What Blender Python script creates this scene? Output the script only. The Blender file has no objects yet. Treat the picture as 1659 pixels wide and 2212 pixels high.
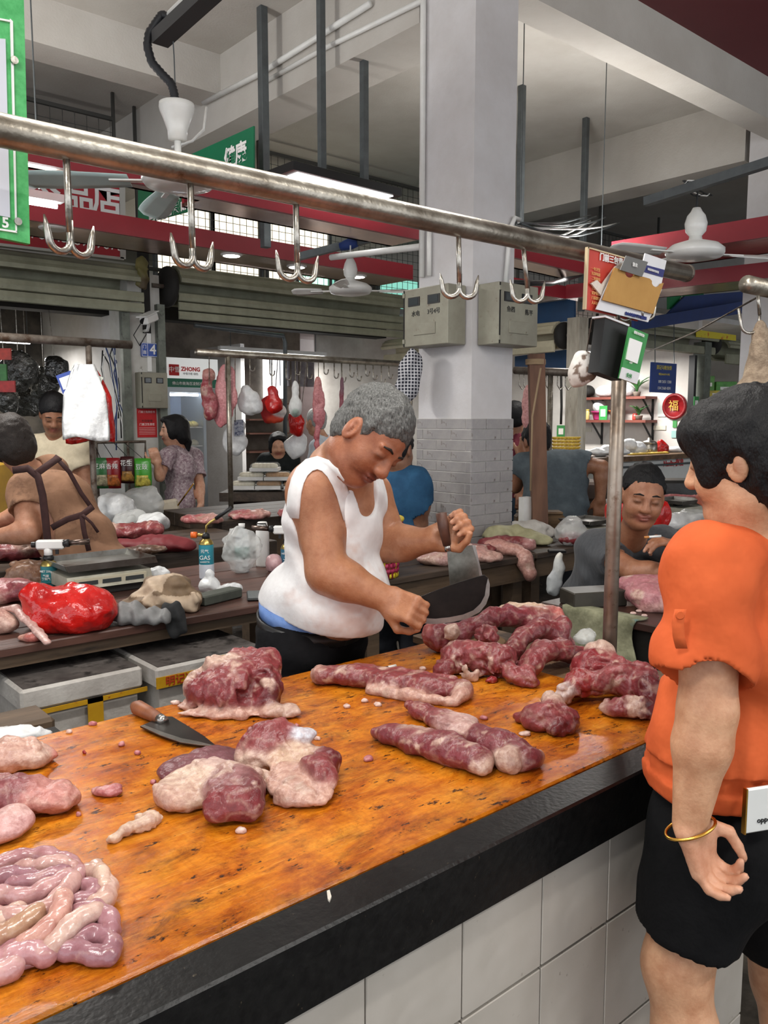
import bpy, bmesh, math, random
import numpy as np
from mathutils import Vector, Matrix, Euler
random.seed(7)
rng = np.random.default_rng(7)
SC = bpy.context.scene
COL = SC.collection
# ------------------------------------------------------------------ camera, world, exposure
F_PX = 1790.0; THETA = math.radians(49.25); PITCH = math.atan(201/1790.0); CAM_H = 1.55
cam = bpy.data.cameras.new('camera'); camo = bpy.data.objects.new('camera', cam); COL.objects.link(camo)
cam.sensor_fit = 'VERTICAL'; cam.sensor_height = 36.0; cam.lens = F_PX/2212*36.0
cam.clip_start = 0.02; cam.clip_end = 100
camo.location = (0, 0, CAM_H); camo.rotation_euler = (math.pi/2-PITCH, 0, THETA-math.pi/2)
SC.camera = camo
W = bpy.data.worlds.new('world'); SC.world = W; W.use_nodes = True
W.node_tree.nodes['Background'].inputs[0].default_value = (0.93, 0.96, 1.0, 1)
W.node_tree.nodes['Background'].inputs[1].default_value = 1.15
vs = SC.view_settings
vs.view_transform = 'Standard'; vs.look = 'None'; vs.gamma = 1; vs.use_curve_mapping = False
vs.exposure = 0.6
SC.cycles.max_bounces = 6; SC.cycles.diffuse_bounces = 3; SC.cycles.glossy_bounces = 3
SC.cycles.transparent_max_bounces = 8; SC.cycles.transmission_bounces = 3
SC.cycles.sample_clamp_indirect = 4.0; SC.cycles.caustics_reflective = False; SC.cycles.caustics_refractive = False
SC.cycles.use_denoising = True
# ------------------------------------------------------------------ lamps of the hall (each has its fixture further down)
LAMP_SPOTS = [  # x, y, z, length, width, turn, watts
    (0.45, 1.55, 2.92, 1.2, .12, 0.0, 15), (1.75, 1.6, 2.92, 1.0, .12, 0.0, 10),
    (-0.9, 0.2, 3.1, 1.2, .12, 0.0, 30), (1.9, -1.2, 3.1, 1.2, .12, 0.0, 30),
    (1.1, 4.62, 2.7, 1.2, .12, 0.0, 34), (5.1, 3.9, 2.68, 1.2, .12, 0.0, 36),
    (2.5, 8.4, 2.3, .5, .1, 0.0, 16), (5.2, 7.9, 2.28, 1.4, .1, 0.0, 30), (7.9, 5.6, 2.3, 1.0, .1, 1.57, 36), (10.0, 6.0, 2.3, 1.0, .1, 0.0, 30)]
for (lx, ly, lz, ll, lw, la, lp) in LAMP_SPOTS:
    ld = bpy.data.lights.new('tube_light', 'AREA'); ld.shape = 'RECTANGLE'; ld.size = ll; ld.size_y = lw; ld.energy = lp; ld.color = (1.0, .97, .92)
    for up in (0, 1):           # bare tubes light the ceiling too
        if up and lz < 2.5: continue
        if up: ld = ld.copy(); ld.energy = lp*.7
        lo_ = bpy.data.objects.new('tube_light', ld); COL.objects.link(lo_); lo_.location = (lx, ly, lz+(.055 if up else -.045)); lo_.rotation_euler = (math.pi*up, 0, la)
# ------------------------------------------------------------------ pixel to place
_c, _s = math.cos(THETA), math.sin(THETA); _cp, _sp = math.cos(PITCH), math.sin(PITCH)
def ray(px, py):
    u = (px-829.5)/F_PX; v = (py-1106)/F_PX; f = _cp-v*_sp
    return Vector((_s*u+_c*f, -_c*u+_s*f, -_sp-v*_cp))
O = Vector((0, 0, CAM_H))
def onZ(px, py, z): d = ray(px, py); return O+d*((z-CAM_H)/d.z)
def onY(px, py, y): d = ray(px, py); return O+d*(y/d.y)
def onX(px, py, x): d = ray(px, py); return O+d*(x/d.x)
def onD(px, py, D): d = ray(px, py); return O+d*(D/(d.x*_c+d.y*_s))
FW = Vector((_c, _s, 0)); RT = Vector((_s, -_c, 0)); UP = Vector((0, 0, 1))
AX = Vector((1, 0, 0)); AY = Vector((0, 1, 0))
# ------------------------------------------------------------------ materials
def lin(c):
    return tuple(((x/255)/12.92 if x/255 <= .04045 else ((x/255+.055)/1.055)**2.4) for x in c[:3])+(1,)
_M = {}
def mat(name, c1, c2=None, scale=6., rough=.6, metal=0., bump=0., bscale=None, detail=4., stretch=(1, 1, 1), spots=None, spot_scale=20., spot_amt=.5, vcol=False, alpha=1., trans=0., sss=0., coat=0., emit=None, estr=0., spec=.5, sheen=0., ramp=(.35, .65), voronoi=None):
    if name in _M: return _M[name]
    m = bpy.data.materials.new(name); m.use_nodes = True; nt = m.node_tree; N = nt.nodes; L = nt.links
    b = N['Principled BSDF']; _M[name] = m
    b.inputs['Roughness'].default_value = rough; b.inputs['Metallic'].default_value = metal
    b.inputs['Specular IOR Level'].default_value = spec
    b.inputs['Coat Weight'].default_value = coat; b.inputs['Sheen Weight'].default_value = sheen
    if trans: b.inputs['Transmission Weight'].default_value = trans; b.inputs['IOR'].default_value = 1.2
    if alpha < 1: b.inputs['Alpha'].default_value = alpha
    if sss:
        b.inputs['Subsurface Weight'].default_value = sss; b.inputs['Subsurface Scale'].default_value = .012
        b.inputs['Subsurface Radius'].default_value = (1, .4, .25)
    if emit: b.inputs['Emission Color'].default_value = lin(emit); b.inputs['Emission Strength'].default_value = estr
    tc = N.new('ShaderNodeTexCoord'); mp = N.new('ShaderNodeMapping'); mp.inputs['Scale'].default_value = stretch
    L.new(tc.outputs['Object'], mp.inputs[0])
    base = None
    if vcol:
        at = N.new('ShaderNodeVertexColor'); at.layer_name = 'Col'; base = at.outputs[0]
    if c2 is not None:
        nz = N.new('ShaderNodeTexNoise'); nz.inputs['Scale'].default_value = scale; nz.inputs['Detail'].default_value = detail; nz.inputs['Roughness'].default_value = .65
        L.new(mp.outputs[0], nz.inputs[0])
        rp = N.new('ShaderNodeValToRGB'); rp.color_ramp.elements[0].position = ramp[0]; rp.color_ramp.elements[1].position = ramp[1]
        L.new(nz.outputs[0], rp.inputs[0])
        rp.color_ramp.elements[0].color = lin(c1); rp.color_ramp.elements[1].color = lin(c2)
        if vcol:
            mx = N.new('ShaderNodeMix'); mx.data_type = 'RGBA'; mx.blend_type = 'MULTIPLY'; mx.inputs[0].default_value = 1
            L.new(base, mx.inputs[6]); L.new(rp.outputs[0], mx.inputs[7]); base = mx.outputs[2]
        else: base = rp.outputs[0]
    if spots:
        n2 = N.new('ShaderNodeTexNoise'); n2.inputs['Scale'].default_value = spot_scale; n2.inputs['Detail'].default_value = 5; n2.inputs['Roughness'].default_value = .7
        L.new(mp.outputs[0], n2.inputs[0])
        r2 = N.new('ShaderNodeValToRGB'); r2.color_ramp.elements[0].position = spot_amt; r2.color_ramp.elements[1].position = min(.99, spot_amt+.12)
        L.new(n2.outputs[0], r2.inputs[0])
        mx = N.new('ShaderNodeMix'); mx.data_type = 'RGBA'; L.new(r2.outputs[0], mx.inputs[0])
        if base: L.new(base, mx.inputs[6])
        else: mx.inputs[6].default_value = lin(c1)
        mx.inputs[7].default_value = lin(spots); base = mx.outputs[2]
    if base: L.new(base, b.inputs['Base Color'])
    else: b.inputs['Base Color'].default_value = lin(c1)
    if bump:
        n3 = N.new('ShaderNodeTexNoise'); n3.inputs['Scale'].default_value = bscale or scale*4; n3.inputs['Detail'].default_value = 3
        L.new(mp.outputs[0], n3.inputs[0])
        bp = N.new('ShaderNodeBump'); bp.inputs['Strength'].default_value = 1.; bp.inputs['Distance'].default_value = bump
        L.new(n3.outputs[0], bp.inputs['Height']); L.new(bp.outputs[0], b.inputs['Normal'])
    return m
# ------------------------------------------------------------------ objects
WL = {}                       # world location of each object's origin
def mesh_from(name, V, Fc, smooth=False, cols=None):
    me = bpy.data.meshes.new(name)
    V = np.asarray(V, dtype=np.float64)
    if isinstance(Fc, np.ndarray) and Fc.ndim == 2:
        nf, k = Fc.shape
        me.vertices.add(len(V)); me.vertices.foreach_set('co', V.astype(np.float32).ravel())
        me.loops.add(nf*k); me.loops.foreach_set('vertex_index', Fc.astype(np.int32).ravel())
        me.polygons.add(nf); me.polygons.foreach_set('loop_start', np.arange(0, nf*k, k, dtype=np.int32))
        me.update(calc_edges=True); me.validate()
    else:
        me.from_pydata([tuple(v) for v in V], [], [tuple(f) for f in Fc]); me.update()
    if smooth: me.polygons.foreach_set('use_smooth', np.ones(len(me.polygons), dtype=bool))
    if cols is not None:
        ca = me.color_attributes.new('Col', 'FLOAT_COLOR', 'POINT')
        c4 = np.ones((len(V), 4), dtype=np.float32); c4[:, :3] = cols
        ca.data.foreach_set('color', c4.ravel())
    return me
def tag(o, label=None, cat=None, group=None, kind=None):
    if label: o['label'] = label
    if cat: o['category'] = cat
    if group: o['group'] = group
    if kind: o['kind'] = kind
    return o
def thing(name, loc, label, cat, group=None):
    o = bpy.data.objects.new(name, None); COL.objects.link(o); o.empty_display_size = .05
    o.location = loc; WL[o.name] = Vector(loc); return tag(o, label, cat, group)
def mk(name, V, Fc, m, parent=None, smooth=False, cols=None, origin=None):
    V = np.asarray([tuple(v) for v in V], dtype=np.float64) if not isinstance(V, np.ndarray) else V
    if origin is None:
        lo, hi = V.min(0), V.max(0); origin = Vector(((lo[0]+hi[0])/2, (lo[1]+hi[1])/2, lo[2]))
    me = mesh_from(name, V-np.array(origin), Fc, smooth, cols)
    o = bpy.data.objects.new(name, me); COL.objects.link(o)
    if m is not None:
        for q in (m if isinstance(m, (list, tuple)) else [m]): me.materials.append(q)
    WL[o.name] = Vector(origin)
    if parent is not None: o.parent = parent; o.location = Vector(origin)-WL[parent.name]
    else: o.location = origin
    return o
def clone(o, loc, parent=None, rot=None):
    """copy of one mesh object sharing its data, at a world place"""
    c = o.copy(); COL.objects.link(c); c.parent = parent; WL[c.name] = Vector(loc)
    c.location = Vector(loc)-(WL[parent.name] if parent else Vector((0, 0, 0)))
    if rot is not None: c.rotation_euler = rot
    return c
def copy_tree(o, loc, parent=None, rotz=None):
    c = o.copy(); COL.objects.link(c); c.parent = parent
    if parent is None:
        c.location = loc; WL[c.name] = Vector(loc)
        if rotz is not None: c.rotation_euler = (0, 0, rotz)
    for ch in list(o.children): copy_tree(ch, None, c)
    return c
class MB:
    def __init__(self): self.v = []; self.f = []
    def add(self, V, Fc):
        n = len(self.v); self.v += [Vector(v) for v in V]; self.f += [tuple(i+n for i in f) for f in Fc]; return self
    def box(self, lo, hi, bev=0.):
        (a, b, c), (d, e, g) = lo, hi
        return self.obox(Vector(((a+d)/2, (b+e)/2, (c+g)/2)), (abs(d-a)/2, abs(e-b)/2, abs(g-c)/2), bev=bev)
    def obox(self, c, h, X=None, Y=None, Z=None, bev=0.):
        X = Vector(X).normalized() if X is not None else AX
        Z = Vector(Z).normalized() if Z is not None else None
        if Y is None: Y = (Z.cross(X).normalized() if Z is not None else UP.cross(X).normalized())
        else: Y = Vector(Y).normalized()
        if Z is None: Z = X.cross(Y).normalized()
        c = Vector(c)
        if bev <= 0:
            V = [c+X*(h[0]*i)+Y*(h[1]*j)+Z*(h[2]*k) for k in (-1, 1) for j in (-1, 1) for i in (-1, 1)]
            return self.add(V, [(0, 2, 3, 1), (4, 5, 7, 6), (0, 1, 5, 4), (2, 6, 7, 3), (0, 4, 6, 2), (1, 3, 7, 5)])
        bev = min(bev, min(h)*.95)
        V = []; 
        for k in (-1, 1):
            for j in (-1, 1):
                for i in (-1, 1):
                    for ax in range(3):
                        q = [h[0]-bev, h[1]-bev, h[2]-bev]; q[ax] = h[ax]
                        V.append(c+X*(q[0]*i)+Y*(q[1]*j)+Z*(q[2]*k))
        bm = bmesh.new(); vv = [bm.verts.new(v) for v in V]
        r = bmesh.ops.convex_hull(bm, input=vv)
        bmesh.ops.dissolve_limit(bm, angle_limit=.02, verts=bm.verts, edges=bm.edges)
        bm.verts.index_update()
        self.add([v.co.copy() for v in bm.verts], [[v.index for v in f.verts] for f in bm.faces]); bm.free(); return self
    def tube(self, pts, r, n=10, caps=True, closed=False):
        pts = [Vector(p) for p in pts]; k = len(pts)
        rs = r if isinstance(r, (list, tuple)) else [r]*k
        base = len(self.v); ref = None; V = []
        for i, p in enumerate(pts):
            if closed: t = (pts[(i+1) % k]-pts[i-1])
            else: t = (pts[min(i+1, k-1)]-pts[max(i-1, 0)])
            t = t.normalized() if t.length > 1e-9 else UP.copy()
            if ref is None: ref = (UP if abs(t.z) < .9 else AX).cross(t).normalized()
            else:
                ref = ref-t*ref.dot(t)
                ref = ref.normalized() if ref.length > 1e-6 else (UP if abs(t.z) < .9 else AX).cross(t).normalized()
            b = t.cross(ref)
            rr = rs[i]
            if not isinstance(rr, (tuple, list)): rr = (rr, rr)
            for j in range(n):
                a = 2*math.pi*j/n; V.append(p+ref*(rr[0]*math.cos(a))+b*(rr[1]*math.sin(a)))
        Fc = []
        for i in range(k if closed else k-1):
            i2 = (i+1) % k
            for j in range(n):
                j2 = (j+1) % n; Fc.append((i*n+j, i*n+j2, i2*n+j2, i2*n+j))
        if caps and not closed:
            Fc.append(tuple(range(n-1, -1, -1))); Fc.append(tuple((k-1)*n+j for j in range(n)))
        return self.add(V, Fc)
    def lathe(self, c, prof, n=20, X=AX, Y=AY, Z=UP):
        """prof = [(radius, height)...] about axis Z through c"""
        c = Vector(c); V = []; k = len(prof)
        for (r, z) in prof:
            r = max(r, 1e-4)
            for j in range(n):
                a = 2*math.pi*j/n; V.append(c+Z*z+X*(r*math.cos(a))+Y*(r*math.sin(a)))
        Fc = [(i*n+j, i*n+(j+1) % n, (i+1)*n+(j+1) % n, (i+1)*n+j) for i in range(k-1) for j in range(n)]
        Fc.append(tuple(range(n-1, -1, -1))); Fc.append(tuple((k-1)*n+j for j in range(n)))
        return self.add(V, Fc)
    def prism(self, poly, d):
        """polygon of 3-D points extruded by vector d"""
        n = len(poly); d = Vector(d); P = [Vector(p) for p in poly]
        return self.add(P+[p+d for p in P], [tuple(range(n))[::-1], tuple(range(n, 2*n))]+[(i, (i+1) % n, n+(i+1) % n, n+i) for i in range(n)])
    def sheet(self, grid, th=.002):
        """grid[i][j] of points -> thin closed sheet"""
        ni, nj = len(grid), len(grid[0]); P = [[Vector(p) for p in r] for r in grid]; V = []
        for sgn in (0, 1):
            for i in range(ni):
                for j in range(nj):
                    a = P[min(i+1, ni-1)][j]-P[max(i-1, 0)][j]; b = P[i][min(j+1, nj-1)]-P[i][max(j-1, 0)]
                    nn = a.cross(b); nn = nn.normalized() if nn.length > 1e-9 else UP
                    V.append(P[i][j]+nn*(th*(.5-sgn)))
        m = ni*nj; Fc = []
        for i in range(ni-1):
            for j in range(nj-1):
                q = (i*nj+j, (i+1)*nj+j, (i+1)*nj+j+1, i*nj+j+1); Fc.append(q); Fc.append(tuple(x+m for x in q[::-1]))
        for i in range(ni-1):
            Fc.append((i*nj, i*nj+m, (i+1)*nj+m, (i+1)*nj)); Fc.append((i*nj+nj-1, (i+1)*nj+nj-1, (i+1)*nj+nj-1+m, i*nj+nj-1+m))
        for j in range(nj-1):
            Fc.append((j, j+1, j+1+m, j+m)); q = (ni-1)*nj; Fc.append((q+j, q+j+m, q+j+1+m, q+j+1))
        return self.add(V, Fc)
    def build(self, name, m, parent=None, smooth=False, origin=None):
        o = mk(name, self.v, self.f, m, parent, smooth, None, origin)
        if smooth == 'auto':
            bm = bmesh.new(); bm.from_mesh(o.data)
            for e in bm.edges:
                if len(e.link_faces) == 2 and e.calc_face_angle(0) > .7: e.smooth = False
            bm.to_mesh(o.data); bm.free()
        return o
def text(s, at, X, Z, size, m, parent, name='lettering', align='CENTER', th=.0008, bold=0.0):
    """flat lettering on a surface: X reading direction, Z up, at = centre (or left) of the line"""
    cu = bpy.data.curves.new('txt', 'FONT'); cu.body = s; cu.size = size; cu.align_x = align; cu.align_y = 'CENTER'
    cu.extrude = th; cu.offset = bold; cu.resolution_u = 2
    to = bpy.data.objects.new('txt', cu); COL.objects.link(to)
    dg = bpy.context.evaluated_depsgraph_get(); dg.update()
    me = bpy.data.meshes.new_from_object(to.evaluated_get(dg))
    bpy.data.objects.remove(to); bpy.data.curves.remove(cu)
    X = Vector(X).normalized(); Z = Vector(Z).normalized(); Nn = X.cross(Z)
    V = [Vector(at)+X*v.co.x+Z*v.co.y+Nn*v.co.z for v in me.vertices]; Fc = [tuple(p.vertices) for p in me.polygons]
    bpy.data.meshes.remove(me)
    if not V: return None
    return mk(name, V, Fc, m, parent)
# ------------------------------------------------------------------ implicit surfaces for bodies, meat and cloth
def vnoise(P, sc, seed=0):
    q = P*sc; i = np.floor(q).astype(np.int64); f = (q-i).astype(np.float32); f = f*f*(3-2*f)
    def h(a, b, c):
        n = (a*73856093) ^ (b*19349663) ^ (c*83492791) ^ (seed*2654435761)
        n = (n ^ (n >> 13))*1274126177; n = n ^ (n >> 16)
        return ((n & 0xffff)/65535.0).astype(np.float32)
    x, y, z = i[:, 0], i[:, 1], i[:, 2]; r = 0
    for dx in (0, 1):
        for dy in (0, 1):
            for dz in (0, 1):
                w = (f[:, 0] if dx else 1-f[:, 0])*(f[:, 1] if dy else 1-f[:, 1])*(f[:, 2] if dz else 1-f[:, 2])
                r = r+w*h(x+dx, y+dy, z+dz)
    return r*2-1
class SDF:
    def __init__(self): self.p = []; self.disp = None; self.cut = []
    def cap(self, a, b, ra, rb=None, k=.02, c=None, op=0, fl=None):
        """tapered capsule; fl=(axis vector, factor) flattens it across that axis"""
        self.p.append(('c', np.array(a, np.float32), np.array(b, np.float32), ra, ra if rb is None else rb, k, c, op, fl)); return self
    def chain(self, pts, rs, k=.02, c=None, fl=None):
        for i in range(len(pts)-1): self.cap(pts[i], pts[i+1], rs[i], rs[i+1], k, c, 0, fl)
        return self
    def ell(self, c0, r, R=None, k=.02, c=None, op=0):
        R = np.eye(3, dtype=np.float32) if R is None else np.array(R, np.float32)
        self.p.append(('e', np.array(c0, np.float32), np.array(r, np.float32), R, None, k, c, op, None)); return self
    def box(self, c0, h, rd=.01, R=None, k=.02, c=None, op=0):
        R = np.eye(3, dtype=np.float32) if R is None else np.array(R, np.float32)
        self.p.append(('b', np.array(c0, np.float32), np.array(h, np.float32), R, rd, k, c, op, None)); return self
    def plane(self, p0, n, k=.005):
        """keep the side that n points away from"""
        self.cut.append((np.array(p0, np.float32), np.array(Vector(n).normalized(), np.float32), k)); return self
    @staticmethod
    def _d(pr, P):
        if pr[0] == 'c':
            a, b, ra, rb = pr[1], pr[2], pr[3], pr[4]; ab = b-a; L2 = float(ab@ab)+1e-12
            q = P-a; t = np.clip(q@ab/L2, 0, 1); q = q-t[:, None]*ab
            if pr[8] is not None:
                ax = np.array(pr[8][0], np.float32); ax = ax/np.linalg.norm(ax); w = q@ax
                q = q+np.outer(w*(1/pr[8][1]-1), ax)
            d = np.sqrt((q*q).sum(1))-(ra+(rb-ra)*t)
            return d*(pr[8][1] if pr[8] is not None else 1)**.5
        if pr[0] == 'e':
            q = (P-pr[1])@pr[3]; k0 = np.sqrt(((q/pr[2])**2).sum(1)); k1 = np.sqrt(((q/pr[2]**2)**2).sum(1))+1e-9
            return k0*(k0-1)/k1
        q = np.abs((P-pr[1])@pr[3])-(pr[2]-pr[4]); o = np.maximum(q, 0)
        return np.sqrt((o*o).sum(1))+np.minimum(q.max(1), 0)-pr[4]
    def ev(self, P, disp=True, use=None):
        d = np.full(len(P), 9., np.float32)
        for pr in (self.p if use is None else use):
            e = self._d(pr, P); k = pr[5]
            if pr[7] == 0:
                h = np.clip(.5+.5*(d-e)/k, 0, 1); d = d+(e-d)*h-k*h*(1-h)
            else:
                h = np.clip(.5-.5*(d+e)/k, 0, 1); d = d+(-e-d)*h+k*h*(1-h)
        if disp and self.disp is not None: d = d+self.disp(P)
        for (p0, n, k) in self.cut: d = np.maximum(d, (P-p0)@n)
        return d
    def bounds(self):
        lo, hi = [], []
        for pr in self.p:
            if pr[7]: continue
            if pr[0] == 'c':
                for q, r in ((pr[1], pr[3]), (pr[2], pr[4])): lo.append(q-r); hi.append(q+r)
            else:
                e = np.abs(pr[3])@pr[2]; lo.append(pr[1]-e); hi.append(pr[1]+e)
        return np.min(lo, 0), np.max(hi, 0)
    def mesh(self, h, pad=.02):
        lo, hi = self.bounds(); lo = lo-pad-h*2; hi = hi+pad+h*2
        for (p0, n, k) in self.cut:                       # shrink to axis-aligned cuts
            for a in range(3):
                if n[a] > .999: hi[a] = min(hi[a], p0[a]+3*h)
                if n[a] < -.999: lo[a] = max(lo[a], p0[a]-3*h)
        B = 8; nb = np.ceil((hi-lo)/(h*B)).astype(int)
        gx = [lo[a]+(np.arange(nb[a])+.5)*h*B for a in range(3)]
        C = np.stack(np.meshgrid(*gx, indexing='ij'), -1).reshape(-1, 3).astype(np.float32)
        dc = self.ev(C, False); act = np.abs(dc) < h*B*1.15+pad
        D = np.repeat(np.repeat(np.repeat(dc.reshape(nb), B, 0), B, 1), B, 2)
        idx = np.argwhere(act.reshape(nb))
        off = np.stack(np.meshgrid(*[np.arange(B)]*3, indexing='ij'), -1).reshape(-1, 3)
        Ca = C[act]; need = [self._d(pr, Ca) < h*B*1.9+pr[5]+pad for pr in self.p]; CH = 96
        for s0 in range(0, len(idx), CH):
            I = (idx[s0:s0+CH, None, :]*B+off[None]).reshape(-1, 3)
            P = (lo+(I+.0)*h).astype(np.float32)
            use = [pr for pr, nd in zip(self.p, need) if nd[s0:s0+CH].any()]
            D[I[:, 0], I[:, 1], I[:, 2]] = self.ev(P, True, use)
        return nets(D, lo, h)
    def colors(self, V, default):
        P = V.astype(np.float32); acc = np.zeros((len(P), 3), np.float32); w = np.zeros(len(P), np.float32)
        for pr in self.p:
            if pr[7]: continue
            c = np.array(lin(pr[6] or default)[:3], np.float32); e = np.exp(-np.clip(self._d(pr, P), -.02, .3)/.004)+1e-12
            acc += e[:, None]*c; w += e
        return acc/w[:, None]
def nets(D, lo, h):
    S = D < 0
    c = [S[i:S.shape[0]-1+i, j:S.shape[1]-1+j, k:S.shape[2]-1+k] for i in (0, 1) for j in (0, 1) for k in (0, 1)]
    sm = sum(x.astype(np.int8) for x in c); A = (sm > 0) & (sm < 8)
    I = np.argwhere(A); idm = np.full(A.shape, -1, np.int32); idm[A] = np.arange(len(I))
    acc = np.zeros((len(I), 3)); cnt = np.zeros(len(I))
    cr = [(i, j, k) for i in (0, 1) for j in (0, 1) for k in (0, 1)]
    for a in range(8):
        for b in range(a+1, 8):
            df = [cr[b][q]-cr[a][q] for q in range(3)]
            if sum(abs(x) for x in df) != 1: continue
            da = D[I[:, 0]+cr[a][0], I[:, 1]+cr[a][1], I[:, 2]+cr[a][2]]; db = D[I[:, 0]+cr[b][0], I[:, 1]+cr[b][1], I[:, 2]+cr[b][2]]
            x = (da < 0) != (db < 0); t = np.where(x, da/np.where(x, da-db, 1), 0)
            acc += np.where(x[:, None], np.array(cr[a])+t[:, None]*np.array(df), 0); cnt += x
    V = lo+(I+acc/cnt[:, None])*h
    Q = []
    for ax in range(3):
        u, v = (ax+1) % 3, (ax+2) % 3
        sl = [slice(1, -1)]*3; sl[ax] = slice(0, -1); s1 = tuple(sl); sl[ax] = slice(1, None); s2 = tuple(sl)
        X = S[s1] != S[s2]; E = np.argwhere(X); 
        if not len(E): continue
        ins = S[s1][X]
        E = E+np.array([0 if q == ax else 1 for q in range(3)])
        def g(du, dv):
            J = E.copy(); J[:, u] += du; J[:, v] += dv
            ok = (J < np.array(A.shape)).all(1); r = np.full(len(J), -1); r[ok] = idm[J[ok, 0], J[ok, 1], J[ok, 2]]; return r
        q = np.stack([g(-1, -1), g(0, -1), g(0, 0), g(-1, 0)], 1)
        q[~ins] = q[~ins][:, ::-1]
        Q.append(q[(q >= 0).all(1)])
    return V, np.concatenate(Q)
def sdf_obj(name, sd, h, m, parent=None, default=(200, 150, 120), colfn=None, vcol=True, smooth_it=0, pad=.02):
    V, Q = sd.mesh(h, pad)
    if not len(V): return None
    if smooth_it:
        e = np.concatenate([Q[:, [0, 1]], Q[:, [1, 2]], Q[:, [2, 3]], Q[:, [3, 0]]])
        for _ in range(smooth_it):
            s = np.zeros_like(V); n = np.zeros(len(V))
            for a, b in ((0, 1), (1, 0)): np.add.at(s, e[:, a], V[e[:, b]]); np.add.at(n, e[:, a], 1)
            V = V*.4+s/np.maximum(n, 1)[:, None]*.6
    cols = None
    if vcol:
        cols = sd.colors(V, default)
        if colfn is not None: cols = colfn(V, cols)
    return mk(name, V, Q, m, parent, True, cols)
def rotm(fwd, up=UP):
    """matrix whose columns are forward, left, up"""
    f = Vector(fwd).normalized(); l = Vector(up).cross(f).normalized(); u = f.cross(l)
    return np.array([[f[i], l[i], u[i]] for i in range(3)], np.float32)
def LC(*c): return np.array(lin(c)[:3], np.float32)
# ------------------------------------------------------------------ materials used all over
m_wall = mat('plaster', (206, 204, 203), (190, 187, 184), 2.5, .85, bump=.002, bscale=40)
m_ceil = mat('ceiling_paint', (196, 192, 186), (184, 179, 172), 1.5, .9, bump=.002, bscale=60)
m_colm = mat('column_plaster', (214, 212, 214), (203, 200, 200), 3., .8, bump=.0015, bscale=50, spots=(120, 110, 100), spot_scale=16, spot_amt=.72)
m_floor = mat('wet_concrete', (52, 48, 44), (86, 80, 72), 5., .35, bump=.004, bscale=30, spots=(30, 28, 26), spot_scale=9, spot_amt=.58)
m_brick = mat('grey_wall_tile', (150, 147, 148), (168, 164, 162), 8., .45, bump=.001, bscale=60, spots=(92, 80, 70), spot_scale=22, spot_amt=.6)
m_grout = mat('grout', (215, 212, 208), (190, 188, 182), 10, .8)
m_granite = mat('black_granite', (10, 10, 11), (22, 22, 22), 60, .36, spec=.3, bump=.0008, bscale=90, spots=(96, 86, 70), spot_scale=75, spot_amt=.66)
m_wtile = mat('dirty_white_tile', (190, 184, 176), (164, 158, 148), 2.2, .35, bump=.001, bscale=30, spots=(84, 62, 44), spot_scale=30, spot_amt=.66)
m_joint = mat('tile_joint', (160, 150, 138), (132, 122, 110), 20, .8)
m_steel = mat('worn_steel_pipe', (178, 172, 160), (128, 120, 108), 14, .33, metal=.85, bump=.0012, bscale=60, spots=(96, 78, 58), spot_scale=18, spot_amt=.62, stretch=(1, 1, 1))
m_rust = mat('rusty_pipe', (120, 112, 104), (84, 72, 62), 14, .5, metal=.5, bump=.002, bscale=60, spots=(70, 50, 36), spot_scale=14, spot_amt=.55)
m_hook = mat('hook_steel', (190, 186, 178), (120, 112, 100), 30, .3, metal=.9, bump=.0006, bscale=100)
m_red = mat('red_fascia', (150, 36, 48), (140, 32, 44), 2, .4)
m_maroon = mat('maroon_panel', (134, 52, 64), (126, 46, 58), 2, .5)
m_mirror = mat('brushed_soffit', (188, 150, 130), (150, 118, 104), 3, .22, metal=.85, bump=.003, bscale=4)
m_greysteel = mat('grey_steel_tube', (92, 98, 100), (78, 82, 84), 10, .5, metal=.3)
m_mesh = mat('mesh_wire', (70, 70, 68), rough=.6, metal=.3)
m_white = mat('white_plastic', (232, 232, 230), (222, 222, 218), 8, .35)
m_black = mat('black_plastic', (18, 18, 20), rough=.45)
m_darkwood = mat('dark_table_wood', (74, 60, 48), (44, 36, 30), 5, .55, bump=.003, bscale=18, stretch=(.25, 2, 2), spots=(110, 92, 74), spot_scale=10, spot_amt=.62)
m_redwood = mat('stained_table_top', (98, 66, 56), (66, 46, 40), 4, .4, bump=.002, bscale=18, stretch=(.4, 2, 2), spots=(120, 100, 86), spot_scale=8, spot_amt=.64)
m_shut = mat('roller_shutter', (150, 151, 130), (128, 129, 110), 5, .45, metal=.15, spots=(70, 62, 48), spot_scale=14, spot_amt=.68)
m_shut2 = mat('cream_shutter', (200, 192, 166), (176, 168, 142), 5, .5, spots=(100, 80, 60), spot_scale=14, spot_amt=.66)
m_box = mat('meter_box_paint', (150, 148, 132), (134, 130, 116), 6, .5, metal=.1, spots=(96, 70, 52), spot_scale=26, spot_amt=.63)
m_glass = mat('meter_window', (60, 66, 68), rough=.12, spec=.7)
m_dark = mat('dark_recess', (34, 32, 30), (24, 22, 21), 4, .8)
m_tube = mat('lamp_tube', (255, 255, 250), emit=(250, 252, 255), estr=9)
m_panel = mat('led_panel', (255, 255, 250), emit=(250, 252, 250), estr=7)
m_down = mat('downlight', (255, 255, 250), emit=(255, 250, 240), estr=14)

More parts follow.
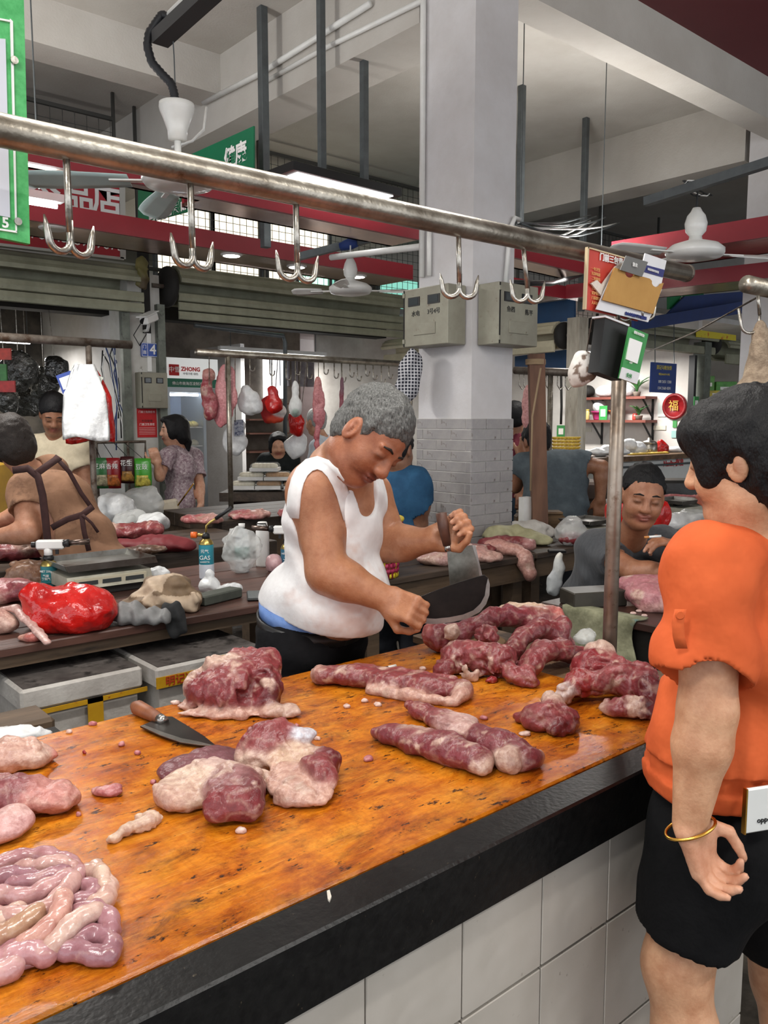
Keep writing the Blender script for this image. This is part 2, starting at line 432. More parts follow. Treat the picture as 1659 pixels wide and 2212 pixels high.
# ------------------------------------------------------------------ shell
def struct(o, label): return tag(o, label, None, None, 'structure')
struct(MB().box((-7, -7, -.1), (16, 14, 0)).build('floor', m_floor), 'dark wet concrete market floor')
struct(MB().box((-7, -7, 4.28), (16, 14, 4.45)).build('ceiling', m_ceil), 'pale painted concrete ceiling')
struct(MB().box((-7, 10.2, 0), (16, 10.4, 4.28)).build('wall_back', m_wall), 'off-white plaster wall at the back of the shops')
struct(MB().box((13, -7, 0), (13.2, 10.2, 4.28)).build('wall_right', m_wall), 'white plaster wall at the far end of the hall')
struct(MB().box((3.367, 3.604, 3.76), (3.74, 10.2, 4.28)).build('trim_1', m_ceil), 'deep concrete beam running back from the square column')
struct(MB().box((3.714, 3.171, 3.88), (13, 3.40, 4.28)).build('trim_2', m_ceil), 'concrete beam from the square column towards the far column')
struct(MB().box((-7, 5.8, 3.99), (3.367, 6.1, 4.28)).build('trim_3', m_ceil), 'cross beam meeting the deep beam above the shops')
struct(MB().box((7.2, 3.6, 3.76), (7.55, 10.2, 4.28)).build('trim_4', m_ceil), 'concrete beam running back from the far column')
struct(MB().box((3.74, 8.9, 3.5), (13, 10.2, 4.28)).build('trim_5', m_ceil), 'boxed concrete beam along the back wall')
# square column with brick-shaped tiles on its lower part
cl = MB().box((3.375, 3.179, 0), (3.714, 3.604, 4.28)).build('column', [m_colm]); struct(cl, 'white square column with grey brick-shaped tiles below and two meter boxes')
tb = MB().box((3.371, 3.175, 0), (3.72, 3.612, 1.552)).build('grout', m_grout, cl)
_bm = {}
def brick(lo, hi):
    sz = tuple(round(hi[i]-lo[i], 3) for i in range(3))
    c = Vector(((lo[0]+hi[0])/2, (lo[1]+hi[1])/2, lo[2]))
    if sz in _bm: return clone(_bm[sz], c, cl)
    _bm[sz] = MB().box(lo, hi, .0015).build('brick', m_brick, cl, origin=c); return _bm[sz]
RH = .0604
for r in range(25):
    z1 = 1.55-r*RH; z0 = z1-RH+.0045
    if z0 < .02: break
    for face in (0, 1):
        a0, a1 = (3.171, 3.612) if face == 0 else (3.371, 3.72)
        st = [.0, .155, .385] if r % 2 else [.0, .04, .27] 
        if face == 1: st = [0, .24] if r % 2 else [0, .115]
        for i, s0 in enumerate(st):
            e0 = st[i+1] if i+1 < len(st) else a1-a0
            if e0-s0 < .015: continue
            lo, hi = a0+s0+(.0045 if i else 0), a0+e0
            if face == 0: brick((3.367, lo, z0), (3.376, hi, z1))
            else: brick((lo, 3.167, z0), (hi, 3.176, z1))
# conduits on the column and its meter boxes
def meter_box(cx, nrm, zlo, zhi, w, d, label, scrawl):
    """cx = centre on the wall, nrm = outward normal"""
    n = Vector(nrm); X = UP.cross(n)*1.0
    t = thing('meter_box', Vector(cx)+n*d*.5+UP*(zlo-cx[2]), label, 'meter box', 'grey meter boxes')
    h = (zhi-zlo)/2; c = Vector(cx); c.z = (zlo+zhi)/2
    MB().obox(c+n*d/2, (w/2, h, d/2), X, UP, n, bev=.004).build('housing', m_box, t)
    f = c+n*d
    for sx in (-.24, .2):
        fr = MB().obox(f+X*(w*sx)+UP*h*.55, (w*.13, h*.155, .004), X, UP, n).build('window_frame', m_black, t)
        MB().obox(f+X*(w*sx)+UP*h*.55+n*.003, (w*.095, h*.115, .003), X, UP, n).build('pane', m_glass, fr)
    MB().obox(f-UP*h*.42+n*.002, (w*.24, h*.2, .003), X, UP, n, bev=.002).build('cover_plate', m_box, t)
    MB().obox(f-X*w*.47+n*.001, (.004, h*.98, .002), X, UP, n).build('door_seam', m_dark, t)
    for z in (.8, -.8): MB().obox(f-X*w*.47+UP*h*z+n*.003, (.008, .012, .004), X, UP, n).build('hinge', m_box, t)
    for i, (s, sx, sz) in enumerate(scrawl): text(s, f+X*(w*sx)+UP*(h*sz)+n*.002, X, UP, .034, m_black, t, 'handwriting')
    return t
pa = onX(945, 690, 3.367); 
meter_box((3.367, 3.40, 2.2), (-1, 0, 0), onX(1005, 745, 3.367).z, onX(1000, 618, 3.367).z, .36, .14, 'rust-speckled grey meter box on the shaded side of the column beside plaid cloth', [('水电', -.2, .12), ('3号4号', .2, .13)])
meter_box((3.575, 3.171, 2.2), (0, -1, 0), onY(1060, 745, 3.1).z, onY(1060, 612, 3.1).z, .33, .15, 'rust-streaked grey meter box on the column face towards the red notice', [('鱼档', -.2, .14), ('陈平', .26, .1)])
def pipe(name, pts, r, m, label, cat, group=None, n=8): return tag(MB().tube(pts, r, n).build(name, m, None, True), label, cat, group)
pipe('conduit', [(3.355, 3.56, 4.0), (3.355, 3.56, 3.7), (3.355, 3.56, 2.36)], .017, m_white, 'white plastic conduit running down the column above the left meter box', 'conduit')
pipe('conduit', [onX(800, 8, 3.34), onX(560, 160, 3.34), onX(440, 222, 3.34)], .02, m_white, 'long white conduit slanting along the deep concrete beam', 'conduit')
pipe('conduit', [onX(912, 2, 3.35), onX(700, 105, 3.35), onX(560, 184, 3.35)], .016, m_white, 'thin white conduit under the long one on the beam', 'conduit')
pipe('conduit', [(3.355, 3.50, 2.62), (3.355, 3.50, 2.36)], .014, m_white, 'short white conduit stub entering the left meter box top', 'conduit')
pipe('conduit', [onY(1122, 475, 3.16), onY(1112, 470, 3.155), onY(1104, 490, 3.155), onY(1098, 540, 3.155), onY(1092, 612, 3.155)], .013, m_white, 'white curved conduit dropping into the right meter box', 'conduit')
# far column
c2 = MB().box((7.2, 3.12, 0), (7.6, 3.56, 4.28)).build('column', [m_colm]); struct(c2, 'plain white far column behind the woman in orange')
# maroon canopy panel overhead at the right
tag(MB().box((2.55, .2, 2.99), (8.5, 1.735, 3.03)).build('maroon_canopy', m_maroon), 'flat maroon canopy panel hung overhead under the white beam', 'canopy')
# ------------------------------------------------------------------ red canopy bands (red face, shiny soffit)
def band(p1, p2, z, hgt, depth, label, back=None):
    a, b = onZ(*p1, z), onZ(*p2, z); a.z = b.z = z
    d = (b-a).normalized(); n = UP.cross(d); n = n if n.dot(FW) > 0 else -n
    t = thing('canopy_band', (a+b)/2, label, 'canopy band', 'red canopy bands')
    MB().prism([a, b, b+UP*hgt, a+UP*hgt], n*.03).build('red_face', m_red, t)
    MB().prism([a+n*.03, b+n*.03, b+n*depth, a+n*depth], UP*.02).build('soffit', m_mirror, t)
    MB().prism([a+n*(depth-.03), b+n*(depth-.03), b+n*depth, a+n*depth], UP*hgt).build('back_face', m_red, t)
    return t, a, b, d, n
band((20, 340), (450, 426), 2.78, .1, .12, 'upper red canopy band between the green sign and the fan')
B1 = band((450, 426), (905, 518), 2.78, .1, .3, 'upper red canopy band from the fan to the column with a wide soffit')
B2 = band((20, 468), (892, 604), 2.83, .13, .5, 'lower red canopy band with three round downlights')
B3 = band((1112, 556), (1266, 592), 2.62, .09, .25, 'red canopy band just right of the column, above the other meter box')
B4 = band((1080, 624), (1222, 645), 2.62, .11, .4, 'far red canopy band meeting the corner behind the column')
B5 = band((1222, 645), (1659, 600), 2.62, .12, .5, 'red canopy band rising from the corner behind the hanging signs')
B6 = band((1320, 562), (1680, 508), 2.78, .14, .6, 'upper red canopy band behind the white fan at right')
for px, py in ((500, 551), (641, 576), (772, 597)):
    p = onZ(px, py, 2.825); t = thing('downlight', p, 'round lit downlight set in the lower red canopy band', 'downlight', 'downlights in the red canopy')
    MB().lathe(p, [(.075, -.008), (.085, .0), (.085, .01)], 20).build('trim_ring', m_white, t, True)
    MB().lathe(p, [(.065, -.0095), (.066, .0)], 20).build('lens', m_down, t)
p = onZ(115, 494, 2.825); t = thing('downlight', p, 'unlit round downlight over the red phone-number sign', 'downlight')
MB().lathe(p, [(.085, -.006), (.095, .0), (.095, .01)], 20).build('trim_ring', m_white, t, True)
MB().lathe(p, [(.07, -.008), (.07, .0)], 20).build('lens', mat('dead_lens', (190, 186, 176), rough=.4), t)
# grey hanger posts and rails
def post(name, px, y0, y1, D, w, label, m=m_greysteel):
    a, b = onD(px, y0, D), onD(px, y1, D); 
    return tag(MB().box((a.x-w/2, a.y-w/2, b.z), (a.x+w/2, a.y+w/2, a.z), .003).build(name, m), label, 'post')
def post_to(name, px, ytop, D, zlow, w, label, m=m_greysteel, ztop=4.28):
    a = onD(px, ytop, D); return tag(MB().box((a.x-w/2, a.y-w/2, zlow), (a.x+w/2, a.y+w/2, ztop), .003).build(name, m), label, 'post')
def zD(px, py, z): 
    p = onZ(px, py, z); return p.x*_c+p.y*_s
post_to('hanger_post', 566, 15, zD(566, 15, 4.28), 2.72, .055, 'tall grey steel hanger post beside the green banner')
post_to('hanger_post', 1266, 255, zD(1266, 255, 4.28), 2.55, .05, 'grey steel hanger post right of the square column')
post_to('hanger_post', 1128, 185, zD(1128, 185, 4.28), 2.9, .05, 'grey hanger post half hidden at the column edge')
# LED panel with its two hangers
a, b = onZ(634, 366, 3.0), onZ(868, 424, 3.0); d = (b-a).normalized(); n = UP.cross(d)
t = thing('led_panel_lamp', (a+b)/2, 'long lit panel lamp in a dark frame hung from two posts', 'lamp')
MB().prism([a, b, b+n*.3, a+n*.3], UP*.05).build('frame', m_black, t)
MB().prism([a+d*.05+n*.03-UP*.004, b-d*.05+n*.03-UP*.004, b-d*.05+n*.27-UP*.004, a+d*.05+n*.27-UP*.004], UP*.006).build('diffuser', m_panel, t)
for px, yt in ((696, 225), (787, 225)):
    q = onD(px, 400, ((a+b)/2).x*_c+((a+b)/2).y*_s+.1); MB().box((q.x-.02, q.y-.02, 3.05), (q.x+.02, q.y+.02, 4.28)).build('hanger', m_greysteel, t)
LAMPS = [((a+b)/2+n*.15-UP*.02, 1.0, .25, d)]
# ------------------------------------------------------------------ shop fronts: roller shutters
def shutter(p1, p2, wall, zlo, zhi, r, m, label, ends=(1, 1), curtain=.14):
    """horizontal shutter drum from p1 to p2 (x,y) with its lowest slats hanging below"""
    a, b = Vector((*p1, 0)), Vector((*p2, 0)); d = (b-a).normalized(); n = Vector((d.y, -d.x, 0)); n = n if n.dot(FW) < 0 else -n
    t = thing('roller_shutter', ((a+b)/2)+UP*zlo, label, 'shutter', 'roller shutters over the shops')
    zc = zhi-r; k = 11
    prof = []
    for i in range(k):
        u0 = math.pi*(.95-1.3*i/k); u1 = math.pi*(.95-1.3*(i+1)/k)
        p0 = n*(-math.cos(u0)*r)+UP*(zc+math.sin(u0)*r); p1_ = n*(-math.cos(u1)*r)+UP*(zc+math.sin(u1)*r)
        pm = n*(-math.cos((u0+u1)/2)*(r+.012))+UP*(zc+math.sin((u0+u1)/2)*(r+.012))
        q0 = n*(-math.cos(u0)*(r-.02))+UP*(zc+math.sin(u0)*(r-.02)); q1 = n*(-math.cos(u1)*(r-.02))+UP*(zc+math.sin(u1)*(r-.02))
        MB().prism([a+p0*1, a+pm, a+p1_+UP*.004, a+q1, a+q0], b-a).build('slat', m, t)
    zz = zlo
    ns = max(1, int(round((zc-r*.6-zlo)/.07)))
    for i in range(ns):
        z0 = zlo+(zc-r*.3-zlo)*i/ns; z1 = zlo+(zc-r*.3-zlo)*(i+1)/ns; y0 = n*(r*.55)
        MB().prism([a+y0+UP*(z0+.006), a+y0+n*.016+UP*(z0+.012), a+y0+n*.022+UP*((z0+z1)/2), a+y0+n*.016+UP*(z1-.004), a+y0+UP*z1], b-a).build('slat', m, t)
    for e, q, s in ((ends[0], a, -1), (ends[1], b, 1)):
        if e:
            MB().lathe(q+UP*zc+d*(s*.05), [(r*.3, -.04*1), (r*.95, -.03), (r*1.02, 0), (r*.95, .03), (r*.5, .035), (r*.3, .06)], 18, UP, n, d).build('drum_wheel', m_dark, t, True)
            MB().tube([q+UP*zc, q+UP*zc+d*(s*.2)], .02, 8).build('axle', m_rust, t)
    return t
YS = 7.0
xl0, xl1 = onY(-60, 600, YS).x, onY(298, 610, YS).x
shutter((xl0-1.2, YS), (xl1, YS), 0, onY(150, 668, YS).z, onY(150, 560, YS).z, .17, m_shut, 'grey-green roller shutter drum above the stall with bagged goods', (0, 0))
xm0, xm1 = onY(372, 600, YS).x, 6.4
shutter((xm0, YS), (xm1, YS), 0, onY(600, 712, YS).z, onY(600, 606, YS).z, .18, m_shut, 'long grey-green roller shutter drum above the bun and bread shop', (1, 0))
CX, CY = 6.63, 4.84
shutter((CX, CY+.24), (CX, 7.6), 0, onX(1180, 765, CX).z, onX(1180, 700, CX).z, .13, m_shut2, 'cream roller shutter with rusty slats behind the column', (1, 0))
shutter((CX+.24, CY), (onY(1530, 740, CY).x, CY), 0, onY(1480, 765, CY).z, onY(1480, 712, CY).z, .13, m_shut, 'grey roller shutter above the shelves with potted plants', (1, 1))
shutter((onY(1545, 740, CY).x+.1, CY), (12.9, CY), 0, onY(1580, 790, CY).z, onY(1580, 735, CY).z, .13, m_shut, 'grey roller shutter beside the far column above boxed goods', (0, 0))
# ------------------------------------------------------------------ pillar of shop 4 with its rails, plate, camera, meter and notice
px0, px1 = onY(284, 905, YS).x, onY(352, 905, YS).x
pil = MB().box((px0, YS, 0), (px1, YS+.4, onY(300, 590, YS).z)).build('wall_pier', mat('pier_paint', (204, 204, 200), (182, 180, 172), 3, .8, spots=(120, 112, 100), spot_scale=9, spot_amt=.66)); struct(pil, 'white painted pier between the two shop fronts')
m_rail = mat('door_rail', (120, 126, 116), (92, 96, 88), 9, .5, metal=.3, spots=(60, 62, 58), spot_scale=16, spot_amt=.6)
for i, (u, lb) in enumerate(((270, 'left grey door track beside the white pier'), (346, 'right grey door track beside the white pier'))):
    q = onY(u, 905, YS-.05).x; tag(MB().box((q, YS-.06, 0), (q+.07, YS, onY(300, 655, YS).z)).build('door_track', m_rail), lb, 'door track')
q0, q1 = onY(306, 770, YS-.02), onY(343, 742, YS-.02)
t = thing('house_number_plate', Vector(((q0.x+q1.x)/2, YS-.012, q0.z)), 'blue enamel plate with white number 4 on the white pier', 'plate')
m_blue = mat('blue_enamel', (30, 72, 160), rough=.3)
m_wtxt = mat('white_lettering', (240, 240, 238), rough=.5)
MB().box((q0.x, YS-.02, q0.z), (q1.x, YS, q1.z), .003).build('plate', m_blue, t)
for (x0, z0, x1, z1) in ((.02, .02, .98, .05), (.02, .95, .98, .98), (.02, .02, .04, .98), (.96, .02, .98, .98), (.34, .02, .36, .98)):
    w, h = q1.x-q0.x, q1.z-q0.z
    MB().box((q0.x+w*x0, YS-.0215, q0.z+h*z0), (q0.x+w*x1, YS-.02, q0.z+h*z1)).build('border', m_wtxt, t)
text('4', (q0.x+(q1.x-q0.x)*.65, YS-.021, (q0.z+q1.z)/2), AX, UP, .12, m_wtxt, t, 'number', bold=.002)
text('门', (q0.x+(q1.x-q0.x)*.18, YS-.021, q0.z+h*.7), AX, UP, .035, m_wtxt, t, 'lettering')
text('面', (q0.x+(q1.x-q0.x)*.18, YS-.021, q0.z+h*.3), AX, UP, .035, m_wtxt, t, 'lettering')
meter_box(((px0+px1)/2+.02, YS, 1.8), (0, -1, 0), onY(325, 882, YS).z, onY(325, 806, YS).z, .25, .12, 'small grey meter box on the white pier below the number plate', [])
q0, q1 = onY(297, 945, YS), onY(337, 883, YS)
t = thing('paper_notice', Vector(((q0.x+q1.x)/2, YS-.004, q0.z)), 'red paper notice pasted on the white pier under the meter box', 'notice')
m_rpaper = mat('red_paper', (196, 40, 42), (180, 34, 38), 6, .7)
MB().box((q0.x, YS-.006, q0.z), (q1.x, YS, q1.z)).build('sheet', m_rpaper, t)
for i, (s, sz, m) in enumerate((('门前三包责任书', .022, m_wtxt), ('市场管理', .026, m_black), ('门面卫生责任', .024, m_wtxt))):
    text(s, ((q0.x+q1.x)/2, YS-.0065, q1.z-(.03, .11, .14)[i]), AX, UP, sz, m, t)
for i in range(5): MB().box((q0.x+.015, YS-.0068, q1.z-.17-i*.014), (q1.x-.015, YS-.006, q1.z-.168-i*.014)).build('text_line', m_wtxt, t)
# security camera on its bracket
p = onY(322, 688, YS-.18)
t = thing('security_camera', onY(326, 760, YS-.02), 'white bullet security camera on a bracket above the number plate', 'camera')
dd = Vector((-.75, -.45, -.32)).normalized()
MB().obox(p, (.09, .04, .035), dd, None, UP-dd*dd.z, bev=.01).build('camera_body', m_white, t)
MB().obox(p+UP*.042+dd*.02, (.105, .05, .004), dd, None, UP-dd*dd.z).build('sun_hood', m_white, t)
MB().lathe(p+dd*.088, [(.03, 0), (.03, .006)], 14, AX, dd.cross(AX).normalized(), dd).build('lens', m_black, t)
MB().tube([p-UP*.03, p-UP*.09+Vector((.03, .1, 0)), Vector((p.x+.03, YS, p.z-.09))], .014, 8).build('bracket', m_white, t, True)
MB().tube([p-UP*.02+Vector((-.04, .05, 0)), p+Vector((-.1, .1, -.14)), p+Vector((-.02, .16, -.22)), Vector((p.x+.06, YS-.01, p.z-.1))], .004, 6).build('cable', m_black, t, True)
tag(MB().box((px0+.16, YS-.015, onY(330, 803, YS).z), (px0+.2, YS, onY(330, 690, YS).z)).build('cable_trunking', m_white), 'white cable trunking strip running down the white pier', 'trunking')
# central steel box post above the pier and old bundle
tag(MB().box((px0+.13, YS-.02, 2.3), (px0+.2, YS+.06, onY(330, 520, YS).z)).build('steel_post', m_dark), 'dark steel post between the two shutter drums', 'post')
# ------------------------------------------------------------------ front counter: granite rim, tiled front, orange board
YF, YB, ZT = .868, 1.90, .85
XR = 1.98
def board_material():
    m = bpy.data.materials.new('orange_board'); m.use_nodes = True; nt = m.node_tree; N = nt.nodes; L = nt.links; b = N['Principled BSDF']
    tc = N.new('ShaderNodeTexCoord')
    def mp(sc, rot=0):
        q = N.new('ShaderNodeMapping'); q.inputs['Scale'].default_value = sc; q.inputs['Rotation'].default_value = (0, 0, rot); L.new(tc.outputs['Object'], q.inputs[0]); return q.outputs[0]
    def noise(v, s, d=5, r=.65, dist=0):
        q = N.new('ShaderNodeTexNoise'); q.inputs['Scale'].default_value = s; q.inputs['Detail'].default_value = d; q.inputs['Roughness'].default_value = r; q.inputs['Distortion'].default_value = dist; L.new(v, q.inputs[0]); return q.outputs[0]
    def ramp(v, *st):
        q = N.new('ShaderNodeValToRGB'); e = q.color_ramp.elements
        while len(e) < len(st): e.new(.5)
        for i, (p, c) in enumerate(st): e[i].position = p; e[i].color = lin(c)
        L.new(v, q.inputs[0]); return q.outputs[0]
    def mix(f, a, c, mode='MIX', k=None):
        q = N.new('ShaderNodeMix'); q.data_type = 'RGBA'; q.blend_type = mode
        if f is not None: L.new(f, q.inputs[0])
        else: q.inputs[0].default_value = k
        L.new(a, q.inputs[6])
        if isinstance(c, tuple): q.inputs[7].default_value = lin(c)
        else: L.new(c, q.inputs[7])
        return q.outputs[2]
    W_, Bk = (255, 255, 255), (0, 0, 0)
    base = ramp(noise(mp((2.2, 4.2, 3)), 2.6, 10, .74, .5), (.3, (104, 50, 12)), (.42, (172, 88, 16)), (.53, (206, 122, 26)), (.72, (228, 156, 50)))
    grain = ramp(noise(mp((3, 15, 10), .05), 3, 7, .7, .8), (.3, (150, 110, 80)), (.62, (255, 255, 255)))
    col = mix(None, base, grain, 'MULTIPLY', .4)
    cross = ramp(noise(mp((30, 1.6, 10), -.12), 3, 4), (.3, (170, 140, 110)), (.55, W_))
    col = mix(None, col, cross, 'MULTIPLY', .22)
    red = ramp(noise(mp((1, 2, 1)), 3.1, 4), (.54, Bk), (.76, (120, 120, 120)))
    col = mix(red, col, (178, 66, 14))
    st = ramp(noise(mp((3.4, 6.5, 3)), 2.6, 10, .8, .6), (.48, Bk), (.55, (130, 130, 130)), (.68, (230, 230, 230)))
    col = mix(st, col, (70, 34, 12))
    st2 = ramp(noise(mp((14, 30, 8), .3), 1.6, 7, .75), (.58, Bk), (.64, W_))
    col = mix(st2, col, (52, 28, 14))
    # oval knots / plugs
    vo = N.new('ShaderNodeTexVoronoi'); vo.inputs['Scale'].default_value = 5.2; vo.inputs['Randomness'].default_value = 1.; L.new(mp((1, 1.5, 1)), vo.inputs[0])
    kn = ramp(vo.outputs['Distance'], (.05, W_), (.085, (110, 110, 110)), (.11, (160, 160, 160)), (.125, Bk))
    col = mix(mix(None, kn, (120, 120, 120), 'MULTIPLY', 1.), col, (84, 42, 14))
    # knife scratches
    for rot, sc in ((.35, 70), (-.5, 60), (1.1, 55)):
        q = ramp(noise(mp((5, sc*2.2, 5), rot), 2.2, 3, .55), (.66, Bk), (.72, (150, 150, 150)))
        col = mix(q, col, (60, 30, 12) if rot > 0 else (246, 190, 96))
    pale = ramp(noise(mp((4, 7, 4), .6), 2.3, 8, .8), (.66, Bk), (.78, (120, 120, 120)))
    col = mix(pale, col, (236, 200, 150))
    L.new(col, b.inputs['Base Color'])
    rr = ramp(noise(mp((3, 6, 3)), 3, 4), (.3, (90, 90, 90)), (.7, (150, 150, 150))); L.new(rr, b.inputs['Roughness'])
    bp = N.new('ShaderNodeBump'); bp.inputs['Distance'].default_value = .0025; bp.inputs['Strength'].default_value = .7
    L.new(noise(mp((4, 24, 10)), 4, 5), bp.inputs['Height']); L.new(bp.outputs[0], b.inputs['Normal'])
    b.inputs['Specular IOR Level'].default_value = .4
    return m
m_board = board_material()
ctr = thing('butcher_counter', Vector((.9, 1.35, 0)), 'tiled butcher counter with black granite rim under the orange board', 'counter')
MB().box((-1.6, YF+.035, 0), (XR-.03, YB-.06, .76)).build('body', m_joint, ctr)
MB().box((-1.6, YF, .738), (XR, .945, ZT), .004).build('granite_rim', m_granite, ctr)
MB().box((-1.6, .945, .76), (XR, YB-.06, ZT-.022)).build('slab', m_granite, ctr)
tm = None; TWD, x0 = .208, .729-.208*11
for i in range(18):
    for (z0, z1) in ((.553, .738), (.303, .55), (.053, .30), (.0, .05)):
        xa, xb = x0+i*TWD, x0+(i+1)*TWD-.003
        xb = min(xb, XR-.02)
        if xb-xa < .02: continue
        MB().box((xa, YF+.018, z0), (xb, YF+.04, z1-.003), .0015).build('tile', m_wtile, ctr)
for j in range(4):
    for (z0, z1) in ((.553, .738), (.303, .55), (.053, .30)): MB().box((XR-.04, YF+.045+j*.24, z0), (XR-.015, YF+.045+j*.24+.237, z1-.003), .0015).build('tile', m_wtile, ctr)
bd = MB().box((-1.55, .95, ZT-.022), (1.80, 1.845, ZT), .004).build('cutting_board', m_board); tag(bd, 'huge stained orange wooden cutting board covering the counter', 'cutting board')
m_oldwood = mat('old_plank', (120, 92, 66), (80, 60, 44), 4, .6, bump=.003, bscale=20, stretch=(3, .35, 3), spots=(60, 46, 36), spot_scale=8, spot_amt=.58)
for i in range(3):
    tag(MB().box((1.803+i*.09, 1.0, ZT-.03), (1.803+i*.09+.087, 1.95, ZT-.004), .003).build('worn_plank', m_oldwood), ['worn brown plank lying against the orange board', 'worn brown plank under the pole foot', 'worn brown plank at the outer end of the counter'][i], 'plank', 'planks at the counter end')
# ------------------------------------------------------------------ steel rail with double hooks above the counter
PX, PY = 1.90, 1.265
ZB = 1.985
rl = thing('hanging_rail', Vector((PX, PY, ZT-.004)), 'long steel pipe rail above the counter on a rusty pole', 'rail')
BR0, BR1 = onY(0, 281, PY), onY(1482, 590, PY)
def bar_z(x): return BR0.z+(BR1.z-BR0.z)*(x-BR0.x)/(BR1.x-BR0.x)
MB().tube([BR0+(BR0-BR1)*.8, BR0, (BR0+BR1)/2, BR1], .0232, 20).build('rail_pipe', m_steel, rl, True)
MB().lathe(BR1, [(.0235, -.004), (.0245, 0), (.0245, .006), (.016, .008)], 20, UP, AY, AX).build('end_cap', m_rust, rl)
MB().tube([(PX, PY, ZT-.004), (PX, PY, 1.3), (PX+.01, PY, bar_z(PX)-.01)], .0195, 16).build('pole', m_rust if False else mat('pole_steel', (168, 160, 150), (118, 100, 84), 5, .38, metal=.7, bump=.001, bscale=50, spots=(92, 66, 44), spot_scale=16, spot_amt=.57), rl, True)
def hook(px, ytop, ybot, tilt, label, yy=None, side=None, sz=1.):
    """S-welded double hook hanging from the rail: shank and two upturned prongs"""
    Y = PY if yy is None else yy
    a = onY(px, ytop, Y); b = onY(px+tilt, ybot, Y)
    t = thing('meat_hook', b, label, 'hook', 'double hooks on the counter rail')
    L_ = (a-b).length; r = .0055
    top = Vector((a.x, Y, bar_z(a.x))); 
    bot = b+UP*.016
    MB().tube([top, (top+bot)/2, bot+UP*.012], r, 8).build('shank', m_hook, t, True)
    for s in (-1, 1):
        dv = (AX*.75+AY*-.55*s if side is None else side)*s
        dv = dv.normalized()
        R_ = .019*sz
        pts = [bot+UP*.03]
        for i in range(9):
            u = math.pi*i/8; pts.append(bot+dv*(R_-R_*math.cos(u))+UP*(-R_*math.sin(u)*.95))
        pts.append(bot+dv*(2*R_+.003)+UP*.016*sz); pts.append(bot+dv*(2*R_+.006)+UP*.03*sz)
        MB().tube(pts, [r]*10+[r*.75, .0012], 8).build('prong', m_hook, t, True)
    return t
hook(143, 345, 545, 10, 'double meat hook on the rail next to the green sign', side=RT*.5+FW*.85)
hook(411, 402, 575, 6, 'double meat hook on the rail below the ceiling fan', side=RT*.6+FW*.8)
hook(639, 445, 603, 4, 'double meat hook on the rail in front of the lit downlights', side=RT*.8+FW*.6)
hook(990, 515, 640, 2, 'double meat hook on the rail before the left meter box', side=RT*.95+FW*.3)
hook(1129, 545, 650, 10, 'double meat hook on the rail before the right meter box', side=RT*.95+FW*.3)
# ------------------------------------------------------------------ tube lamp fixtures
for i, (lx, ly, lz, ll, lw, la, lp) in enumerate(LAMP_SPOTS):
    lb = ['tube lamp over the orange cutting board', 'tube lamp over the worn planks at the counter end', 'tube lamp behind the customers side of the counter', 'tube lamp over the aisle behind the woman in orange',
          'tube lamp over the stall with the brown apron', 'tube lamp above the table by the square column', 'tube lamp inside the shop with bagged goods', 'tube lamp inside the bun and bread shop', 'tube lamp inside the shop with potted plants', 'tube lamp inside the shop with green boxes'][i]
    t = thing('tube_lamp', (lx, ly, lz), lb, 'lamp', 'tube lamps')
    d = Vector((math.cos(la), math.sin(la), 0)); c = Vector((lx, ly, lz))
    MB().obox(c+UP*.02, (ll/2, .03, .02), d).build('housing', m_white, t)
    MB().tube([c-d*(ll/2-.03)-UP*.02, c+d*(ll/2-.03)-UP*.02], .013, 10).build('tube', m_tube, t, True)
    for s in (-1, 1): MB().tube([c+d*(s*ll*.4)+UP*.03, Vector((lx, ly, 4.28 if i < 6 else lz+.6))+d*(s*ll*.4)], .004, 6).build('hanger', m_greysteel, t)
# ------------------------------------------------------------------ helpers for flat things given by their outline
def quad(name, px, Y, th, m, parent=None, pl='Y', label=None, cat=None, group=None):
    fn = onY if pl == 'Y' else onX
    P = [fn(x, y, Y) for x, y in px]; d = (AY if pl == 'Y' else AX)*th
    o = MB().prism(P, d).build(name, m, parent)
    if label: tag(o, label, cat, group)
    return o
CB = np.array([[RT[i], FW[i], UP[i]] for i in range(3)], np.float32)   # width, depth, height basis
def S(px, D): return px*D/F_PX
def lump(name, parts, h, m, parent=None, amp=.004, fr=30., k=.02, seed=1, fold=None, default=(200, 200, 200), colfn=None, cut=None, sm=0):
    """soft shape: parts = [(centre, (w,d,h radii)[, R])]"""
    sd = SDF()
    for q in parts: sd.ell(q[0], q[1], q[2] if len(q) > 2 and q[2] is not None else CB, k, q[3] if len(q) > 3 else None)
    def disp(P):
        d = amp*vnoise(P, fr, seed)+amp*.5*vnoise(P, fr*2.3, seed+5)
        if fold is not None: d = d+fold[1]*np.sin((P@np.array(fold[0], np.float32))*fold[2]+3*vnoise(P, 9, seed+2))
        return d
    sd.disp = disp
    for c in (cut or []): sd.plane(*c)
    return sdf_obj(name, sd, h, m, parent, default, colfn, True, sm, pad=amp*2+(fold[1] if fold is not None else 0)+.004)
m_vc = mat('soft_colour', (235, 235, 235), (255, 255, 255), 30, .65, vcol=True, bump=.001, bscale=80)
m_clear = mat('clear_plastic_bag', (232, 234, 232), rough=.18, alpha=.42, spec=.8, bump=.004, bscale=60)
m_milky = mat('milky_plastic_bag', (236, 238, 238), (214, 216, 218), 14, .3, alpha=.9, spec=.6, bump=.004, bscale=45)
m_redbag = mat('red_plastic_bag', (214, 30, 24), (170, 16, 16), 10, .2, alpha=.93, spec=.7, bump=.005, bscale=40)
